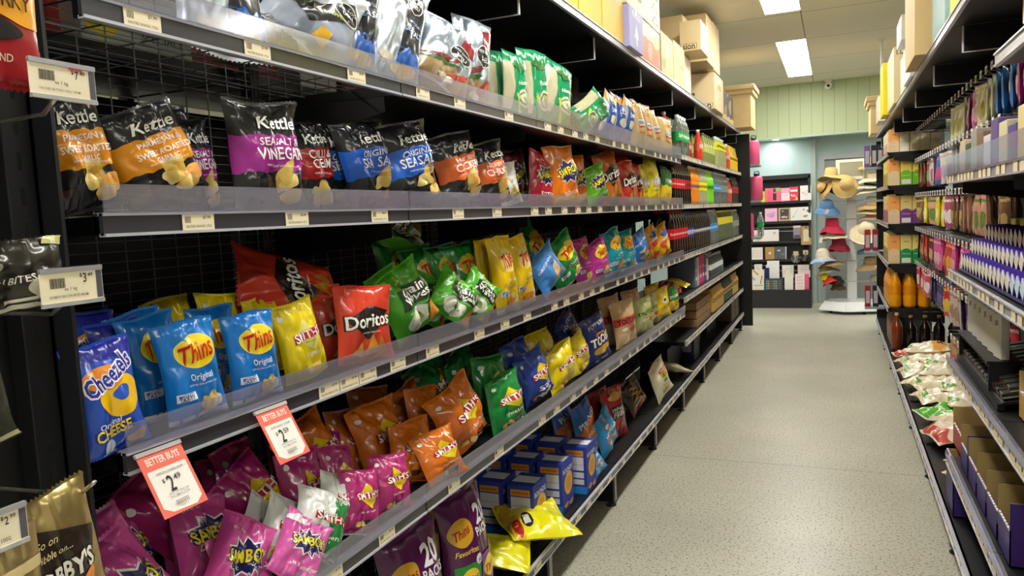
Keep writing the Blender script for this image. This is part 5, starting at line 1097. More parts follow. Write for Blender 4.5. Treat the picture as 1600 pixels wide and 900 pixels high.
# pine end boxes with cap moulding
def pine(label, x0, x1, y0, y1, z0, z1, zc=None):
    e = empty('pine_box', ((x0 + x1) / 2, (y0 + y1) / 2, z0)); tag(e, label, 'wooden box')
    W, D, H = x1 - x0, y1 - y0, z1 - z0; m = mat('dcbf88', .5, var=.08, vscale=5)
    MB().box(-W / 2, W / 2, -D / 2, D / 2, 0, H, m, bev=.004).build('box_body', e)
    MB().box(-W / 2 - .025, W / 2 + .025, -D / 2 - .025, D / 2 + .025, H - .045, H - .001, m, bev=.004).build('moulding', e)
    MB().box(-W / 2 - .045, W / 2 + .045, -D / 2 - .045, D / 2 + .045, H, H + .05, m, bev=.006).build('cap_board', e)
    MB().lathe([(0, .0), (.012, .0), (.012, .002), (0, .002)], mat('3a2f22', .6), 12, Matrix.Translation((-.05 if x0 < 0 else .1, -D / 2 - .001, .12)) @ Matrix.Rotation(PI / 2, 4, 'X')).build('knot_hole', e)
    return e
pine('pale pine box with a stepped cap standing on the far end of the left run', -1.42, -.86, 9.0, 9.5, 2.384, 2.80)
pine('pale pine box on the far end of the right run, pole above it', .36, .80, 9.2, 9.75, 2.215, 2.56)
carton('small_box', 'small white box stuck on the front of the right pine box', .42, .60, 9.08, 9.15, 2.33, 2.46, 'f0efee', 'box', tape=False)

# ---------------------------------------------------------------- red sale tickets
def sale(y, z, label, price, what, rz=0):
    e = empty('sale_ticket', (XL + .012, y, z)); tag(e, label, 'sale ticket')
    W, H = .088, .108; c = MB(); c.box(0, .0009, -W / 2, W / 2, -H, 0, mat('f2705f', .5))
    flat_art(c, [PL([(-.43, .14), (-.26, .05), (.26, .03), (.43, .12), (.43, .72), (-.43, .72)], 'f1ece6'), T('BETTER BUYS', 0, .86, .74, 'fbe9e2', 0, .05, hs=1.5)], (.0009, 0, -H), (0, 1, 0), (0, 0, 1), W, H, (1, 0, 0), .0003, lambda c: mat(c, .5))
    c.build('card', e)
    t = MB(); flat_art(t, [T('$', -.2, .52, .05, '2a2727', 0, .02), T(price.split('.')[0], -.07, .46, .13, '2a2727', 0, .03, hs=1.5), T(price.split('.')[1], .1, .53, .15, '2a2727', 0, .01), T(what, 0, .65, .6, '8a8682'), T('SAVE 1.00 WAS 3.49', 0, .31, .44, '8a8682'), T('ANY TIME IN STORE', 0, .26, .44, '8a8682')] +
        [PL([(-.16 + .03 * k, .12), (-.145 + .03 * k, .12), (-.145 + .03 * k, .19), (-.16 + .03 * k, .19)], '6a6662') for k in range(9)], (.0009, 0, -H), (0, 1, 0), (0, 0, 1), W, H, (1, 0, 0), .0012, lambda c: mat(c, .6))
    t.build('print', e)
    MB().box(-.002, .003, -W / 2 - .001, W / 2 + .001, -.003, .004, mat('c9c0c4', .2, .2)).build('clip_strip', e)
    return e
e = sale(.868, LZ['C'] + .026, 'coral and white sale ticket reading 2.49 hanging at the left end of the rail', '2.49', 'CHEEZELS CHEESE 45GM'); e.rotation_euler = (.0, -.5, 0)
e = sale(1.135, LZ['C'] + .026, 'coral and white sale ticket reading 2.59 hanging below the sky blue packets', '2.59', 'CHIPS SNACK 175GM'); e.rotation_euler = (.0, -.5, 0)

# ---------------------------------------------------------------- end cap of the left run: pink flasks
ec = empty('end_cap_shelves', (-.95, 9.52, 0)); tag(ec, 'black end cap of the left run with small grey shelves', 'shelving')
MB().box(-.5, .02, -.04, -.02, .05, 2.35, blackmetal()).build('end_panel', ec)
for z in (1.99, 1.56, 1.12): MB().box(-.45, .12, -.02, .28, z - .025, z, mat('8f9294', .4, .3), bev=.003).build('shelf_plate', ec)
def flask(x, y, z, label):
    o = empty('drink_flask', (x, y, z)); tag(o, label, 'flask', 'pink flasks at the end of the left run')
    MB().lathe([(0, 0), (.06, 0), (.068, .01), (.068, .26), (.055, .285), (.03, .29)], mat('ec5d8c', .35), 24).build('flask_body', o)
    MB().lathe([(.03, .288), (.032, .29), (.032, .32), (0, .322)], mat('1c1c1e', .4), 20).build('lid', o)
    MB().tube([(-.03, 0, .31), (-.025, 0, .345), (.025, 0, .345), (.03, 0, .31)], .006, mat('1c1c1e', .4), 8).build('carry_loop', o)
flask(-.90, 9.64, 1.991, 'pink flask with a black lid on the top end shelf')
flask(-.87, 9.64, 1.561, 'pink flask with a black lid on the middle end shelf')
flask(-1.03, 9.72, 1.561, 'pink flask further back on the middle end shelf')
flask(-.98, 9.64, 1.121, 'pink flask with a black lid on the lowest end shelf')
fl = bottle('sprite', -.84, 9.7, 1.121, 'pale bottle beside the lowest pink flask', s=.95)
# ---------------------------------------------------------------- right run
XR = .42
YR = [1.61, 2.57, 3.53, 4.49, 5.45, 6.41, 7.37, 8.33, 9.29]
rdesc = ['closest to the camera with the cardboard trays', 'next to the camera holding mints and chocolate', 'where the shelves give way to peg hooks', 'with hanging sweets, second peg bay', 'with hanging sweets, third peg bay', 'with hanging sweets beside the cartons', 'holding cartons, juice and sauce', 'at the far end of the right run']
for i in range(8):
    ya, yb = YR[i], YR[i + 1]
    bay = empty('shelving_bay', (.92, (ya + yb) / 2, 0)); tag(bay, 'black shelving bay of the right run ' + rdesc[i], 'shelving', 'black shelving bays of the right run')
    for y in ((ya, yb) if i == 0 else (yb,)): upright(bay, .94, y, 2.3, -1); foot(bay, XR - .01, y, -1)
    tk = [ya + .06 + .075 * k for k in range(12)]
    shelf(bay, XR - .01, ya, yb, .15, -1, 0, tk[::2], light=True, fine=False)
    shelf(bay, XR, ya, yb, 2.165, -1, 0, light=True); bracket(bay, XR, yb, 2.165, -1, big=True)
    if i < 2:
        for z, g in ((.39, 0), (.80, 0), (1.17, 0), (1.55, .07)):
            if z == .39 or z == .8: g = .02
            shelf(bay, XR, ya, yb, z, -1, g, [y for k, y in enumerate(tk) if k % 6 != 3], light=True, depth=.46, fine=(z < 1))
            bracket(bay, XR, yb - .004, z, -1)
        if i == 0: shelf(bay, XR, ya, yb, 1.86, -1, 0, light=True)
    elif i < 6:
        pass
    else:
        for z in (.51, .90, 1.25, 1.585, 1.87):
            shelf(bay, XR, ya, yb, z, -1, 0, tk[::2], light=False, fine=False)
            bracket(bay, XR, yb - .004, z, -1); bracket(bay, XR, ya + .004, z, -1)
        wire_back(bay, .915, ya + .02, yb - .02, .2, 2.14)
    if i < 6:
        MB().box(-.01, 0, -.46, .46, .19, 2.16, mat('1b1b1e', .5)).build('peg_panel', bay)
        o = MB(); z = 1.0
        # horizontal peg bars in front of the panel
        for zz in ([1.22, 1.50, 1.78, 2.02] if i >= 2 else [1.98]): o.box(-.03, -.018, -.47, .47, zz - .008, zz + .008, blackmetal())
        o.build('peg_bar', bay)
# pale plank standing near the camera
carton('flat_carton', 'tall cream flat carton standing near the top right corner', .52, .60, 2.60, 2.75, 2.0, 2.16, 'e9dcb8', 'carton', tape=False)
# cartons on the right run's top board
zR = 2.197
def rb(lb, x0, dep, y0, y1, z1, col, z0=zR, **k): return carton('carton', lb, x0, x0 + dep, y0, y1, z0, z1, col, 'carton', **k)
rb('large tan carton overhanging the top board of the right run', .365, .33, 4.3, 4.85, 2.62, 'dcbf88', art2=[PL([(-.45, .85), (-.38, .9), (-.40, .7)], 'b99a66')])
rb('pale blue and white carton on the right top board', .43, .3, 3.75, 4.2, 2.52, 'a9c8cc', art2=[PL([(-.3, .3), (.3, .3), (.3, .6), (-.3, .6)], 'e6cfa6')])
rb('yellow carton near the top edge of the photo on the right', .43, .3, 3.0, 3.58, 2.46, 'e9e04a')
rb('white box beside the large tan carton', .36, .2, 5.05, 5.4, 2.56, 'ecebe8', z0=2.42, art2=[T('printer paper', .1, .8, .5, '55555a')])
rb('white and navy carton under the white box', .40, .25, 5.0, 5.45, 2.415, 'f0eff2', art2=[PL([(-.1, .1), (.4, .1), (.4, .95), (-.1, .95)], '3a3f8c')])
rb('cream carton between the white and tan ones on the right top board', .43, .3, 5.5, 6.1, 2.46, 'e6d8b6')
rb('tan carton with a small boxed word, between the yellow and white ones', .40, .3, 6.3, 7.0, 2.60, 'd9c79e', art2=[PL([(-.44, .86), (.1, .86), (.1, .96), (-.44, .96)], '5a5040'), PL([(-.42, .87), (.08, .87), (.08, .95), (-.42, .95)], 'd9c79e'), T('CHIPS', -.17, .91, .4, '3a342a')])
rb('yellow carton with black hand-written marks on the right top board', .37, .16, 7.1, 7.5, 2.62, 'e9d82c', art2=[PL([(-.1, .62), (.2, .76), (.25, .72), (-.05, .58)], '2a2a20'), T('b', .2, .14, .2, '2a2a20', 0, .03)])
rb('thin white carton behind the yellow one', .36, .1, 7.6, 8.0, 2.42, 'f0ece0')
# cartons of the far section, seen from their -y side
def cart(x, y, z, w_, d_, h_, top, low, label, grp, cap='f0ead2', code=False):
    o = MB(); o.box(-w_ / 2, w_ / 2, -d_ / 2, d_ / 2, 0, h_, mat(top, .4), bev=.003)
    flat_art(o, [E(0, .42, .44, .30, low, .0), BD(0, .45, low, 0, 1), T('soup', 0, .76, .4, 'c0482a', 0, .05), T('fresh stock', 0, .35, .7, 'f0efe6', 0, .02)] + ([PL([(-.4, .03), (.4, .03), (.4, .2), (-.4, .2)], 'e9e6e0')] if code else []), (0, -d_ / 2, 0), (1, 0, 0), (0, 0, 1), w_, h_, (0, -1, 0), .0006, lambda c: mat(c, .4))
    flat_art(o, [BD(0, .5, low, 0, 1), T('SOUP', 0, .7, .6, 'c0482a', 0, .05)], (-w_ / 2, 0, 0), (0, -1, 0), (0, 0, 1), d_, h_, (-1, 0, 0), .0006, lambda c: mat(c, .4))
    o = o.build('drink_carton'); o.location = (x, y, z); tag(o, label, 'carton', grp)
    MB().lathe([(0, h_), (.014, h_), (.014, h_ + .014), (0, h_ + .015)], mat(cap, .4), 12, c=(0, 0)).build('cap', o)
    return o
kinds = [(1.616, 'f0ead0', 'e6dfae', 'cream carton', .20), (1.281, 'f0dc7a', '78c022', 'yellow and bright green carton', .24), (.931, 'ecd384', '7a3a8c', 'yellow and purple carton', .24), (.541, 'e9e08a', '0f9a52', 'cream and deep green carton', .24)]
levels = {0: 1.901 - .0, 1: 1.616, 2: 1.281, 3: .931}
zlev = [1.616 + .0, 1.281, .931]
lv = [(1.901, 'f1ecd6', 'e4dcb4', 'cream carton on the highest far right shelf', .20, .075), (1.616, 'f0dc6a', '78c022', 'yellow and bright green carton', .235, .088), (1.281, 'ecd384', '7a3a8c', 'yellow and purple carton', .245, .088), (.931, 'eedf86', '0f9a52', 'yellow and deep green carton', .25, .088)]
for z, top, low, nm, h_, w_ in lv:
    for r in range(2):
        for i in range(5):
            cart(.475 + i * (w_ + .004), 7.45 + r * .12 + (.03 if i == 0 else 0), z, w_, .07, h_, top if i else 'f0a85a', low if i or r else 'e8c9a0', '%s, %s from the aisle, %s' % (nm, ORD[i], 'nearer' if r == 0 else 'behind'), nm + 's', code=(i == 1))
    for i in range(6):
        cart(.475, 7.70 + i * .11, z, .08, .075, h_, top, 'e0784a' if i % 2 else low, '%s along the shelf front, %s after the corner' % (nm, ORD[i]), nm + 's along the front')
for r in range(2):
    for i in range(3): bottle('juice', .48 + i * .115, 7.44 + r * .12, .541, 'amber juice bottle, %s from the aisle, %s' % (ORD[i], 'nearest the camera' if r == 0 else 'behind'), 'amber juice bottles', rz=-1.6, name='juice_bottle')
for i in range(5): bottle('juice', .48, 7.68 + i * .115, .541, 'amber juice bottle along the shelf front, %s after the corner' % ORD[i], 'amber juice bottles', rz=-1.6, name='juice_bottle')
jr = empty('glass_jar', (.80, 7.48, .541)); tag(jr, 'grey glass storage jar with a lid right of the juice bottles', 'jar')
MB().lathe([(0, 0), (.075, 0), (.08, .01), (.08, .2), (.06, .23), (.06, .25)], mat('8f9a90', .1, 0, coat=.5), 24).build('jar_body', jr); MB().lathe([(0, .27), (.064, .265), (.064, .245), (.06, .24)], mat('59b27a', .3), 24).build('lid', jr)
for i in range(5):
    bottle('sauce' if i == 0 else 'darksauce', .485 + i * .108, 7.30, .182, ('red-brown sauce bottle at the aisle end of the bottom row' if i == 0 else 'dark sauce bottle in the bottom row, %s from the aisle' % ORD[i]), None, rz=-1.6, name='sauce_bottle')
for i in range(6): bottle('sauce', .49, 7.42 + i * .11, .182, 'sauce bottle along the bottom shelf front, %s behind the corner' % ORD[i], 'sauce bottles along the front', rz=-1.6, name='sauce_bottle')
# end clip shelves of the right run
ec = empty('end_cap_shelves', (.40, 9.33, 0)); tag(ec, 'small grey clip shelves at the aisle corner of the right run', 'shelving')
for z in (1.86, 1.50, .93, .3): MB().box(-.10, .10, 0, .22, z - .025, z, mat('a9b4bc', .4, .2), bev=.003).build('shelf_plate', ec)
MB().box(.03, .5, .22, .24, .1, 2.15, blackmetal()).build('end_panel', ec)
for k, (x, z, c, lb) in enumerate(((.33, 1.861, '7d5ca8', 'purple blister pack'), (.40, 1.861, '26222c', 'black blister pack'), (.46, 1.861, '3a3440', 'dark blister pack'), (.33, .931, 'b42a34', 'red utensil pack'), (.41, .931, 'a02430', 'dark red utensil pack'), (.33, .301, 'a82432', 'red box low down'), (.41, .301, '26262c', 'black box low down'))):
    o = MB(); o.box(-.03, .03, -.02, .02, 0, .24, mat(c, .35), bev=.006); o = o.build('blister_pack'); o.location = (x, 9.38, z); tag(o, lb + ' on the clip shelves beside the hats', 'pack')
    MB().box(-.02, .02, -.024, -.0201, .04, .18, mat('c9c4d0', .3)).build('blister', o)
# tortilla wraps and salads on the right bottom board
des('wraps', 'e6d9b8', [BD(.62, .9, 'e0a050', .03), E(.1, .3, .3, .16, 'f0e8d0', .15), E(-.2, .5, .14, .08, 'a8522c', .3), T('WRAPS', -.05, .75, .6, '2a2420', 6, .05), E(.2, .12, .16, .08, '6a9a3a', .3)], W=.24, H=.27, D=.12, cat='wrap packet', obj='wrap_packet', back='efe6cc', crinkle=1.5)
des('wraps_green', 'e8e4d2', [BD(.0, .4, '5fbf3a', .05, 5, .2), BD(.5, .7, 'e8a23c', .04, 7, .1), T('MINI WRAPS', 0, .2, .6, 'f4f4e8', 6, .04)], W=.24, H=.27, D=.12, cat='wrap packet', obj='wrap_packet', back='eee8d6', crinkle=1.5)
des('wraps_red', 'ead9c0', [BD(.0, .22, 'c8564a', .04, 5), E(0, .6, .3, .2, 'f0e4c4', .1), BD(.78, .9, 'd98a4a', .02)], W=.24, H=.27, D=.12, cat='wrap packet', obj='wrap_packet', crinkle=1.5)
wz = .183
wl = [('wraps_red', .62, 6.85, .02, .3, 0), ('wraps', .60, 6.50, .03, .2, 0), ('wraps', .66, 6.62, .10, -.2, 0), ('wraps', .58, 6.12, .03, .1, 0), ('wraps', .70, 6.22, .08, .5, 0), ('wraps', .60, 5.74, .03, .35, 0), ('wraps', .68, 5.84, .09, -.1, 0), ('wraps', .62, 5.36, .03, .15, 0), ('wraps', .70, 5.42, .09, .6, 0), ('wraps_green', .62, 4.92, .03, .45, 0), ('wraps', .72, 5.02, .09, .2, 0), ('wraps_red', .60, 4.50, .03, .2, 0), ('wraps', .70, 4.60, .08, .5, 0), ('wraps', .70, 4.08, .03, .6, 0)]
for k, (kd, x, y, dz, a, _) in enumerate(wl):
    place_bag(kd, (x - .15 * math.cos(a), y - .15 * math.sin(a), wz + dz + .02), (math.sin(a), -math.cos(a), .03), (math.cos(a), math.sin(a), .10), .32, .31, ('green and white mini wrap packet on the bottom right shelf' if kd == 'wraps_green' else '%s wrap packet on the bottom right shelf, %s from the sauce bottles' % ('pinkish' if kd == 'wraps_red' else 'cream and orange', ['first', 'second', 'third', 'fourth', 'fifth', 'sixth', 'seventh', 'eighth', 'ninth', 'tenth', 'eleventh', 'twelfth', 'thirteenth', 'last'][k])), dscale=.9)
# cardboard shelf trays
def tray(label, x0, x1, y0, y1, z0, h, outer, inner='a48a56', front=None, cut=True, facex=True, near=.3):
    if front: near = 1
    e = empty('cardboard_tray', ((x0 + x1) / 2, (y0 + y1) / 2, z0)); tag(e, label, 'cardboard tray')
    W, D = (x1 - x0) / 2, (y1 - y0) / 2; t = .0025; mo = mat(outer, .5); mi_ = mat(inner, .75, var=.05)
    def wall(nm, a):
        mb = MB(); mb.box(*a, mi_); return mb
    b = MB(); b.box(-W, W, -D, D, 0, .004, mi_); b.build('base', e)
    for nm, ax, s_, hh in (('side_wall', 'y', -1, h * near), ('side_wall', 'y', 1, h), ('back_wall', 'x', 1, h), ('front_wall', 'x', -1, h * (.55 if cut else 1))):
        mb = MB()
        if ax == 'y':
            yy = s_ * (D - t); mb.box(-W, W, yy - t / 2, yy + t / 2, 0, hh, mi_); yo = yy + s_ * t * .75; mb.box(-W, W, yo - t / 4, yo + t / 4, 0, hh, mo)
            if s_ < 0 and not front:
                for k in range(14): mb.box(-W + 2 * W * k / 14, -W + 2 * W * (k + .5) / 14, yy - t, yy + t, hh, hh + .004, mat('e6e0ee', .6))
            if s_ < 0 and front: flat_art(mb, front, (0, yo - t / 4, 0), (1, 0, 0), (0, 0, 1), 2 * W, hh, (0, -1, 0), .0006, lambda c: mat(c, .5))
        else:
            xx = s_ * (W - t); mb.box(xx - t / 2, xx + t / 2, -D, D, 0, hh, mi_); xo = xx + s_ * t * .75; mb.box(xo - t / 4, xo + t / 4, -D, D, 0, hh, mo)
            if s_ < 0:   # torn white edge
                for k in range(7): mb.box(xx - t, xx + t, -D + 2 * D * k / 7, -D + 2 * D * (k + .6) / 7, hh, hh + .005, mat('e6e0ee', .6))
        mb.build(nm, e)
    return e
pur = '3a2470'
adv = [T('HONEY COATED', -.05, .75, .36, 'cfc6e0', 0, .01), T('CONTENTS WEIGHT', -.05, .62, .4, 'cfc6e0'), T('12 PACKS OF 180g', -.05, .50, .34, 'cfc6e0'), T('MINIMUM 2.1kg', -.05, .38, .44, 'cfc6e0')]
tray('empty brown tray next to the wraps, topmost in the column of trays', .47, .86, 3.42, 3.74, .30 + .12, .16, 'b03a30')
zt = .422
tray('open purple printed tray with white small print facing the camera', .455, .86, 3.24, 3.40, zt, .17, pur, front=adv)
tray('open purple tray, second from the printed one toward the camera', .455, .86, 3.05, 3.22, zt, .17, pur)
tray('open purple tray, third from the printed one toward the camera', .455, .86, 2.86, 3.03, zt, .17, pur)
tray('open purple tray behind the tray with the yellow disc', .455, .86, 2.67, 2.84, zt, .17, pur)
tray('purple tray with a big yellow biscuit disc on its side', .455, .86, 2.48, 2.65, zt, .19, pur, front=[E(.12, .45, .22, .22, 'e9bd4a', .02), E(.12, .45, .16, .16, 'dca838', .05), E(.12, .45, .07, .07, '4a2a1c', .1), E(.12, .45, .04, .04, 'e9d9b0', .1)])
tray('coral red open tray nearest the camera on the right', .50, .84, 2.16, 2.44, zt, .17, 'e8584a', inner='b98a56')
des('pink_mix', 'd98a94', [E(0, .5, .34, .3, 'e6c4c4', .3), E(.1, .3, .2, .14, 'c84a5a', .3), E(-.2, .7, .14, .1, 'a83a4a', .3)], W=.16, H=.2, D=.07, cat='sweet packet', obj='sweet_packet', crinkle=1.5)
place_bag('pink_mix', (.55, 2.30, zt + .05), (-.1, 1, 0), (1, 0, .25), .2, .22, 'pink sweet packet lying in the coral red tray', dscale=1.1)
zb = .183
tray('tall purple box with brown inside at the bottom right shelf, nearest the aisle', .435, .80, 3.46, 3.66, zb, .23, pur, cut=False, front=[T('CP', .25, .85, .14, 'cfc6e0')])
tray('purple box behind the tall one on the bottom right shelf', .50, .80, 3.26, 3.44, zb, .21, pur)
tray('purple box close to the bottom edge of the photo on the right', .50, .80, 3.06, 3.24, zb, .20, pur)
tray('purple box at the bottom edge of the photo on the right', .50, .80, 2.84, 3.04, zb, .20, pur)
place_bag('wraps', (.47, 3.90, zb + .03), (.3, -1, 0), (1, .2, .15), .12, .13, 'small salad packet lying by the rail of the bottom right shelf', dscale=.8)
# dark mint boxes and white slabs on the .8 board
z8 = .834
for r in range(2):
    for i in range(12):
        if r == 1 and i > 8: continue
        o = MB(); o.box(-.15, .15, -.022, .022, 0, .02, mat('23261c', .35), bev=.002)
        o.box(-.15, .15, -.0226, -.0221, .004, .008, mat('c4bfae', .3, .5)); o.box(-.10, .02, -.012, .012, .0201, .0206, mat('3f7a3a', .4)); o.box(-.1501, -.1495, -.015, .015, .004, .016, mat('8f3a24', .4))
        o = o.build('mint_box'); o.location = (.62 + r * .02, 2.72 + i * .066, z8 + .059 + r * .022); o.rotation_euler = (0, -.2, 0)
        tag(o, 'dark green mint box on the slanted rack, %s from the camera, %s layer' % (ORD[i], 'lower' if r == 0 else 'upper'), 'mint box', 'dark mint boxes')
rk = MB(); rk.box(-.17, .17, 0, .84, 0, .008, blackmetal(), M=Matrix.Translation((.635, 2.68, z8 + .05)) @ Matrix.Rotation(-.2, 4, 'Y')); rk.box(.72, .78, 2.68, 3.52, z8, z8 + .12, blackmetal()); rk.box(.455, .475, 2.68, 3.52, z8, z8 + .02, blackmetal())
tag(rk.build('slanted_rack'), 'black slanted rack under the dark mint boxes', 'rack')
rs_ = MB(); rs_.box(.455, .555, 2.86, 3.52, .945, .953, blackmetal())
for yy in (2.865, 3.505): rs_.box(.46, .55, yy - .004, yy + .004, z8, .945, blackmetal())
tag(rs_.build('riser_shelf'), 'thin black riser shelf carrying the upright white blocks', 'riser')
for i in range(6):
    o = MB(); o.box(-.013, .013, -.04, .04, 0, .15, mat('e2dfd4', .45), bev=.003); o.box(-.02, .02, -.0095, -.0089, .11, .13, mat('2a3a8c' if i == 10 else 'b8b4a6', .4))
    o = o.build('white_block'); o.location = (.505, 2.92 + i * .108, .9535); o.rotation_euler = (0, 0, .12)
    tag(o, 'upright white block in the row under the chocolate shelf', 'block', 'upright white blocks')
tray('tan tray of brown and white sweets close to the right edge', .50, .84, 2.30, 2.62, z8, .14, 'c99a5a', inner='e2bf80')
tray('tan tray at the right edge of the photo above the coral tray', .50, .84, 1.98, 2.28, z8, .14, 'a83a2a', inner='e2bf80')
# chocolate blocks on the 1.17 board: stepped rows with pale square ends
zc = 1.204
def _unused(x, y, z, ax, c1, c2, label, grp, ln=.16):
    o = MB(); o.box(-.04, .04, -.011, .011, 0, .05 * 1, mat(c1, .3), bev=.003)
    o.box(-.0412, -.04, -.0105, .0105, .006, .044, mat(c2, .5)); o.box(-.04, .04, -.0118, -.0111, .01, .04, mat(c2, .5))
    o = o.build('chocolate_block'); o.location = (x, y, z); o.rotation_euler = (0, ax, -.75); tag(o, label, 'chocolate', grp)
bd = MB()
for r in range(3): bd.box(.452 + .04 * r, .64, 2.2, 3.50, zc + .001 + (.0 if r == 0 else .055 * r), zc + .004 + .055 * r, mat('2e2154', .6))
bd.box(.63, .64, 2.2, 3.50, zc, zc + .12, mat('2e2154', .6))
tag(bd.build('display_rack'), 'purple stepped rack under the chocolate blocks', 'display rack')
for r in range(3):
    for i in range(19):
        y = 2.25 + i * .066 + .03 * (r % 2)
        blue = r == 0 and i < 5
        o = MB(); t_ = .0235; M_ = Matrix.Rotation(.6, 4, 'X')
        o.box(.001, .12, -t_, t_, -t_, t_, mat('3a2384', .28), bev=.003, M=M_); o.box(-.0, .0012, -t_ * .95, t_ * .95, -t_ * .95, t_ * .95, mat('cfe0ee' if blue else 'e8e2cc', .5), M=M_)
        o.box(.02, .07, -t_ - .0006, -t_, -t_ * .8, t_ * .8, mat('5a96cc' if blue else '7a58c8', .3), M=M_)
        o = o.build('chocolate_block'); o.location = (.458 + .04 * r, y, zc + .0375 + .055 * r)
        tag(o, '%s ended chocolate block in the %s row of the chocolate rack' % ('pale blue' if blue else 'cream', ['front', 'middle', 'back'][r]), 'chocolate', 'chocolate blocks, row %s%s' % (['one', 'two', 'three'][r], ', blue' if blue else ''))
for i in range(8):
    o = MB(); o.box(-.02, .02, -.07, .07, 0, .075, mat('8f8a3e', .6)); o.box(-.055, -.02, -.066, .066, .0, .05, mat('c8d02a', .45)); o.box(-.085, -.02, -.05, .03, .05, .075, mat('e6e85a', .45))
    o = o.build('display_carton'); o.location = (.665 + .0, 2.28 + i * .156, zc + .125); o.location.x = .70
    tag(o, 'yellow-green display carton above the chocolate blocks, %s from the camera' % ORD[i], 'carton', 'yellow-green display cartons')
    f2 = MB(); f2.box(0, .17, -.07, .07, 0, .003, mat('9a9448', .6), M=Matrix.Rotation(-.65, 4, 'Y')); f2.build('lid_flap', o).location = (-.0, 0, .076)
sp_ = MB(); sp_.box(.65, .72, 2.2, 3.52, zc, zc + .1245, mat('6a6430', .6)); tag(sp_.build('back_step'), 'olive step carrying the yellow-green display cartons', 'step')
# packs behind the clear guard on the 1.55 board
pc = [('e9d21c', 'yellow'), ('b98a4a', 'tan'), ('e6d49a', 'cream'), ('5a4a8c', 'violet'), ('e0d8b0', 'pale yellow'), ('6a5490', 'lilac'), ('d8d4da', 'white'), ('8a6a4a', 'brown'), ('a8a49c', 'grey'), ('4a5a3a', 'dark green'), ('d9c8a8', 'beige')]
for i, (c, n) in enumerate(pc):
    carton('sweet_box', '%s sweet box behind the clear guard on the right' % n, .46, .58, 2.10 + i * .13, 2.215 + i * .13, 1.584, 1.584 + .11 + .02 * (i % 3), c, 'box', tape=False, art2=[E(0, .5, .3, .25, 'e9e6ee', .2), T('SWEETS', 0, .8, .8, '3a2a5a', 0, .04)])
# hanging packs on the peg bars
HP = {}
def hang_mesh(c1, c2, W, H, D, seed, stripe=True):
    k = (c1, c2, W, H)
    if k not in HP:
        b = Bag(W, H, D, seed, crinkle=1.5); art = [E(0, .4, .36, .4, c2, .15), T('SWEETS', 0, .74, .8, 'f4f0f2', 0, .05), BD(.86, .93, c2, .01)] if stripe else [E(0, .4, .38, .6, c2, .1)]
        body, logo = b.body('sweet_packet', c1, art, H / W, c1, 10, 14)
        HP[k] = (body, b.seal(1, c1))
    return HP[k]
pals = {2.02: [('7a3428', 'e2d8a0', 'maroon and cream'), ('e4e2c0', 'b9b46a', 'pale green'), ('6a3a2a', 'dcd6a4', 'brown and cream'), ('2f7ac8', 'e6eef6', 'blue'), ('b83a8a', 'e2a0c4', 'magenta')],
        1.78: [('3a68b4', 'c8408a', 'blue and pink'), ('e2dcd6', 'b8b0c4', 'white'), ('8c3a34', '6aa04a', 'dark red and green'), ('cdc2c8', 'c84a8a', 'pale pink'), ('6a5aa8', 'e0dcf0', 'violet')],
        1.50: [('ead21c', 'f6ee9a', 'yellow'), ('e8e4e0', 'c83a8a', 'white and pink'), ('d9a08a', '6a8a3a', 'peach'), ('7a5a3a', 'c8a86a', 'brown'), ('c04a8a', 'f0e0ea', 'pink')],
        1.22: [('e0509a', 'f0a8c8', 'hot pink'), ('c83a3a', 'f0a040', 'red and orange'), ('5a2a24', 'c89a7a', 'dark brown'), ('d8d0d4', '8a86a0', 'silver white'), ('e4d42a', '9a3aa0', 'yellow and purple')],
        .94: [('c83040', 'e8c040', 'red and yellow'), ('cdbcae', 'a88a7a', 'beige'), ('3a2a5a', '6a5aa0', 'deep violet'), ('d8405a', 'f0d8dc', 'rose'), ('b8a24a', 'e8dca0', 'gold')],
        .66: [('c9a468', 'c86a7a', 'golden brown'), ('b89a72', 'd8b89a', 'tan')]}
rowname = {2.02: 'top', 1.78: 'second', 1.50: 'third', 1.22: 'fourth', .94: 'fifth', .66: 'lowest'}
pr = random.Random(11)
def peg_template(mb):
    ch = mat('9a9aa0', .25, .8); mb.tube([(0, 0, 0), (-.26, 0, .005), (-.285, 0, .018)], .0024, ch, 6); mb.tube([(0, 0, .04), (-.285, 0, .04)], .0016, ch, 6); return mb
pegM = peg_template(MB()).mesh('prong')
flg = MB(); flg.box(-.290, -.288, -.022, .022, .008, .042, mat('ece6e0', .5)); flg.box(-.291, -.2895, -.018, .004, .016, .030, mat('8a8680', .5)); flg = flg.mesh('label_holder')
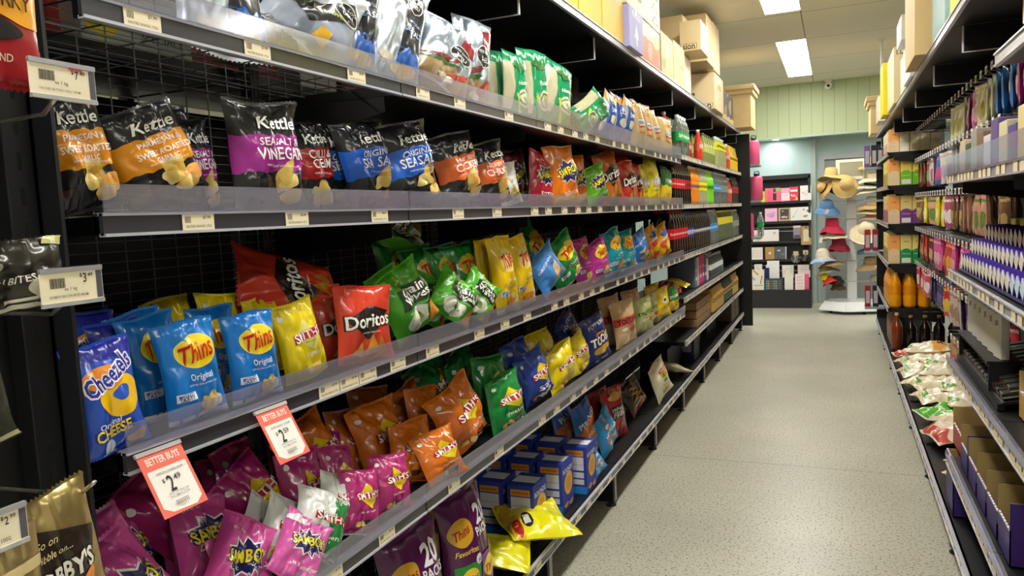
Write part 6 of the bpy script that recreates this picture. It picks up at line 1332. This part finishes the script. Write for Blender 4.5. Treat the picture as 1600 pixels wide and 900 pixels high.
for z in (2.02, 1.78, 1.50, 1.22, .94, .66):
    y = 3.66 if z < 2 else 2.75; pi_ = 0; n = 0
    while y < (7.2 if z > .7 else 5.2):
        e = empty('peg_hook', (.905, y, z)); tag(e, 'wire hook with a white price holder, %s peg row of the right run' % rowname[z], 'hook', 'peg hooks, %s row' % rowname[z])
        link(bpy.data.objects.new('prong', pegM), e); link(bpy.data.objects.new('label_holder', flg), e)
        if n % 3 == 0: pi_ = pr.randrange(len(pals[z]))
        c1, c2, nm = pals[z][pi_]
        if not (z == 2.02 and 5.2 < y):
            W, H = .115, (.12 if (z == 1.50 and y < 3.6) else .19 if z != 1.22 else .21)
            if z in (1.22,) and y < 3.56: y += .135; n += 1; COL.objects.unlink(e); [COL.objects.unlink(c) for c in list(e.children)]; continue
            me, sl = hang_mesh(c1, c2, W, H, .03, pi_ * 3 + 1)
            cnt = 2 if n % 2 else 1
            for q in range(cnt):
                o = bpy.data.objects.new('sweet_packet', me); link(o)
                M = Matrix(((0, 1, 0), (-1, 0, 0), (0, 0, 1))).transposed() if 0 else Matrix(((0, 1, 0), (1, 0, 0), (0, 0, 1)))
                # front faces the aisle (-x)
                R3 = Matrix(((0, 1, 0), (-1, 0, 0), (0, 0, 1)))
                o.matrix_world = Matrix.Translation((.65 + q * .06, y + pr.uniform(-.01, .01), z - H - .008)) @ (Matrix.Rotation(pr.uniform(-.35, .35), 4, 'Z') @ Matrix.Rotation(pr.uniform(-.06, .06), 4, 'Y') @ R3.to_4x4())
                tag(o, '%s sweet packet hanging in the %s peg row of the right run' % (nm, rowname[z]), 'sweet packet', '%s packets, %s peg row' % (nm, rowname[z]))
                link(bpy.data.objects.new('header_seal', sl), o)
        y += .135; n += 1
# ---------------------------------------------------------------- gift card stand at the back wall
st = empty('card_stand', (-.90, 11.72, 0)); tag(st, 'black slatted gift card stand against the pale blue wall', 'display stand')
dkm = mat('2a2a2c', .5); W2 = .575
def sp(nm, *a, m=dkm): return MB().box(*a, m).build(nm, st)
sp('base_plinth', -W2, W2, -.20, .18, 0, .26); sp('back_board', -W2, W2, .10, .12, .26, 1.88); sp('side_panel', W2 - .03, W2, -.02, .14, .26, 1.9); sp('side_panel', -W2, -W2 + .03, -.02, .14, .26, 1.9); sp('top_rail', -W2, W2, -.02, .12, 1.86, 1.92)
rz_ = [1.60, 1.30, 1.0, .72, .42 + .0]
cz = [1.565, 1.285, .995, .73, .462]
for z in (1.54, 1.255, .965, .70, .43): sp('card_rail', -W2 + .03, W2 - .03, -.02, .10, z - .035, z)
for z in (.30,): sp('card_rail', -W2 + .03, W2 - .03, -.06, .10, z - .03, z)
wm = mat('c9ccd0', .3, .6)
for z in (1.10, 1.16, .52, .60, .36 + .0): sp('wire_rail', -W2 + .03, W2 - .03, .05, .056, z, z + .008, m=wm)
cn = [0]
def card(x, z, w_, h_, col, label, art=(), y=11.70, d_=.012, name='gift_card', cat='gift card', tilt=.06):
    o = MB(); o.box(-w_ / 2, w_ / 2, -d_ / 2, d_ / 2, 0, h_, mat(col, .55), bev=.001)
    if art: flat_art(o, list(art), (0, -d_ / 2, 0), (1, 0, 0), (0, 0, 1), w_, h_, (0, -1, 0), .0008, lambda c: mat(c, .55))
    o = o.build(name); o.location = (x, y, z); o.rotation_euler.x = -tilt; tag(o, label, cat); return o
fx = lambda px: (-1.154 + (px - 1172) * (.845 / 96))
# row 1
card(fx(1203), 1.541, .12, .20, 'f0708c', 'plain pink gift bag in the top row of the card stand', [PL([(-.3, .0), (.3, .0), (.2, .8), (-.2, .8)], 'ee5c80')])
card(fx(1214), 1.541, .11, .20, 'f06a8a', 'pink card with dark green squares in the top row', [PL([(-.4, .7), (-.1, .7), (-.1, .95), (-.4, .95)], '2a5a3a'), PL([(.0, .75), (.45, .75), (.45, .98), (.0, .98)], '8ac84a'), PL([(-.45, .1), (-.02, .1), (-.02, .6), (-.45, .6)], '3a3a34')])
card(fx(1228), 1.541, .13, .19, 'f2a8c8', 'light pink card with a white panel in the top row', [PL([(-.4, .1), (.4, .1), (.4, .6), (-.4, .6)], 'f6eef2'), T('happy', 0, .45, .6, 'e07aa8'), T('birthday', 0, .25, .6, 'e07aa8')])
card(fx(1241), 1.541, .12, .20, 'e2445e', 'red and pink card with a yellow corner in the top row', [PL([(-.4, .65), (.4, .65), (.4, .8), (-.4, .8)], 'f6e2e4'), T('fun', -.1, .4, .5, 'f6e6e6', 0, .06), PL([(.1, .05), (.45, .05), (.28, .35)], 'f2d22a')])
card(fx(1259), 1.541, .15, .21, 'f0eeec', 'white card with a pencil sketched flower ring, top right of the stand', [E(.0, .5, .25, .25, 'd4c0c0', .3), E(.0, .5, .19, .19, 'f0eeec', .1), T('love', 0, .5, .2, '7a6a6a')])
card(fx(1190), 1.541, .10, .16, 'c9e03a', 'lime green tag partly behind the pink flask', [E(0, .5, .3, .3, '8ac020', .3)])
# row 2
card(fx(1205), 1.256, .17, .19, 'f0bcd8', 'pink card with lilac flowers in the second row', [E(.0, .5, .3, .25, 'd8a0d8', .3), E(.1, .4, .12, .1, 'c088d0', .3)])
card(fx(1226), 1.256, .17, .19, 'bfa98a', 'kraft framed card with a dark night scene in the second row', [PL([(-.35, .12), (.35, .12), (.35, .9), (-.35, .9)], '4a4448'), E(-.1, .3, .14, .1, 'd9c0b0', .3), E(.15, .28, .1, .1, 'c8b49a', .3), E(-.15, .75, .05, .05, 'f0e8d8')])
card(fx(1243), 1.256, .14, .19, 'eeecea', 'white card with a thin sprig in the second row', [PL([(-.3, .2), (-.27, .2), (.2, .8), (.17, .8)], '9a9a94'), E(-.2, .3, .08, .06, 'a8a49a', .3)])
card(fx(1259), 1.256, .14, .19, 'f0eeec', 'white card with brown leaves in the second row', [E(-.05, .3, .2, .14, 'b89a74', .3), E(.2, .7, .12, .16, '8a8a80', .4), E(-.2, .8, .08, .1, '9a9a90', .4)])
# row 3
card(fx(1181), .966, .1, .17, 'ece4de', 'cream card end at the left of the third row', [E(0, .5, .3, .3, 'c8b8a4', .4)])
card(fx(1199), .966, .31, .17, 'efe6e4', 'wide cream envelope pack in the third row', [E(-.25, .4, .06, .06, 'd0b8b4', .3), E(.3, .7, .06, .06, 'd0b8b4', .3)])
card(fx(1245), .99, .10, .19, '8f8a94', 'grey bow pack hanging in the third row', [PL([(-.5, .0), (.5, 0), (.4, .3), (-.4, .3)], '55505c'), BD(.85, 1, 'd8cdb4', 0, 1)], d_=.03)
card(fx(1259), .90, .14, .27, 'b8945c', 'tall kraft envelope hanging at the right of the third row', [PL([(-.28, .18), (.28, .18), (.28, .82), (-.28, .82)], 'd9cdb4'), E(0, .93, .12, .08, '6a5030')])
# row 4
card(fx(1181), .701, .17, .18, 'ece6de', 'cream card with small dots in the fourth row', [E(-.3 + .2 * (k % 4), .3 + .2 * (k // 4), .03, .03, '8a9a7a') for k in range(12)])
card(fx(1202), .701, .13, .18, 'b08a50', 'kraft card with a pale star in the fourth row', [ST(0, .5, .2, .2, 5, 'e8dcc4', .5, 0)])
card(fx(1219), .701, .16, .18, '5a6068', 'slate card with a white bird in the fourth row', [E(-.15, .7, .12, .07, 'e6e6e6', .4), E(.2, .4, .14, .14, '6f767e', .3), PL([(.42, 0), (.5, 0), (.5, 1), (.42, 1)], 'd8dadc')])
def pompom(x, z, r, c, label, n=60):
    mb = MB(); rr = random.Random(int(x * 1000)); m = mat(c, .3, .6)
    for _ in range(n):
        a, b = rr.random() * 6.28, math.acos(1 - 2 * rr.random()); d = Vector((math.sin(b) * math.cos(a), math.sin(b) * math.sin(a), math.cos(b)))
        s = d.cross(Vector((.3, .5, .8))).normalized() * .006; p = d * r
        q = p * .6 + Vector((0, 0, .02)) ; mb.add([-s, s, p + s, p - s, ], [(0, 1, 2, 3)], m); mb.add([p * .7 - s, p * .7 + s, p * .3 + s + q * .2, p * .3 - s + q * .2], [(0, 1, 2, 3)], m)
    mb.lathe([(0, -r * .35), (r * .3, -r * .2), (r * .35, 0), (r * .3, r * .2), (0, r * .35)], m, 12)
    o = mb.build('gift_bow'); o.location = (x, 11.64, z); tag(o, label, 'gift bow'); MB().box(-.035, .035, .0, .006, r * .3, r * 1.3, mat('d8c090', .5)).build('header_card', o)
pompom(fx(1243), .715, .075, 'c9c9cc', 'silver tinsel bow with a cream header in the fourth row'); pompom(fx(1258), .735, .07, '8a8a8e', 'dark silver tinsel bow at the right of the fourth row')
# row 5
card(fx(1183), .431, .11, .20, 'e8e8e0', 'narrow white card left in the fifth row', [E(0, .5, .2, .4, 'c8ccb8', .2)])
card(fx(1205), .431, .17, .19, 'f0e9e6', 'white card with red loops in the fifth row', [E(-.15, .55, .14, .14, 'd0705a', .3), E(.15, .55, .14, .14, 'd0705a', .3), E(-.15, .55, .08, .08, 'f0e9e6', .3), E(.15, .55, .08, .08, 'f0e9e6', .3)])
card(fx(1230), .431, .16, .18, 'e9e6dc', 'white card with a faint green wreath in the fifth row', [E(0, .5, .3, .3, 'cdd4bc', .1), E(0, .5, .23, .23, 'e9e6dc', .1)])
card(fx(1255), .431, .17, .18, 'efe6e2', 'plain pale pink card in the fifth row', [T('thank you', 0, .6, .5, 'b8a8a4')])
# bottom tray
card(fx(1180), .262, .24, .30, 'f0e6d4', 'tall cream gift bag with blue and gold strokes at the bottom left', [PL([(-.4, .7), (-.3, .75), (.0, .5), (-.1, .45)], '8ab0cc'), PL([(-.2, .95), (-.1, .98), (.2, .75), (.1, .72)], 'c9a23c'), PL([(.25, .3), (.3, .3), (.4, .7), (.35, .7)], '5a5a5a'), PL([(-.1, .18), (.4, .2), (.4, .26), (-.1, .24)], '9ac0d0')], y=11.58, name='gift_bag', cat='gift bag')
card(fx(1197), .40, .07, .18, '24285c', 'navy box edge at the bottom of the stand', y=11.66, name='gift_box', cat='gift box')
card(fx(1207), .42, .17, .26, 'eeecee', 'plain white sheet standing above the patterned bag', y=11.69)
card(fx(1208), .262, .26, .17, '3a4a5a', 'dark patterned gift bag at the bottom of the stand', [E(-.35 + .1 * (k % 8), .15 + .2 * (k // 8), .04, .05, ['6aa8b8', 'b8a24a', '9a4a5a', '5a8a6a'][k % 4], .3, 0, k) for k in range(32)], y=11.56, name='gift_bag', cat='gift bag')
card(fx(1232), .262, .12, .24, 'e9e4da', 'tall ivory gift bag right of the patterned one', y=11.58, name='gift_bag', cat='gift bag')
card(fx(1249), .262, .13, .23, 'f2dfe0', 'white and pink patterned gift bag at the bottom right', [E(-.2 + .2 * (k % 3), .2 + .2 * (k // 3), .05, .05, 'e08a9a', .3, 0, k) for k in range(12)], y=11.56, name='gift_bag', cat='gift bag')
card(fx(1256), .262, .12, .22, 'ee6a8c', 'bright pink gift bag behind the patterned one', y=11.64, name='gift_bag', cat='gift bag')

# ---------------------------------------------------------------- hat stand
hs = empty('hat_stand', (.20, 11.15, 0)); tag(hs, 'white rotating hat stand with a broad angular foot', 'hat stand')
wh = mat('e9ebec', .35); wire = mat('dfe2e4', .3, .3)
mb = MB(); N = 6; r0, r1 = .44, .36
vs = [(r0 * math.cos(PI / 3 * k + .3), .8 * r0 * math.sin(PI / 3 * k + .3), .055) for k in range(N)] + [(r1 * math.cos(PI / 3 * k + .3), .8 * r1 * math.sin(PI / 3 * k + .3), .16) for k in range(N)] + [(r0 * math.cos(PI / 3 * k + .3), .8 * r0 * math.sin(PI / 3 * k + .3), .04) for k in range(N)]
mb.add(vs, [tuple(range(N, 2 * N))] + [(k, (k + 1) % N, N + (k + 1) % N, N + k) for k in range(N)] + [(2 * N + k, 2 * N + (k + 1) % N, (k + 1) % N, k) for k in range(N)] + [tuple(range(3 * N - 1, 2 * N - 1, -1))], wh); mb.build('foot_plate', hs)
MB().box(-.06, .06, -.03, .03, .16, 1.93, wh, bev=.004).build('column', hs); MB().box(-.12, .12, -.06, .06, .16, .175, wh, bev=.003).build('column_plate', hs)
for a in range(4):
    c = MB(); c.lathe([(0, -.02), (.02, -.02), (.02, .02), (0, .02)], mat('1d1d1f', .4), 14, Matrix.Translation((.3 * math.cos(PI / 2 * a + .5), .26 * math.sin(PI / 2 * a + .5), .02)) @ Matrix.Rotation(PI / 2, 4, 'X')); c.build('castor', hs)
# framed mirror on top
fr = MB(); fr.box(-.15, .15, -.04, -.03, 1.80, 2.02, mat('b9b49a', .2, .3)); fr.build('mirror', hs)
fr = MB()
for a in ((-.19, -.14, 1.78, 2.05), (.14, .19, 1.78, 2.05), (-.14, .14, 2.01, 2.05), (-.14, .14, 1.78, 1.82)): fr.box(a[0], a[1], -.05, -.025, a[2], a[3], mat('ece9dc', .4), bev=.003)
fr.build('mirror_frame', hs)
def arms(z):
    for s in (-1, 1):
        m_ = MB(); m_.tube([(0, -.03, z), (s * .12, -.09, z + .0), (s * .30, -.14, z + .02), (s * .33, -.14, z + .08)], .005, wire, 8); m_.tube([(0, .03, z), (s * .12, -.03, z), (s * .30, -.08, z + .02), (s * .33, -.08, z + .08), (s * .33, -.14, z + .08)], .005, wire, 8); m_.build('wire_arm', hs)
for z in (.42, .70, .98, 1.26, 1.5): arms(z)
def hat(kind, x, y, z, label, col, band=None, tag_=None, rx=0., ry=0., rz=0., s=1., brim=.17, droop=.02, crown=.11, cr=.085):
    o = empty('sun_hat', (x, y, z)); o.rotation_euler = (rx, ry, rz); o.scale = (s, s, s); tag(o, label, 'hat')
    m = mat(col, .8, bump=.25, bscale=160, var=.06, vscale=30); seg = 36
    # crown
    if kind == 'bucket': prof = [(0, crown), (cr * .8, crown), (cr * .9, crown * .92), (cr * .98, crown * .5), (cr * 1.05, 0)]
    elif kind == 'round': prof = [(0, crown), (cr * .4, crown * .97), (cr * .75, crown * .8), (cr * .97, crown * .45), (cr * 1.03, 0)]
    else: prof = [(0, crown * .82), (cr * .35, crown * .88), (cr * .72, crown), (cr * .86, crown * .93), (cr * .97, crown * .4), (cr * 1.02, 0)]
    MB().lathe(prof, m, seg).build('crown', o)
    b = MB(); rings = 6; vs = []; fs = []
    for t in (0, 1):
        for i in range(rings + 1):
            q = i / rings; r = cr + (brim - cr) * q
            for k in range(seg):
                a = 2 * PI * k / seg; dz = -droop * q ** 1.5 * 2 + .018 * q * math.sin(2 * a + rz + x * 9) + .006 * q * math.sin(5 * a)
                vs.append((r * math.cos(a), r * math.sin(a), dz - t * .004))
        off = t * (rings + 1) * seg
        for i in range(rings):
            for k in range(seg):
                k2 = (k + 1) % seg; f = (off + i * seg + k, off + i * seg + k2, off + (i + 1) * seg + k2, off + (i + 1) * seg + k); fs.append(f if t else f[::-1])
    o1 = rings * seg; o2 = (2 * rings + 1) * seg
    for k in range(seg): fs.append((o1 + k, o1 + (k + 1) % seg, o2 + (k + 1) % seg, o2 + k))
    b.add(vs, fs, m, True); b.build('brim', o)
    if band: MB().lathe([(cr * 1.035, .002), (cr * 1.02, .028)], mat(band, .6), seg).build('hat_band', o)
    if tag_:
        t = MB(); t.box(-.02, .02, -.002, .002, -.075, 0, mat('f3f1ee', .5), M=Matrix.Translation((tag_[0], tag_[1], tag_[2])) @ Matrix.Rotation(tag_[3] if len(tag_) > 3 else .4, 4, 'Y')); t.build('price_tag', o)
    return o
HX = lambda px: .20 + (px - 1326) * .0089
HZ = lambda py: 1.5 + (322 - py) * .0089 + (.0)
straw, straw2, cream, blue_, red_ = 'd6b674', 'c89f5c', 'e9dcbc', '5b80ac', 'c22848'
yh = 10.98
hat('fedora', HX(1298), yh, HZ(284), 'straw hat with a wide brim at the top left of the hat stand', straw, rx=-.1, ry=.05)
hat('round', HX(1288), yh - .05, HZ(302), 'brown straw hat tipped on its side with a black band on the left', straw2, '1c1a18', rx=.4, ry=-1.0, s=.85)
hat('round', HX(1305), yh - .02, HZ(300), 'dark patterned hat half hidden under the straw one', '2c2433', rx=.5, ry=.2, tag_=(.0, -.14, .0), s=.85)
hat('round', HX(1318), yh - .10, HZ(298), 'golden straw hat hanging with its brim turned to the viewer', straw, rx=1.1, ry=.7, tag_=(-.06, -.10, -.1))
hat('round', HX(1292), yh - .03, HZ(330), 'blue felt hat with a round crown and white tag', blue_, rx=.3, ry=.08, tag_=(.02, -.15, .02), droop=.035)
hat('bucket', HX(1299), yh, HZ(359), 'crimson bucket hat on the left of the stand', red_, rx=-.05, droop=.045, brim=.16)
hat('fedora', HX(1300), yh, HZ(372), 'pale cream hat brim under the crimson hat', cream, ry=-.15, crown=.06, tag_=(-.14, -.08, 0))
hat('bucket', HX(1308), yh + .02, HZ(386), 'deep crimson hat below the pale brim on the left', '8f1c38', droop=.04, brim=.14)
hat('fedora', HX(1286), yh - .02, HZ(405), 'cream crowned hat with a light blue brim and white tag', '9fb4e4', rx=.12, ry=-.12, tag_=(.02, -.15, .02), crown=.10)
o_ = hat('round', HX(1286), yh - .021, HZ(403), 'cream straw hat nested in the light blue brim', 'e6d9bd', rx=.12, ry=-.12, brim=.10, crown=.11, cr=.088)
hat('fedora', HX(1296), yh, HZ(413), 'brown straw hat under the light blue brim', 'a98a58', ry=-.18, crown=.08)
hat('fedora', HX(1290), yh, HZ(424), 'olive straw hat stacked below the brown one', '9f9670', ry=-.28, crown=.06, brim=.16)
hat('round', HX(1293), yh - .04, HZ(440), 'yellow and red child cap on the low left arm', 'd83c2e', ry=-.5, brim=.13, crown=.08, s=.8)
hat('round', HX(1288), yh - .04, HZ(436), 'yellow cap standing on the red one', 'ecd21e', ry=-.1, brim=.09, crown=.09, s=.7)
hat('round', HX(1304), yh, HZ(440), 'black and white cap on the low left arm', '2a2622', ry=-.1, brim=.12, crown=.07, s=.85)
hat('round', HX(1306), yh + .05, HZ(450), 'brown cap at the bottom of the left arms', '6a5238', ry=-.1, brim=.12, crown=.07, s=.85)
hat('fedora', HX(1357), yh, HZ(274), 'straw fedora with a wide black band at the top right of the stand', straw, '17151a', rx=.12, droop=.0, brim=.2, crown=.13, cr=.1)
hat('fedora', HX(1356), yh, HZ(290), 'ivory wide-brimmed hat under the black banded fedora', cream, rx=.1, droop=.02, brim=.19, crown=.07)
hat('fedora', HX(1352), yh, HZ(301), 'white and black trimmed hat brim, third on the right stack', 'd4d0c2', '1b1a1c', rx=.05, ry=.15, brim=.19, crown=.05)
hat('fedora', HX(1350), yh, HZ(307), 'cream brim at the bottom of the upper right stack', 'e0d6b8', rx=.02, brim=.19, crown=.04)
hat('fedora', HX(1353), yh, HZ(330), 'tan straw hat on the middle right arm', 'c9aa74', rx=.1, ry=.1, brim=.18)
hat('fedora', HX(1352), yh, HZ(339), 'cream trimmed hat beneath the tan straw hat', 'd8c496', ry=.22, brim=.18, crown=.05)
hat('fedora', HX(1354), yh, HZ(347), 'pinkish straw hat at the bottom of the middle right stack', 'd4a890', ry=.15, brim=.17, crown=.05)
hat('round', HX(1345), yh - .08, HZ(366), 'big cream cloth sun hat with a floppy brim and white tag', 'ecdcb8', rx=.7, ry=.1, s=1.15, tag_=(.12, -.1, 0), droop=.03)
hat('round', HX(1345), yh, HZ(376), 'red brim peeking out under the cream sun hat', 'c0303a', rx=.2, brim=.16, crown=.05)
hat('bucket', HX(1352), yh, HZ(394), 'slate blue felt hat on the right', '5f7890', rx=.1, droop=.02, brim=.17, crown=.12)
hat('bucket', HX(1351), yh, HZ(418), 'khaki brown bucket hat with a dark band on the right', '9a7f58', '6a5438', rx=.05, droop=.03, brim=.18, tag_=(.10, -.12, .02, .8))
hat('round', HX(1358), yh + .03, HZ(437), 'small pale straw hat on the lowest right arm', 'cfc3a0', brim=.1, crown=.05, s=.8)
